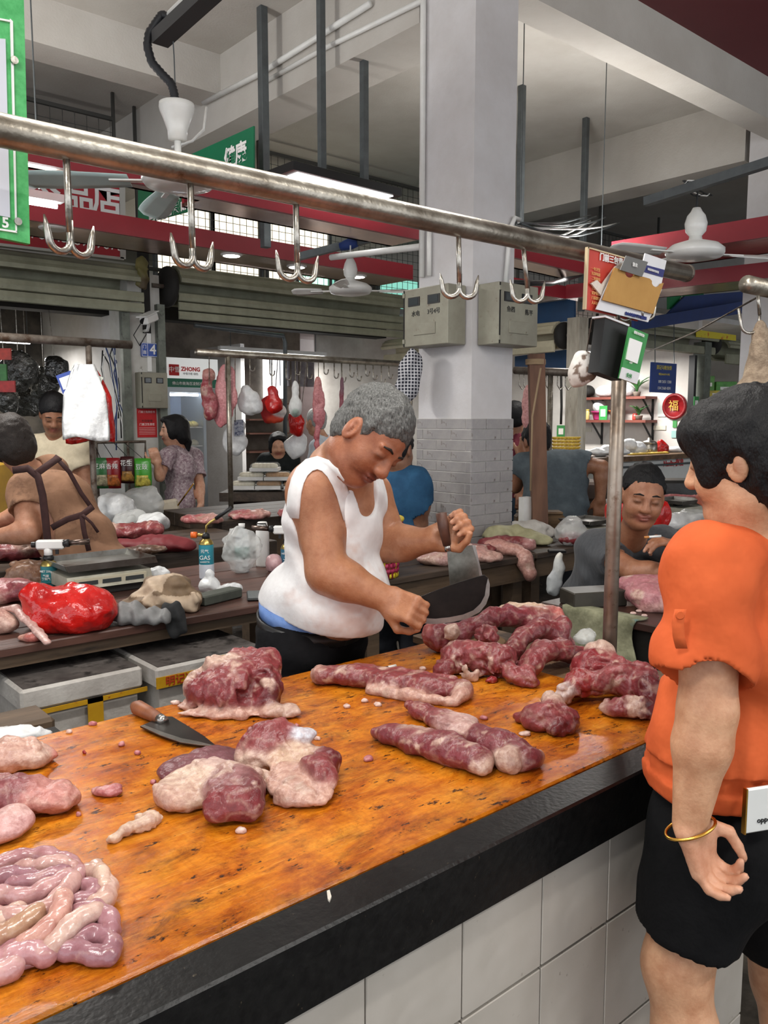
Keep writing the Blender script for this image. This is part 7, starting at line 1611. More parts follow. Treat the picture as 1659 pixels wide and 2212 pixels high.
# meat on the rear table
for i, (px, py, w, lb) in enumerate(((430, 1132, .14, 'tray of fatty pork beside the floral woman'), (533, 1122, .15, 'row of pale pork slices on the rear table'), (642, 1118, .15, 'pork slices on the rear table behind the bottle'))):
    meat_on(lb, px, py, .85, [((0, .08, .02), (w, .12, .03), 0, (216, 140, 138)), ((w*.5, .06, .03), (w*.5, .08, .03), 0, (230, 180, 168)), ((-w*.4, .06, .03), (w*.5, .08, .025), 0, (196, 108, 112))], seed=90+i, h=.01, amp=.012, fat=.3)
# bread trays in the shop
for i, (px, py, w, hh) in enumerate(((527, 1046, 26, 9), (582, 1046, 27, 9), (545, 1027, 27, 9), (601, 1027, 27, 9), (573, 1008, 30, 9), (637, 1047, 21, 8))):
    p = onD(px, py, 7.6); t = thing('bread_tray', p-UP*S(hh, 7.6), ['wrapped buns in a tray at the left of the pile', 'wrapped brown buns in the middle tray', 'second layer tray of wrapped buns', 'second layer tray beside the smiling woman', 'topmost tray of wrapped buns', 'small tray of wrapped buns at the pile end'][i], 'tray', 'wrapped bread trays')
    MB().obox(p-UP*S(hh*.6, 7.6), (S(w, 7.6), .12, S(hh*.4, 7.6)), RT, None, UP).build('tray', m_white, t)
    for j in range(5): MB().lathe(p+RT*(S(w, 7.6)*(j-2)*.28)-UP*S(hh*.2, 7.6)-FW*.03, [(.045, 0), (.05, .018), (.04, .035), (.01, .042)], 10).build('bun', mat('bun%d' % (i % 2), ((222, 212, 186), (176, 128, 78))[i % 2], ((240, 234, 214), (206, 160, 100))[i % 2], 10, .5), t, True)
    MB().obox(p+UP*S(1, 7.6), (S(w*.97, 7.6), .115, S(hh*.85, 7.6)), RT, None, UP, bev=.02).build('film', mat('cling_film', (236, 238, 236), rough=.15, alpha=.16, spec=.8), t)
struct(MB().box((5.0, 8.3, 0), (5.05, 9.5, 2.4)).build('wall_screen', m_wall), 'white screen wall inside the bread shop')
p0, p1 = onD(478, 1062, 7.5), onD(690, 1058, 7.5)
tag(MB().obox((p0+p1)/2-UP*.05+FW*.1, ((p1-p0).length/2, .2, .04), RT, None, UP).build('display_counter', m_darkwood), 'dark counter board carrying the wrapped bread trays', 'counter')
tag(MB().obox((p0+p1)/2-UP*.48+FW*.12, ((p1-p0).length/2-.05, .06, .40), RT, None, UP).build('counter_base', mat('maroon_base', (62, 30, 32), (50, 40, 38), 4, .7)), 'dark maroon base under the bread counter', 'counter')
# fridge cabinet with sign
fx0, fx1, YFr = onY(362, 900, 7.5).x, onY(445, 900, 7.5).x, 7.5
t = thing('display_fridge', Vector(((fx0+fx1)/2, YFr+.25, 0)), 'lit glass display fridge with shelves of buns behind the floral woman', 'fridge')
zf = onY(400, 848, YFr).z
m_frame = mat('fridge_frame', (150, 156, 160), rough=.35, metal=.5)
for x in (fx0, fx1-.03): MB().box((x, YFr, .1), (x+.03, YFr+.5, zf)).build('side', m_frame, t)
MB().box((fx0, YFr+.47, .1), (fx1, YFr+.5, zf)).build('back', mat('fridge_blue', (170, 188, 214), (150, 168, 196), 3, .4), t); MB().box((fx0, YFr, zf), (fx1, YFr+.5, zf+.05)).build('top', m_frame, t); MB().box((fx0, YFr, 0), (fx1, YFr+.5, .1)).build('plinth', m_dark, t)
MB().tube([(fx0+.05, YFr+.06, zf-.02), (fx1-.05, YFr+.06, zf-.02)], .012, 8).build('light_tube', mat('fridge_tube', (255, 255, 255), emit=(230, 240, 255), estr=16), t)
for k, py in enumerate((922, 962, 1005, 1045, 1085)):
    z = onY(420, py, YFr+.1).z; MB().box((fx0+.03, YFr+.03, z-.01), (fx1-.03, YFr+.47, z)).build('shelf', m_hook, t)
    for j in range(6):
        x = fx0+.07+j*(fx1-fx0-.14)/5
        MB().lathe((x, YFr+.14, z), [(.05, 0), (.055, .025), (.035, .05), (.005, .06)], 10).build('bun', mat('fbun%d' % (k % 3), ((214, 190, 90), (206, 196, 150), (120, 150, 90))[k % 3], ((236, 216, 130), (226, 220, 190), (150, 170, 110))[k % 3], 12, .5), t, True)
MB().box((fx0+.03, YFr-.004, .12), (fx1-.03, YFr+.002, zf-.02)).build('glass_door', mat('clear_glass', (220, 226, 228), rough=.05, alpha=.14, spec=.8), t)
t = thing('shop_sign', onY(400, 836, 7.45), 'white fridge sign with red square logo and green strip', 'sign')
a, b = onY(362, 836, 7.45), onY(470, 777, 7.45); MB().box((a.x, 7.45, a.z), (b.x, 7.49, b.z)).build('board', mat('sign_white', (226, 228, 226), rough=.5, emit=(230, 232, 230), estr=.25), t)
MB().box((a.x, 7.445, a.z), (b.x, 7.45, a.z+(b.z-a.z)*.3)).build('green_strip', mat('strip_green', (24, 104, 78), rough=.5), t)
l0 = onY(376, 799, 7.44); MB().obox(l0, (S(13, 7.3), .004, S(13, 7.3)), AX, None, UP, bev=.003).build('logo', m_rpaper, t); text('中雪', l0-AY*.006, AX, UP, .06, m_wtxt, t)
text('ZHONG', onY(412, 798, 7.44), AX, UP, .055, mat('red_letter', (200, 40, 40), rough=.5), t, bold=.002); text('中雪冷柜 绿色', onY(412, 808, 7.44), AX, UP, .026, m_black, t); text('佛山市南海百凌制冷', onY(405, 829, 7.44), AX, UP, .036, m_wtxt, t)
# bright openings, curtain and pink panel inside the bread shop
a, b = onY(572, 860, 9.5), onY(616, 770, 9.5); o = MB().box((a.x, 9.5, a.z), (b.x, 9.54, b.z)).build('window_6', mat('bright_pane', (240, 244, 246), emit=(240, 246, 250), estr=1.6)); struct(o, 'bright daylit opening at the back of the bread shop')
a, b = onY(742, 800, 9.5), onY(886, 752, 9.5); o = MB().box((a.x, 9.5, a.z), (b.x, 9.54, b.z)).build('window_7', mat('bright_pane2', (240, 244, 246), emit=(244, 248, 250), estr=2.2)); struct(o, 'glaring bright window above the pink panel')
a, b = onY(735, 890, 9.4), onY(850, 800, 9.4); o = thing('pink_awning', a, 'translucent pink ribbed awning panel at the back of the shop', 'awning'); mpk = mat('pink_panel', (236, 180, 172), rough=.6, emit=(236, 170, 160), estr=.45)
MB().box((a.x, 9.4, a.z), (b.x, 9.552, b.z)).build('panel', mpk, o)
for i in range(9):
    u = 2*math.pi*i/9+.2; c = Vector(((a.x+b.x)/2, 9.385, (a.z+b.z)/2)); MB().tube([c, c+AX*(.42*math.cos(u))+UP*(.24*math.sin(u))], .008, 6).build('rib', mat('pink_rib', (206, 110, 106), rough=.6), o)
a, b = onY(618, 830, 9.0), onY(735, 765, 9.0); g = [[Vector((a.x+(b.x-a.x)*u, 9.53+.03*math.sin(u*40), a.z+(b.z-a.z)*v)) for u in np.linspace(0, 1, 60)] for v in np.linspace(0, 1, 3)]
tag(MB().sheet(g, .006).build('grey_curtain', cloth('curtain', (176, 172, 176), (150, 146, 152)), None, True), 'grey gathered curtain at the back of the bread shop', 'curtain')
for i, py in enumerate((870, 905, 935, 975)):
    a, b = onY(530, py, 9.2), onY(618, py, 9.2); tag(MB().box((a.x, 9.1, a.z-.02), (b.x, 9.552, a.z)).build('shelf_board', m_redwood), ['uppermost', 'second', 'third', 'lowest'][i]+' brown shelf on the rear wall behind the hanging bags', 'shelf', 'rear wall shelves')
# plaid cloth by the column
o = hang('black and white checked cloth bundle hanging beside the column', 885, 812, 4.75, [(8, -38, 16, 22, .06), (0, 0, 26, 42, .07), (-10, 30, 24, 26, .06)], None, 'checked_cloth', 'cloth', .007, amp=.008, fr=14, fold=(CV(1, .2, -.3), .006, 60))
def plaid():
    m = bpy.data.materials.new('plaid'); m.use_nodes = True; nt = m.node_tree; b = nt.nodes['Principled BSDF']; tc = nt.nodes.new('ShaderNodeTexCoord'); L = nt.links; outs = []
    for bd in ('X', 'Z'):
        mp_ = nt.nodes.new('ShaderNodeMapping'); mp_.inputs['Rotation'].default_value = (0, .0, math.pi/2-THETA); L.new(tc.outputs['Object'], mp_.inputs[0]); w = nt.nodes.new('ShaderNodeTexWave'); w.bands_direction = bd; w.inputs['Scale'].default_value = 17; w.inputs['Distortion'].default_value = 2.; w.inputs['Detail Scale'].default_value = .6; L.new(mp_.outputs[0], w.inputs[0])
        r = nt.nodes.new('ShaderNodeValToRGB'); r.color_ramp.elements[0].position = .72; r.color_ramp.elements[1].position = .82; L.new(w.outputs[1], r.inputs[0]); outs.append(r.outputs[0])
    mx = nt.nodes.new('ShaderNodeMix'); mx.data_type = 'RGBA'; mx.blend_type = 'ADD'; mx.inputs[0].default_value = 1; L.new(outs[0], mx.inputs[6]); L.new(outs[1], mx.inputs[7])
    m2 = nt.nodes.new('ShaderNodeMix'); m2.data_type = 'RGBA'; L.new(mx.outputs[2], m2.inputs[0]); m2.inputs[6].default_value = lin((40, 42, 54)); m2.inputs[7].default_value = lin((190, 190, 194)); L.new(m2.outputs[2], b.inputs['Base Color']); b.inputs['Roughness'].default_value = .9
    return m
o.data.materials.append(plaid())
# ================================================================== table at the column: pork, trotter, cloths
ZC = .85
meat_on('raw pork slab with pale skin before the column tiles', 1020, 1212, ZC, [((0, .04, .03), (.1, .09, .035), 0, (224, 168, 158)), ((.06, 0, .02), (.09, .06, .03), -10, (232, 190, 176)), ((0, .12, .04), (.14, .05, .03), 0, MU)], seed=101, h=.007)
meat_on('clear-wrapped pork in a bag next to the cleaver', 945, 1222, ZC, [((0, .03, .03), (.1, .07, .035), 0, (214, 176, 168)), ((.08, .04, .03), (.06, .05, .03), 0, (206, 160, 156))], seed=103, h=.008, fat=.3)
meat_on('pork trotter leg hanging over the table edge', 1110, 1200, ZC, [((-.08, .06, .04), (.07, .06, .04), 0, (214, 160, 148)), ((-.01, .01, .03), (.07, .05, .035), -30, (222, 172, 158)), ((.05, -.06, -.02), (.045, .04, .06), 0, (226, 178, 164)), ((.07, -.075, -.08), (.035, .035, .04), 0, (222, 170, 156))], seed=105, h=.007, amp=.004, fat=.03, cut=False)
meat_on('dark red pork cut in front of the beige towel', 1093, 1193, ZC, [((0, .06, .04), (.14, .06, .04), -10, MU), ((.12, .03, .035), (.05, .04, .035), 0, (206, 150, 146))], seed=107, h=.008)
meat_on('small pork pieces against the column tiles', 1050, 1170, ZC, [((0, .04, .02), (.16, .05, .025), 0, PK), ((-.12, .04, .03), (.06, .05, .03), 0, MU)], seed=109, h=.009)
put('beige_towel', 1112, 1182, ZC, [((-.05, .1, .06), (.12, .07, .05)), ((.07, .06, .04), (.12, .07, .04)), ((.15, .04, .02), (.06, .05, .025))], m_vc, 'beige towel heaped beside the trotter', 'towel', .008, default=(170, 166, 130), amp=.009, fr=18, fold=(CV(.6, 0, .8), .007, 70))
put('white_towel', 1158, 1173, ZC, [((-.03, .07, .06), (.13, .075, .06)), ((.05, .07, .04), (.08, .07, .04))], m_vc, 'white dirty towel behind the beige one', 'towel', .008, default=(196, 192, 186), amp=.01, fr=18, fold=(CV(.5, 0, .8), .007, 70))
put('clear_bag', 1238, 1181, ZC, [((0, .06, .07), (.09, .07, .08)), ((.02, .06, .12), (.04, .04, .05))], m_clear, 'clear plastic bag holding red meat on the right table', 'bag', .008, amp=.012, fr=22)
meat_on('red meat inside the clear bag', 1239, 1182, ZC, [((0, .06, .04), (.07, .05, .035), 0, (160, 70, 76))], seed=111, h=.009)
put('red_plastic_scrap', 1002, 1190, ZC, [((0, .02, .05), (.03, .025, .06)), ((.01, .02, .09), (.018, .02, .03))], m_redbag, 'crumpled red plastic poking up behind the cleaver', 'bag', .006, amp=.008, fr=35)
p = onZ(1203, 1194, ZC); tag(MB().obox(p+UP*.008, (.045, .025, .007), RT, None, UP, bev=.003).build('car_key', m_black), 'small black key case on the right table', 'key case')
tag(hang('white plastic bag hanging off the right table beside the seated man', 1205, 1235, 3.9, [(6, -36, 9, 10, .02, (232, 230, 220)), (4, -10, 12, 26, .025, (206, 208, 206)), (-8, 25, 14, 34, .025, (186, 190, 192))], m_vc, 'hanging_bag', 'bag', .007, amp=.006, fr=26, fold=(CV(1, 0, .3), .005, 80)), None)
# chopping block table behind the column
p = onD(1165, 1108, 5.1); p.z = .91; o = thing('chopping_block', p, 'thick wooden chopping block beside the timber post', 'chopping block')
MB().obox(p, (.15, .07, .06), RT, None, UP, bev=.02).build('block', m_cb, o); MB().obox(p+UP*.066, (.135, .062, .008), RT, None, UP, bev=.004).build('cutting_face', _M['block_face'], o)
tag(MB().obox(Vector((p.x, p.y, .425)), (.13, .06, .425), RT, None, UP).build('block_stand', m_darkwood), 'dark wooden stand under the thick chopping block', 'stand')
pz = onZ(1268, 1160, .85); scale((pz.x, pz.y, .85), .26, .22, .11, 'small scale with a bare tray on the table right of the column', False)
# ================================================================== notices, cards and box at the rail end
m_card = mat('cardboard', (186, 142, 78), (170, 126, 66), 6, .8, spots=(130, 90, 52), spot_scale=9, spot_amt=.68)
m_wcard = mat('white_card', (226, 226, 228), (214, 214, 218), 5, .6, spots=(150, 140, 126), spot_scale=14, spot_amt=.7)
YN = 1.228
t = thing('red_notice_board', onY(1300, 672, YN), 'red enamel notice board with a heading and small lettering on the rail', 'notice')
quad('board', [(1270, 533), (1388, 566), (1378, 694), (1264, 668)], YN, .004, mat('notice_red', (196, 66, 52), (186, 58, 46), 4, .4), t)
for pl_ in ([(1270, 533), (1388, 566), (1388, 569), (1270, 536)], [(1270, 533), (1273, 534), (1267, 668), (1264, 668)]): quad('frame_strip', pl_, YN-.004, .008, mat('cream_strip', (206, 186, 150), rough=.6), t)
Xn = (onY(1388, 566, YN)-onY(1270, 533, YN)).normalized(); Zn = Xn.cross(AY)*-1; Zn = Vector((0, 0, 1)) if Zn.z < .3 else Zn
text('门前三包责任', onY(1326, 563, YN-.003), Xn, Zn, S(17, 2.1), m_wtxt, t, bold=.0004)
m_ytxt = mat('tan_lettering', (226, 170, 110), rough=.6)
for i, s in enumerate(('一包卫生', '扫净地面', '二包秩序', '不乱摆卖', '三包绿化', '爱护树木', '门前整洁', '人人有责')): text(s, onY(1278, 580+i*10.5, YN-.003), Xn, Zn, S(7.5, 2.1), m_ytxt, t, align='LEFT')
quad('crumpled_paper', [(1330, 575), (1345, 568), (1345, 590), (1300, 640), (1277, 612), (1290, 605), (1300, 615)], YN-.008, .004, mat('torn_paper', (222, 212, 200), (204, 190, 178), 12, .8, bump=.004, bscale=60), None, label='torn crumpled paper tucked in front of the red notice', cat='paper')
quad('white_card', [(1325, 588), (1430, 625), (1400, 696), (1288, 668)], YN-.014, .003, m_wcard, None, label='white card with a blue line of print under the cardboard', cat='card')
Xc = (onY(1400, 696, YN)-onY(1288, 668, YN)).normalized(); Zc = Vector((0, -.0, 1)); Zc = (Zc-Xc*Zc.dot(Xc)).normalized()
m_btxt = mat('blue_lettering', (40, 52, 120), rough=.6)
text('南山市场监督管理局监制', onY(1374, 683, YN-.017), Xc, Zc, S(7.5, 2.1), m_btxt, bpy.data.objects['white_card'], bold=.0003)
t = thing('cardboard_piece', onY(1360, 680, YN-.02), 'brown cardboard flap with two half-round cutouts hooked on the rail', 'cardboard')
arc = lambda cx, cy, r, a0, a1: [(cx+r*math.cos(u), cy+r*math.sin(u)) for u in np.linspace(a0, a1, 7)]
sl = math.atan2(34, 108)
poly = [(1328, 578)]+[(1350, 585)]+arc(1361, 590, 10, math.pi+sl, sl)[::1]+[(1373, 593), (1404, 602)]+arc(1418, 610, 10, math.pi+sl, sl)+[(1434, 611), (1411, 678), (1303, 648)]
quad('flap', poly, YN-.022, .004, m_card, t)
quad('grey_card', [(1353, 552), (1400, 566), (1387, 598), (1340, 583)], YN-.03, .002, mat('grey_card', (112, 112, 110), (100, 100, 98), 6, .6), None, label='dark grey card above the cardboard flap', cat='card')
text('散卖', onY(1372, 573, YN-.034), Xc, Zc, S(9, 2.1), m_wtxt, bpy.data.objects['grey_card'])
t = thing('food_label_plate', onY(1412, 640, YN-.016), 'white plate with a dark blue printed band at the rail end', 'plate')
quad('plate', [(1394, 547), (1440, 563), (1425, 632), (1378, 615)], YN-.016, .003, m_wcard, t)
quad('blue_band', [(1391, 571), (1436, 583), (1432, 599), (1387, 586)], YN-.018, .003, mat('band_blue', (44, 48, 110), rough=.5), t)
text('食品质量安全承诺', onY(1411, 585, YN-.021), Xc, Zc, S(5.6, 2.1), m_wtxt, t)
# double hooks near the pole
hook(1330, 560, 690, 4, 'double hook near the pole holding the white plastic lump', PY-.02)
hook(1386, 580, 690, -2, 'double hook next to the rail end holding the black box', PY-.03, sz=.9)
# black box and green payment sign
YX = 1.20
t = thing('black_box', onY(1320, 820, YX), 'black open-topped box hanging from the hooks on the pole', 'box')
quad('front_face', [(1308, 682), (1360, 702), (1342, 822), (1292, 804)], YX, .03, mat('box_black', (34, 34, 34), (24, 24, 24), 8, .5, spots=(130, 128, 120), spot_scale=16, spot_amt=.74), t)
quad('top_rim', [(1308, 681), (1360, 701), (1359, 705), (1307, 685)], YX-.004, .038, m_wcard, t)
t = thing('green_payment_sign', onY(1365, 830, YX-.02), 'green payment sign with a blank white square hanging by the black box', 'sign')
quad('board', [(1362, 706), (1401, 722), (1376, 830), (1339, 817)], YX-.03, .006, mat('pay_green', (56, 146, 74), (50, 134, 66), 5, .4), t)
quad('white_square', [(1362, 730), (1388, 740), (1377, 786), (1353, 776)], YX-.033, .003, m_wtxt, t); quad('white_foot', [(1345, 793), (1383, 806), (1376, 830), (1339, 817)], YX-.033, .003, m_wcard, t)
Xg = (onY(1401, 722, YX)-onY(1362, 706, YX)).normalized(); Zg = (UP-Xg*UP.dot(Xg)).normalized()
text('微信支付收款', onY(1381, 722, YX-.035), Xg, Zg, S(6.5, 2.1), m_wtxt, t); text('支付', onY(1359, 812, YX-.036), Xg, Zg, S(10, 2.1), mat('green_txt', (60, 150, 80), rough=.5), t); text('CTY', onY(1363, 784, YX-.036), Xg, Zg, S(5, 2.1), m_wtxt, t)
hang('dirty white plastic lump hanging by a wire left of the black box', 1256, 798, 2.12, [(4, -16, 22, 26, .025, (216, 212, 206)), (-8, 14, 20, 26, .025, (206, 200, 192)), (10, 6, 22, 24, .025, (212, 206, 200))], m_vc, 'plastic_lump', 'bag', .005, amp=.004, fr=40, colfn=lambda V, c: np.where((vnoise(V.astype(np.float32), 60, 3)+.5*vnoise(V.astype(np.float32), 130, 4))[:, None] > .5, LC(110, 90, 76), c))
tag(MB().tube([onY(1278, 690, YX+.03), onY(1272, 730, YX+.05), onY(1266, 765, YX+.07)], .0016, 5).build('hanging_wire', m_rust), 'thin wire holding the dirty plastic lump', 'wire')
# ================================================================== corner shop: posts, shelves, goods
m_postw = mat('weathered_white_post', (196, 190, 176), (150, 142, 128), 5, .8, stretch=(2, 2, .4), spots=(110, 96, 80), spot_scale=7, spot_amt=.6)
q = onD(1243, 905, 8.0); tag(MB().box((q.x-.07, q.y-.07, 0), (q.x+.07, q.y+.07, 2.5)).build('corner_post', m_postw), 'weathered white post at the corner of the shelf shop', 'post')
q = onY(1506, 905, CY); tag(MB().box((q.x-.07, CY-.1, 0), (q.x+.07, CY+.04, 2.4)).build('corner_post', m_rail), 'grey steel post between the shelf shop and the green-box shop', 'post')
q = onY(1490, 905, CY); tag(MB().box((q.x-.03, CY-.05, 0), (q.x+.02, CY+.02, 2.25)).build('door_track', m_black), 'black door track beside the shelf shop', 'door track')
XP = 8.8
struct(MB().box((XP, CY, 0), (XP+.08, 10.2, 2.72)).build('wall_shelf_shop', mat('bright_wall', (226, 222, 216), (212, 206, 200), 3, .8)), 'bright white side wall of the shelf shop')
struct(MB().box((CX-.6, 8.2, 0), (XP, 8.3, 2.72)).build('wall_shelf_back', mat('bright_wall2', (206, 202, 196), (180, 174, 168), 3, .8)), 'back wall of the shelf shop')
m_shelf = mat('red_brown_shelf', (120, 62, 50), (100, 50, 42), 5, .6)
SH = []
for i, (py) in enumerate((857, 906)):
    a, b = onX(1418, py-3, XP-.02), onX(1256, py+5, XP-.02); z = (a.z+b.z)/2; SH.append(z)
    t = thing('shelf_unit', Vector((XP-.12, (a.y+b.y)/2, z)), ['upper red-brown wall shelf with clear tubs and a potted plant', 'lower red-brown wall shelf with baskets and jars'][i], 'shelf', 'red-brown wall shelves')
    MB().box((XP-.25, a.y, z-.03), (XP, b.y, z)).build('board', m_shelf, t)
    for yy in (a.y+.05, b.y-.3): MB().tube([(XP-.22, yy, z-.03), (XP, yy, z-.25)], .012, 6).build('bracket_strut', m_black, t); MB().box((XP-.015, yy-.012, z-.3), (XP, yy+.012, z-.03)).build('bracket', m_black, t)
def on_shelf(px, k): p = onX(px, 880, XP-.12); return Vector((XP-.13, p.y, SH[k]))
def jar(px, k, r, hgt, c, label, cat='jar', lid=None):
    p = on_shelf(px, k); t = thing(cat.replace(' ', '_'), p, label, cat, 'goods on the wall shelves')
    MB().lathe(p, [(r*.9, 0), (r, .01), (r, hgt*.8), (r*.8, hgt*.9), (r*.8, hgt)], 14).build('body', mat('jar_%d_%d_%d' % c, c, tuple(int(q*.85) for q in c), 10, .3), t, True); MB().lathe(p, [(r*.85, hgt*.95), (r*.85, hgt*1.08)], 14).build('lid', mat('lid%d' % (lid or 0), ((206, 180, 80), (60, 60, 62), (180, 60, 50))[lid or 0], rough=.4), t, True)
def tub(px, k, w, hgt, c, label, m=None, flare=1.15):
    p = on_shelf(px, k); o = thing('basket', p, label, 'basket', 'goods on the wall shelves')
    MB().lathe(p, [(w*.8, 0), (w*.85, .01), (w*flare, hgt), (w*flare*1.06, hgt), (w*flare*1.06, hgt-.015), (w*flare*.98, hgt-.015), (w*.7, .02)], 18).build('tub', m or mat('tub_%d' % c[0], c, tuple(int(q*.8) for q in c), 14, .4), o, True)
    MB().tube([p+UP*hgt+AX*(w*flare*1.03*math.cos(u))+AY*(w*flare*1.03*math.sin(u)) for u in np.linspace(0, 6.28, 25)[:-1]], .008, 6, closed=True).build('rim', m or _M['tub_%d' % c[0]], o, True)
def plant(p, hgt, n, label, seed, c=(54, 104, 52)):
    rr = random.Random(seed); t = thing('potted_plant', p, label, 'plant', 'potted plants in the shop'); p = Vector(p)
    MB().lathe(p, [(.035, 0), (.045, .05), (.048, .055), (.04, .05)], 14).build('pot', mat('pot', (150, 140, 128), (120, 110, 100), 8, .6), t, True)
    for i in range(n):
        a = rr.random()*6.28; L_ = hgt*(.6+.5*rr.random()); d = Vector((math.cos(a), math.sin(a), 0)); g = []
        for u in np.linspace(0, 1, 6):
            c_ = p+UP*(.05+L_*(u-.25*u*u))+d*(L_*.75*u*u); w = .022*math.sin(math.pi*(u*.9+.08)); s = UP.cross(d); g.append([c_-s*w, c_, c_+s*w])
        MB().sheet(g, .003).build('leaf', mat('leaf%d' % (i % 2), c, tuple(int(q*(.7+.5*(i % 2))) for q in c), 10, .5), t, True)
tub(1296, 1, .08, .1, (190, 60, 120), 'bright pink plastic basket on the lower shelf'); tub(1334, 1, .08, .11, (226, 110, 50), 'orange woven basket on the lower shelf')
jar(1257, 1, .04, .13, (190, 160, 90), 'honey-coloured jar beside the pink basket', lid=1); jar(1270, 1, .03, .12, (206, 186, 120), 'small yellow jar behind the pink basket'); jar(1374, 1, .035, .07, (196, 70, 60), 'little red jar at the shelf end', lid=2)
for i, (px, k, w, lb) in enumerate(((1296, 1, .08, 'bulging clear bag above the pink basket'), (1308, 0, .12, 'clear lidded tub on the upper shelf'), (1352, 0, .1, 'second clear tub on the upper shelf'), (1268, 0, .1, 'dark covered tub at the upper shelf end'))):
    p = on_shelf(px, k)+UP*((.16 if k else .075)); tag(lump('clear_tub', [(p, (w, .09, .075))], .012, m_milky if i != 3 else m_dark, amp=.008, fr=12), lb, 'tub', 'goods on the wall shelves')
plant(on_shelf(1380, 0)-AX*.04, .26, 11, 'spiky potted plant on the upper shelf', 4); plant(on_shelf(1386, 1)-AX*.04, .16, 9, 'leafy potted plant on the lower shelf', 6)
# white-and-green payment stands
def paycard(p, w, hgt, X, label):
    t = thing('payment_card', p, label, 'card', 'small payment cards'); p = Vector(p); N_ = X.cross(UP); MB().obox(p+UP*hgt/2, (w/2, .004, hgt/2), X, None, UP).build('card', mat('pay_green', (56, 146, 74)), t); MB().obox(p+UP*hgt*.5+N_*.005, (w*.3, .002, hgt*.25), X, None, UP).build('white_square', m_wtxt, t)
paycard(on_shelf(1316, 1)-AX*.11, .11, .17, -AY, 'green payment stand before the orange basket')
p = onD(1211, 945, 7.6); paycard(p, S(17, 7.6), S(26, 7.6), RT, 'green payment card hung on a cord in front of the egg trays'); tag(MB().tube([p+UP*S(28, 7.6), onD(1213, 880, 7.6), onD(1212, 800, 7.6)], .012, 6).build('twisted_cord', m_dark, None, True), 'dark twisted cord holding the payment card', 'cord')
paycard(onY(1503, 890, CY-.1), .1, .17, AX, 'green payment card tied to the grey steel post')
# things on the white wall
p = onX(1458, 878, XP-.01); t = thing('wall_clock', p, 'round red clock with a gold character on the shelf shop wall', 'clock'); MB().lathe(p, [(.15, 0), (.15, .02), (.12, .03), (.12, .02)], 24, AY, UP, -AX).build('face', mat('clock_red', (150, 24, 30), (120, 18, 24), 20, .4), t, True); text('福', p-AX*.032, -AY, UP, .13, mat('gold_txt', (220, 170, 70), rough=.4), t)
for i, (px, py, w, hh, c, lb) in enumerate(((1430, 885, 10, 16, (206, 214, 210), 'white calendar sheet beside the red clock'), (1440, 878, 6, 6, (60, 140, 110), 'small green sticker beside the red clock'), (1458, 916, 5, 8, (70, 150, 80), 'small green sticker low on the white wall'), (1456, 938, 6, 8, (160, 200, 196), 'pale blue sticker low on the white wall'), (1425, 924, 16, 5, (216, 212, 196), 'white socket strip on the shelf shop wall'), (1272, 928, 8, 6, (214, 210, 196), 'white wall socket under the lower shelf'))):
    p = onX(px, py, XP-.005); tag(MB().box((XP-.012, p.y-S(w, 9), p.z-S(hh, 9)), (XP, p.y+S(w, 9), p.z+S(hh, 9))).build('wall_sticker' if i < 4 else 'wall_socket', mat('stk%d' % i, c, rough=.6)), lb, 'sticker' if i < 4 else 'socket')
# blue price sign
t = thing('blue_sign', onY(1434, 848, CY-.2), 'blue hanging sign with yellow heading and two phone numbers', 'sign'); Yb = CY-.2
for q in (1415, 1456): MB().tube([onY(q, 785, Yb), onY(q, 700, Yb+.05)], .005, 5).build('hang_string', m_greysteel, t)
quad('board', [(1409, 782), (1462, 786), (1459, 850), (1406, 847)], Yb, .02, mat('sign_blue', (46, 72, 140), (40, 64, 128), 4, .4), t)
text('郑记马鲛鱼饼', onY(1435, 795, Yb-.004), AX, UP, S(11, 7.9), mat('sign_yellow', (224, 206, 90), rough=.5), t); text('电话:0660379 小吃', onY(1435, 809, Yb-.004), AX, UP, S(6, 7.9), _M['sign_yellow'], t)
text('180 2651 1200', onY(1436, 825, Yb-.004), AX, UP, S(9.5, 7.9), m_wtxt, t); text('134 2160 4591', onY(1435, 839, Yb-.004), AX, UP, S(9.5, 7.9), m_wtxt, t)
# freezer
xa, xb = onY(1345, 1000, CY-.15).x, onY(1500, 1000, CY-.15).x; za = onY(1420, 988, CY-.15).z
t = thing('chest_freezer', Vector(((xa+xb)/2, CY+.1, 0)), 'white chest freezer with red brand lettering under a wooden board', 'freezer')
MB().box((xa-.45, CY-.15, .1), (xb, CY+.45, za-.02), .02).build('cabinet', mat('freezer_white', (222, 224, 222), (210, 212, 210), 3, .35), t); MB().box((xa-.45, CY-.17, za-.09), (xb+.01, CY+.46, za-.07)).build('lid_seam', m_greysteel, t); MB().box((xa-.45, CY-.1, 0), (xb, CY+.4, .1)).build('plinth', m_dark, t)
text('Nanling南凌', onY(1455, 1001, CY-.153), AX, UP, S(17, 8.3), mat('red_brand', (196, 44, 48), rough=.5), t, bold=.003)
tag(MB().box((xa-.58, CY-.22, za-.02), (xb+.02, CY+.5, za+.03)).build('work_board', m_oldwood), 'wooden worktop board lying on the chest freezer', 'board')
zw = za+.03
def onW(px): p = onY(px, 980, CY); return Vector((p.x, CY+.05, zw))
t = thing('steel_kettle', onW(1411), 'shiny steel pot with a lid on the freezer board', 'pot'); p = onW(1411)
MB().lathe(p, [(.075, 0), (.085, .02), (.085, .1), (.08, .105)], 20).build('pot', m_hook, t, True); MB().lathe(p, [(.085, .105), (.07, .13), (.02, .145), (.018, .165), (.0, .17)], 20).build('lid', m_hook, t, True)
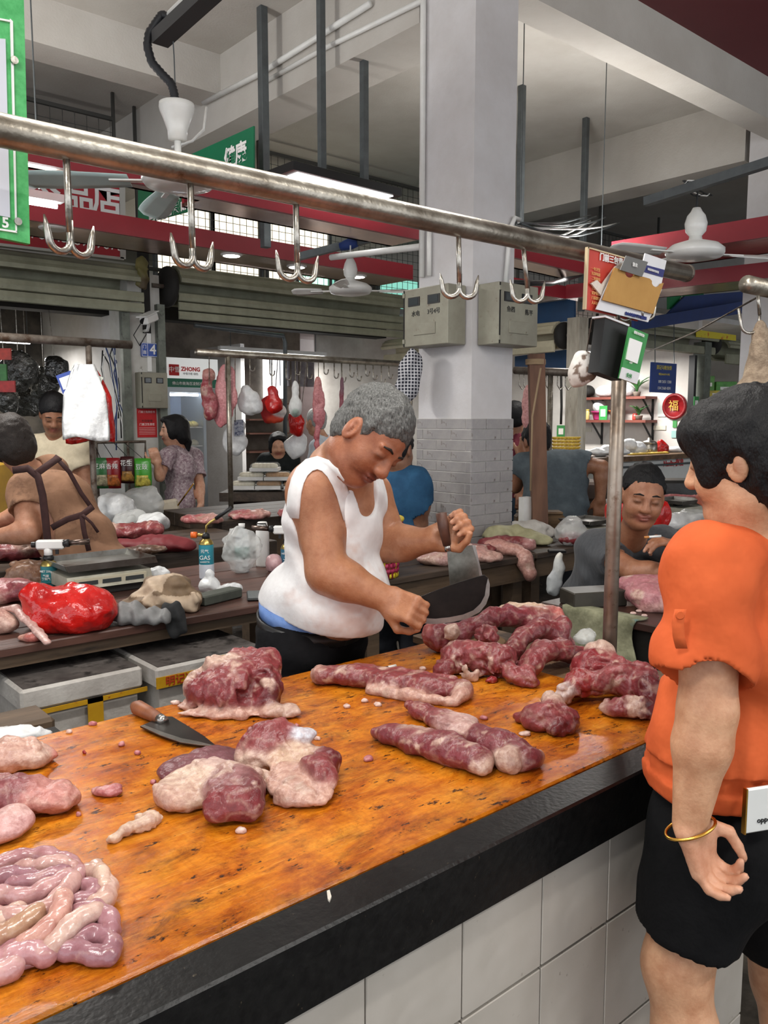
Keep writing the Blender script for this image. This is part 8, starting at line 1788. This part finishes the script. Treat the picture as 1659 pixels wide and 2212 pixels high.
tag(lump('red_bag', [(onW(1438)+UP*.05, (.08, .06, .06)), (onW(1436)+UP*.1, (.04, .04, .04))], .01, m_redbag, amp=.012, fr=18, cut=[((0, 0, zw), (0, 0, -1))]), 'small red plastic bag beside the steel pot', 'bag')
tag(lump('clear_bag', [(onW(1465)+UP*.03, (.12, .08, .035))], .012, m_milky, amp=.01, fr=16, cut=[((0, 0, zw), (0, 0, -1))]), 'flat plastic bag at the end of the freezer board', 'bag'); tag(lump('clear_bag', [(onW(1378)+UP*.06, (.14, .1, .08)), (onW(1366)+UP*.1, (.08, .08, .07))], .012, m_milky, amp=.016, fr=14, cut=[((0, 0, zw), (0, 0, -1))]), 'puffy plastic bag left of the steel pot', 'bag')
for i in range(9):
    p = onW(1352+i*9)-AY*.12; t = MB().lathe(p, [(.04, 0), (.045, .012), (.02, .022), (0, .024)], 12).build('fish_cake', mat('fishcake', (222, 190, 90), (200, 160, 60), 14, .5), None, True); tag(t, 'golden fish cake in the row on the freezer board', 'fish cake', 'fish cakes on the freezer board')
p0 = onY(1296, 985, CY-.05); tag(lump('white_cloths', [(p0+RT*.05+UP*.04, (.24, .12, .04)), (p0+RT*.12+UP*.07, (.12, .1, .04))], .014, m_milky, amp=.014, fr=14), 'white plastic sheets piled on the work board', 'plastic sheet')
# egg trays
p = onD(1222, 985, 7.4); t = thing('egg_tray_stack', p, 'stack of yellow egg trays behind the grey-shirted man', 'egg trays')
for i in range(6):
    z = p.z+i*S(7, 7.4); g = MB(); 
    for j in range(7): g.lathe(p+RT*(S(8.2, 7.4)*(j-3))+UP*(i*S(7, 7.4)), [(.012, 0), (.03, .02), (.03, .026), (.014, .024)], 8)
    g.obox(p+FW*.1+UP*(i*S(7, 7.4)+.012), (S(28, 7.4), .12, .006), RT, None, UP); g.build('tray', mat('egg_yellow', (216, 186, 84), (196, 160, 60), 20, .6), t, True)
tag(MB().obox(p+FW*.1-UP*(p.z/2+.01), (.14, .13, p.z/2-.01), RT, None, UP).build('egg_stand', m_dark), 'dark stand under the egg trays', 'stand')
# ================================================================== shop with green boxes, right edge
a = onD(1550, 869, 10.6); tag(MB().obox(a, (.6, .34, .02), RT, None, UP).build('shelf_board', m_redwood), 'dark shelf board carrying the green boxes', 'shelf'); sz_ = a.z+.019
for i, (px, py, w, hh, c, lb) in enumerate(((1524, 835, 14, 26, (96, 160, 70), 'tall green box in the right-hand shop'), (1564, 832, 22, 20, (90, 170, 70), 'wide green box with a pale label in the right-hand shop'), (1513, 855, 11, 11, (50, 96, 160), 'blue box on the shop shelf'), (1541, 853, 13, 10, (206, 186, 60), 'yellow packet on the shop shelf'), (1545, 835, 10, 16, (214, 216, 210), 'white packet between the green boxes'), (1480, 935, 7, 22, (226, 226, 222), 'white painted panel low beside the steel post'))):
    p = onD(px, py, (10.6, 10.6, 10.36, 10.36, 10.84, 10.6)[i]); p.z = p.z if i == 5 else sz_+S(hh, 10.6); t = thing('goods_box', p-UP*S(hh, 10.6), lb, 'box', 'goods in the right-hand shop'); MB().obox(p, (S(w, 10.6), .08, S(hh, 10.6)), RT, None, UP, bev=.005).build('carton', mat('goods%d' % i, c, tuple(int(q*.8) for q in c), 10, .5), t); MB().obox(p-FW*.082+UP*S(hh*.3, 10.6), (S(w*.6, 10.6), .002, S(hh*.15, 10.6)), RT, None, UP).build('label', m_wtxt, t)
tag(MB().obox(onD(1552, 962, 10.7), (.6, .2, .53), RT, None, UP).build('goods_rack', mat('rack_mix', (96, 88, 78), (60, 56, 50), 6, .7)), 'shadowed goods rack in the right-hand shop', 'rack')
# blue fascia boards and green sign above the right-hand shops
t = thing('blue_fascia', onY(1500, 715, CY-.3), 'deep blue fascia board above the right-hand shutters', 'fascia'); m_fb = mat('fascia_blue', (32, 58, 118), (26, 50, 104), 3, .4)
quad('board', [(1370, 690), (1659, 642), (1659, 668), (1370, 715)], CY-.35, .03, m_fb, t); quad('board', [(1480, 640), (1659, 625), (1659, 645), (1430, 690)], CY-.1, .02, m_fb, t)
t = thing('green_shop_sign', onY(1500, 665, CY-.05), 'green shop sign with white lettering behind the blue fascia', 'sign'); quad('board', [(1446, 640), (1520, 632), (1520, 662), (1446, 668)], CY-.05, .03, mat('sign_green', (34, 120, 70), rough=.5), t); text('全民', onY(1478, 651, CY-.056), AX, UP, S(22, 8.2), m_wtxt, t)
tag(quad('blue_wall_panel', [(1112, 770), (1224, 755), (1224, 800), (1112, 800)], CX+.4, .03, mat('panel_blue', (34, 78, 124), (28, 66, 108), 4, .5), pl='X'), 'blue corrugated panel below the cream shutter', 'panel')
tag(quad('blue_wall_panel', [(1112, 650), (1240, 640), (1240, 692), (1112, 706)], CX+.2, .03, _M['panel_blue'], pl='X'), 'blue panel above the cream shutter', 'panel')
tag(quad('yellow_banner', [(1505, 712), (1590, 724), (1590, 736), (1505, 728)], CY-.15, .01, mat('banner_yellow', (212, 196, 50), (190, 60, 40), 14, .5, ramp=(.55, .7))), 'yellow fringed banner strip over the right shutter', 'banner')
pipe('rope_line', [onY(1395, 762, CY-.5), onY(1500, 718, 3.2), onY(1640, 640, 2.4)], .006, m_rust, 'thin slack rope running up to the neighbour rail', 'rope')
# stall things behind the seated man
t2 = table('stall_table', 4.3, 6.4, 2.35, 2.95, .9, 'wooden stall table with scale behind the seated man', apron=.08)
pz = onZ(1478, 1118, .9); scale((pz.x, pz.y+.05, .9), .3, .24, .12, 'scale with an oblong tray behind the seated man', False)
put('clear_bag', 1465, 1150, .9, [((0, .05, .05), (.12, .08, .06)), ((.1, .05, .06), (.1, .07, .05))], m_milky, 'bags of goods below the oblong scale tray', 'bag', .01, amp=.012, fr=18)
put('clear_bag', 1505, 1140, .9, [((0, .05, .05), (.1, .08, .06))], m_clear, 'clear wrapped packet beside the oblong scale', 'bag', .01, amp=.01, fr=18)
hang('red plastic bag bulging behind the shoulders of the seated man', 1380, 1110, 4.1, [(-40, -5, 36, 34, .06), (35, 0, 36, 40, .06), (0, -20, 40, 30, .06)], m_redbag, 'red_bag', 'bag', .012, amp=.012, fr=14)
tag(MB().obox(onD(1470, 1055, 6.2), (S(55, 6.2), .15, S(20, 6.2)), RT, None, UP, bev=.02).build('black_chest', m_blkw), 'black machine cabinet below the chest freezer', 'cabinet'); tag(MB().obox(onD(1455, 1080, 5.9), (S(65, 5.9), .15, S(3, 5.9)), RT, None, UP).build('steel_tray', m_steel), 'long steel tray with a pork strip', 'tray')
meat_on('thin pork strip on the long steel tray', 1455, 1076, onD(1455, 1080, 5.9).z+.015, [((0, .0, .01), (.2, .03, .02), 8, (196, 120, 120))], seed=121, h=.01)
tag(MB().obox(onD(1258, 1058, 6.4), (S(42, 6.4), .18, S(20, 6.4)), RT, None, UP, bev=.02).build('brown_crate', mat('crate_brown', (84, 64, 52), (66, 50, 42), 6, .7)), 'brown crate behind the arm of the grey-shirted man', 'crate')
cc = onD(1258, 1058, 6.4); hz = (cc.z-S(20, 6.4)+.005)/2; tag(MB().obox(Vector((cc.x, cc.y, hz)), (S(38, 6.4), .15, hz), RT, None, UP).build('crate_stand', m_darkwood), 'dark wooden stand under the brown crate', 'stand')
# smaller hanging things right of the column
pipe('hanging_rail', [onD(1112, 800, 6.2), onD(1265, 806, 5.8)], .028, m_rust, 'rusty rail with short hooks behind the timber post', 'rail')
pipe('steel_pole', [onD(1190, 800, 6.0), Vector((onD(1190, 800, 6.0).x, onD(1190, 800, 6.0).y, 0))], .02, m_steel, 'thin steel pole behind the timber post', 'pole')
for i, px in enumerate((1122, 1132, 1180, 1205, 1222)):
    a = onD(px, 802, 6.2-(px-1112)/153*.4); tag(MB().tube([a+UP*.02, a-UP*.1, a-UP*.13+RT*.02, a-UP*.11+RT*.04], .005, 6).build('meat_hook', m_hook, None, True), 'short hook on the rusty rail behind the timber post', 'hook', 'hooks on the rusty rail')
hang('narrow strip of pink pork hanging behind the timber post', 1138, 880, 5.6, [(2, -30, 8, 18, .02, (222, 170, 164)), (-2, 5, 9, 40, .02, (216, 160, 156))], m_meat, 'hanging_pork', 'meat', .008, amp=.006, fr=20)
# ================================================================== more things on the table behind the butcher
meat_on('pink pork cuts in a clear bag at the end of the table', 20, 1310, ZT1, [((-.05, .1, .04), (.1, .09, .045), 0, (190, 112, 116)), ((.03, .06, .05), (.06, .05, .04), 0, (150, 72, 80)), ((-.1, .04, .03), (.08, .06, .04), 0, (222, 178, 166))], seed=131, h=.007)
meat_on('pale trotter pieces beside the red bag', -12, 1375, ZT1, [((-.04, .05, .04), (.07, .06, .045), 0, (226, 180, 166)), ((.02, .04, .03), (.04, .04, .03), 0, (232, 196, 180)), ((-.08, .0, .03), (.06, .05, .04), 0, (216, 166, 152))], seed=133, h=.007, fat=.1)
b = [onZ(25, 1352, ZT1)+UP*.07, onZ(50, 1352, ZT1)+UP*.075, onZ(75, 1362, ZT1)+UP*.05, onZ(98, 1374, ZT1)+UP*.03, onZ(118, 1386, ZT1)+UP*.012]
sd = SDF(); sd.chain([p-FW*.055 for p in b], [.016, .018, .016, .015, .012], .01, (232, 196, 186), (UP, .6)); sd.disp = lambda P: .003*vnoise(P, 50, 3)
tag(sdf_obj('pork_cut', sd, .005, m_meat, None, (232, 196, 186), meat_cols(135, .05), pad=.008), 'long pale strip of pork skin leaning on the red bag', 'meat')
meat_on('red meat scrap at the table edge before the red bag', 70, 1388, ZT1, [((0, .02, .012), (.03, .025, .016), 0, (206, 120, 110)), ((-.03, .03, .01), (.03, .02, .012), 0, (226, 170, 150))], seed=137, h=.005, amp=.004)
tag(lump('clear_bag', [(onZ(35, 1592, ZT-.03)-UP*.015+AY*.06, (.07, .04, .02)), (onZ(80, 1584, ZT-.03)-UP*.02+AY*.06, (.05, .03, .014))], .006, m_milky, amp=.006, fr=40), 'white plastic bag lying behind the board corner', 'bag')
tag(MB().box((.45, 1.9, .0), (.68, 2.05, .787)).build('bag_stand', m_dark), 'dark low stand behind the counter under the white bag', 'stand')
# yellow crate and old bundle in the rear left
tag(MB().obox(onD(-12, 1090, 4.9), (S(26, 4.9), .12, S(90, 4.9)), RT, None, UP, bev=.01).build('yellow_crate', mat('crate_yellow', (176, 138, 36), (150, 114, 28), 6, .5)), 'yellow plastic crate behind the worker in the brown apron', 'crate')
hang('dusty yellow bundle stuffed above the white pier', 306, 585, 7.27, [(0, 0, 15, 34, .05, (110, 104, 60)), (-6, -14, 10, 18, .045, (132, 122, 72)), (5, 24, 9, 22, .045, (84, 70, 50))], m_vc, 'dusty_bundle', 'bundle', .012, amp=.02, fr=16)
# bundle of loose wires at the column, behind the curved conduit
ww = random.Random(9); t = thing('cable_bundle', onY(1122, 486, 3.3), 'bundle of loose grey and white cables strung from the column towards the far beam', 'cables')
for i in range(7):
    a = onY(1116+ww.random()*8, 476+ww.random()*20, 3.3); c = onY(1270+ww.random()*90, 500-ww.random()*40, 4.4); pts = []; sg = .02+.1*ww.random()
    for u in np.linspace(0, 1, 8): pts.append(a.lerp(c, u)-UP*(sg*math.sin(math.pi*u))+RT*(.03*math.sin(5*u+i)))
    MB().tube(pts, .007, 6).build('strand', m_white if i % 2 else m_greysteel, t, True)
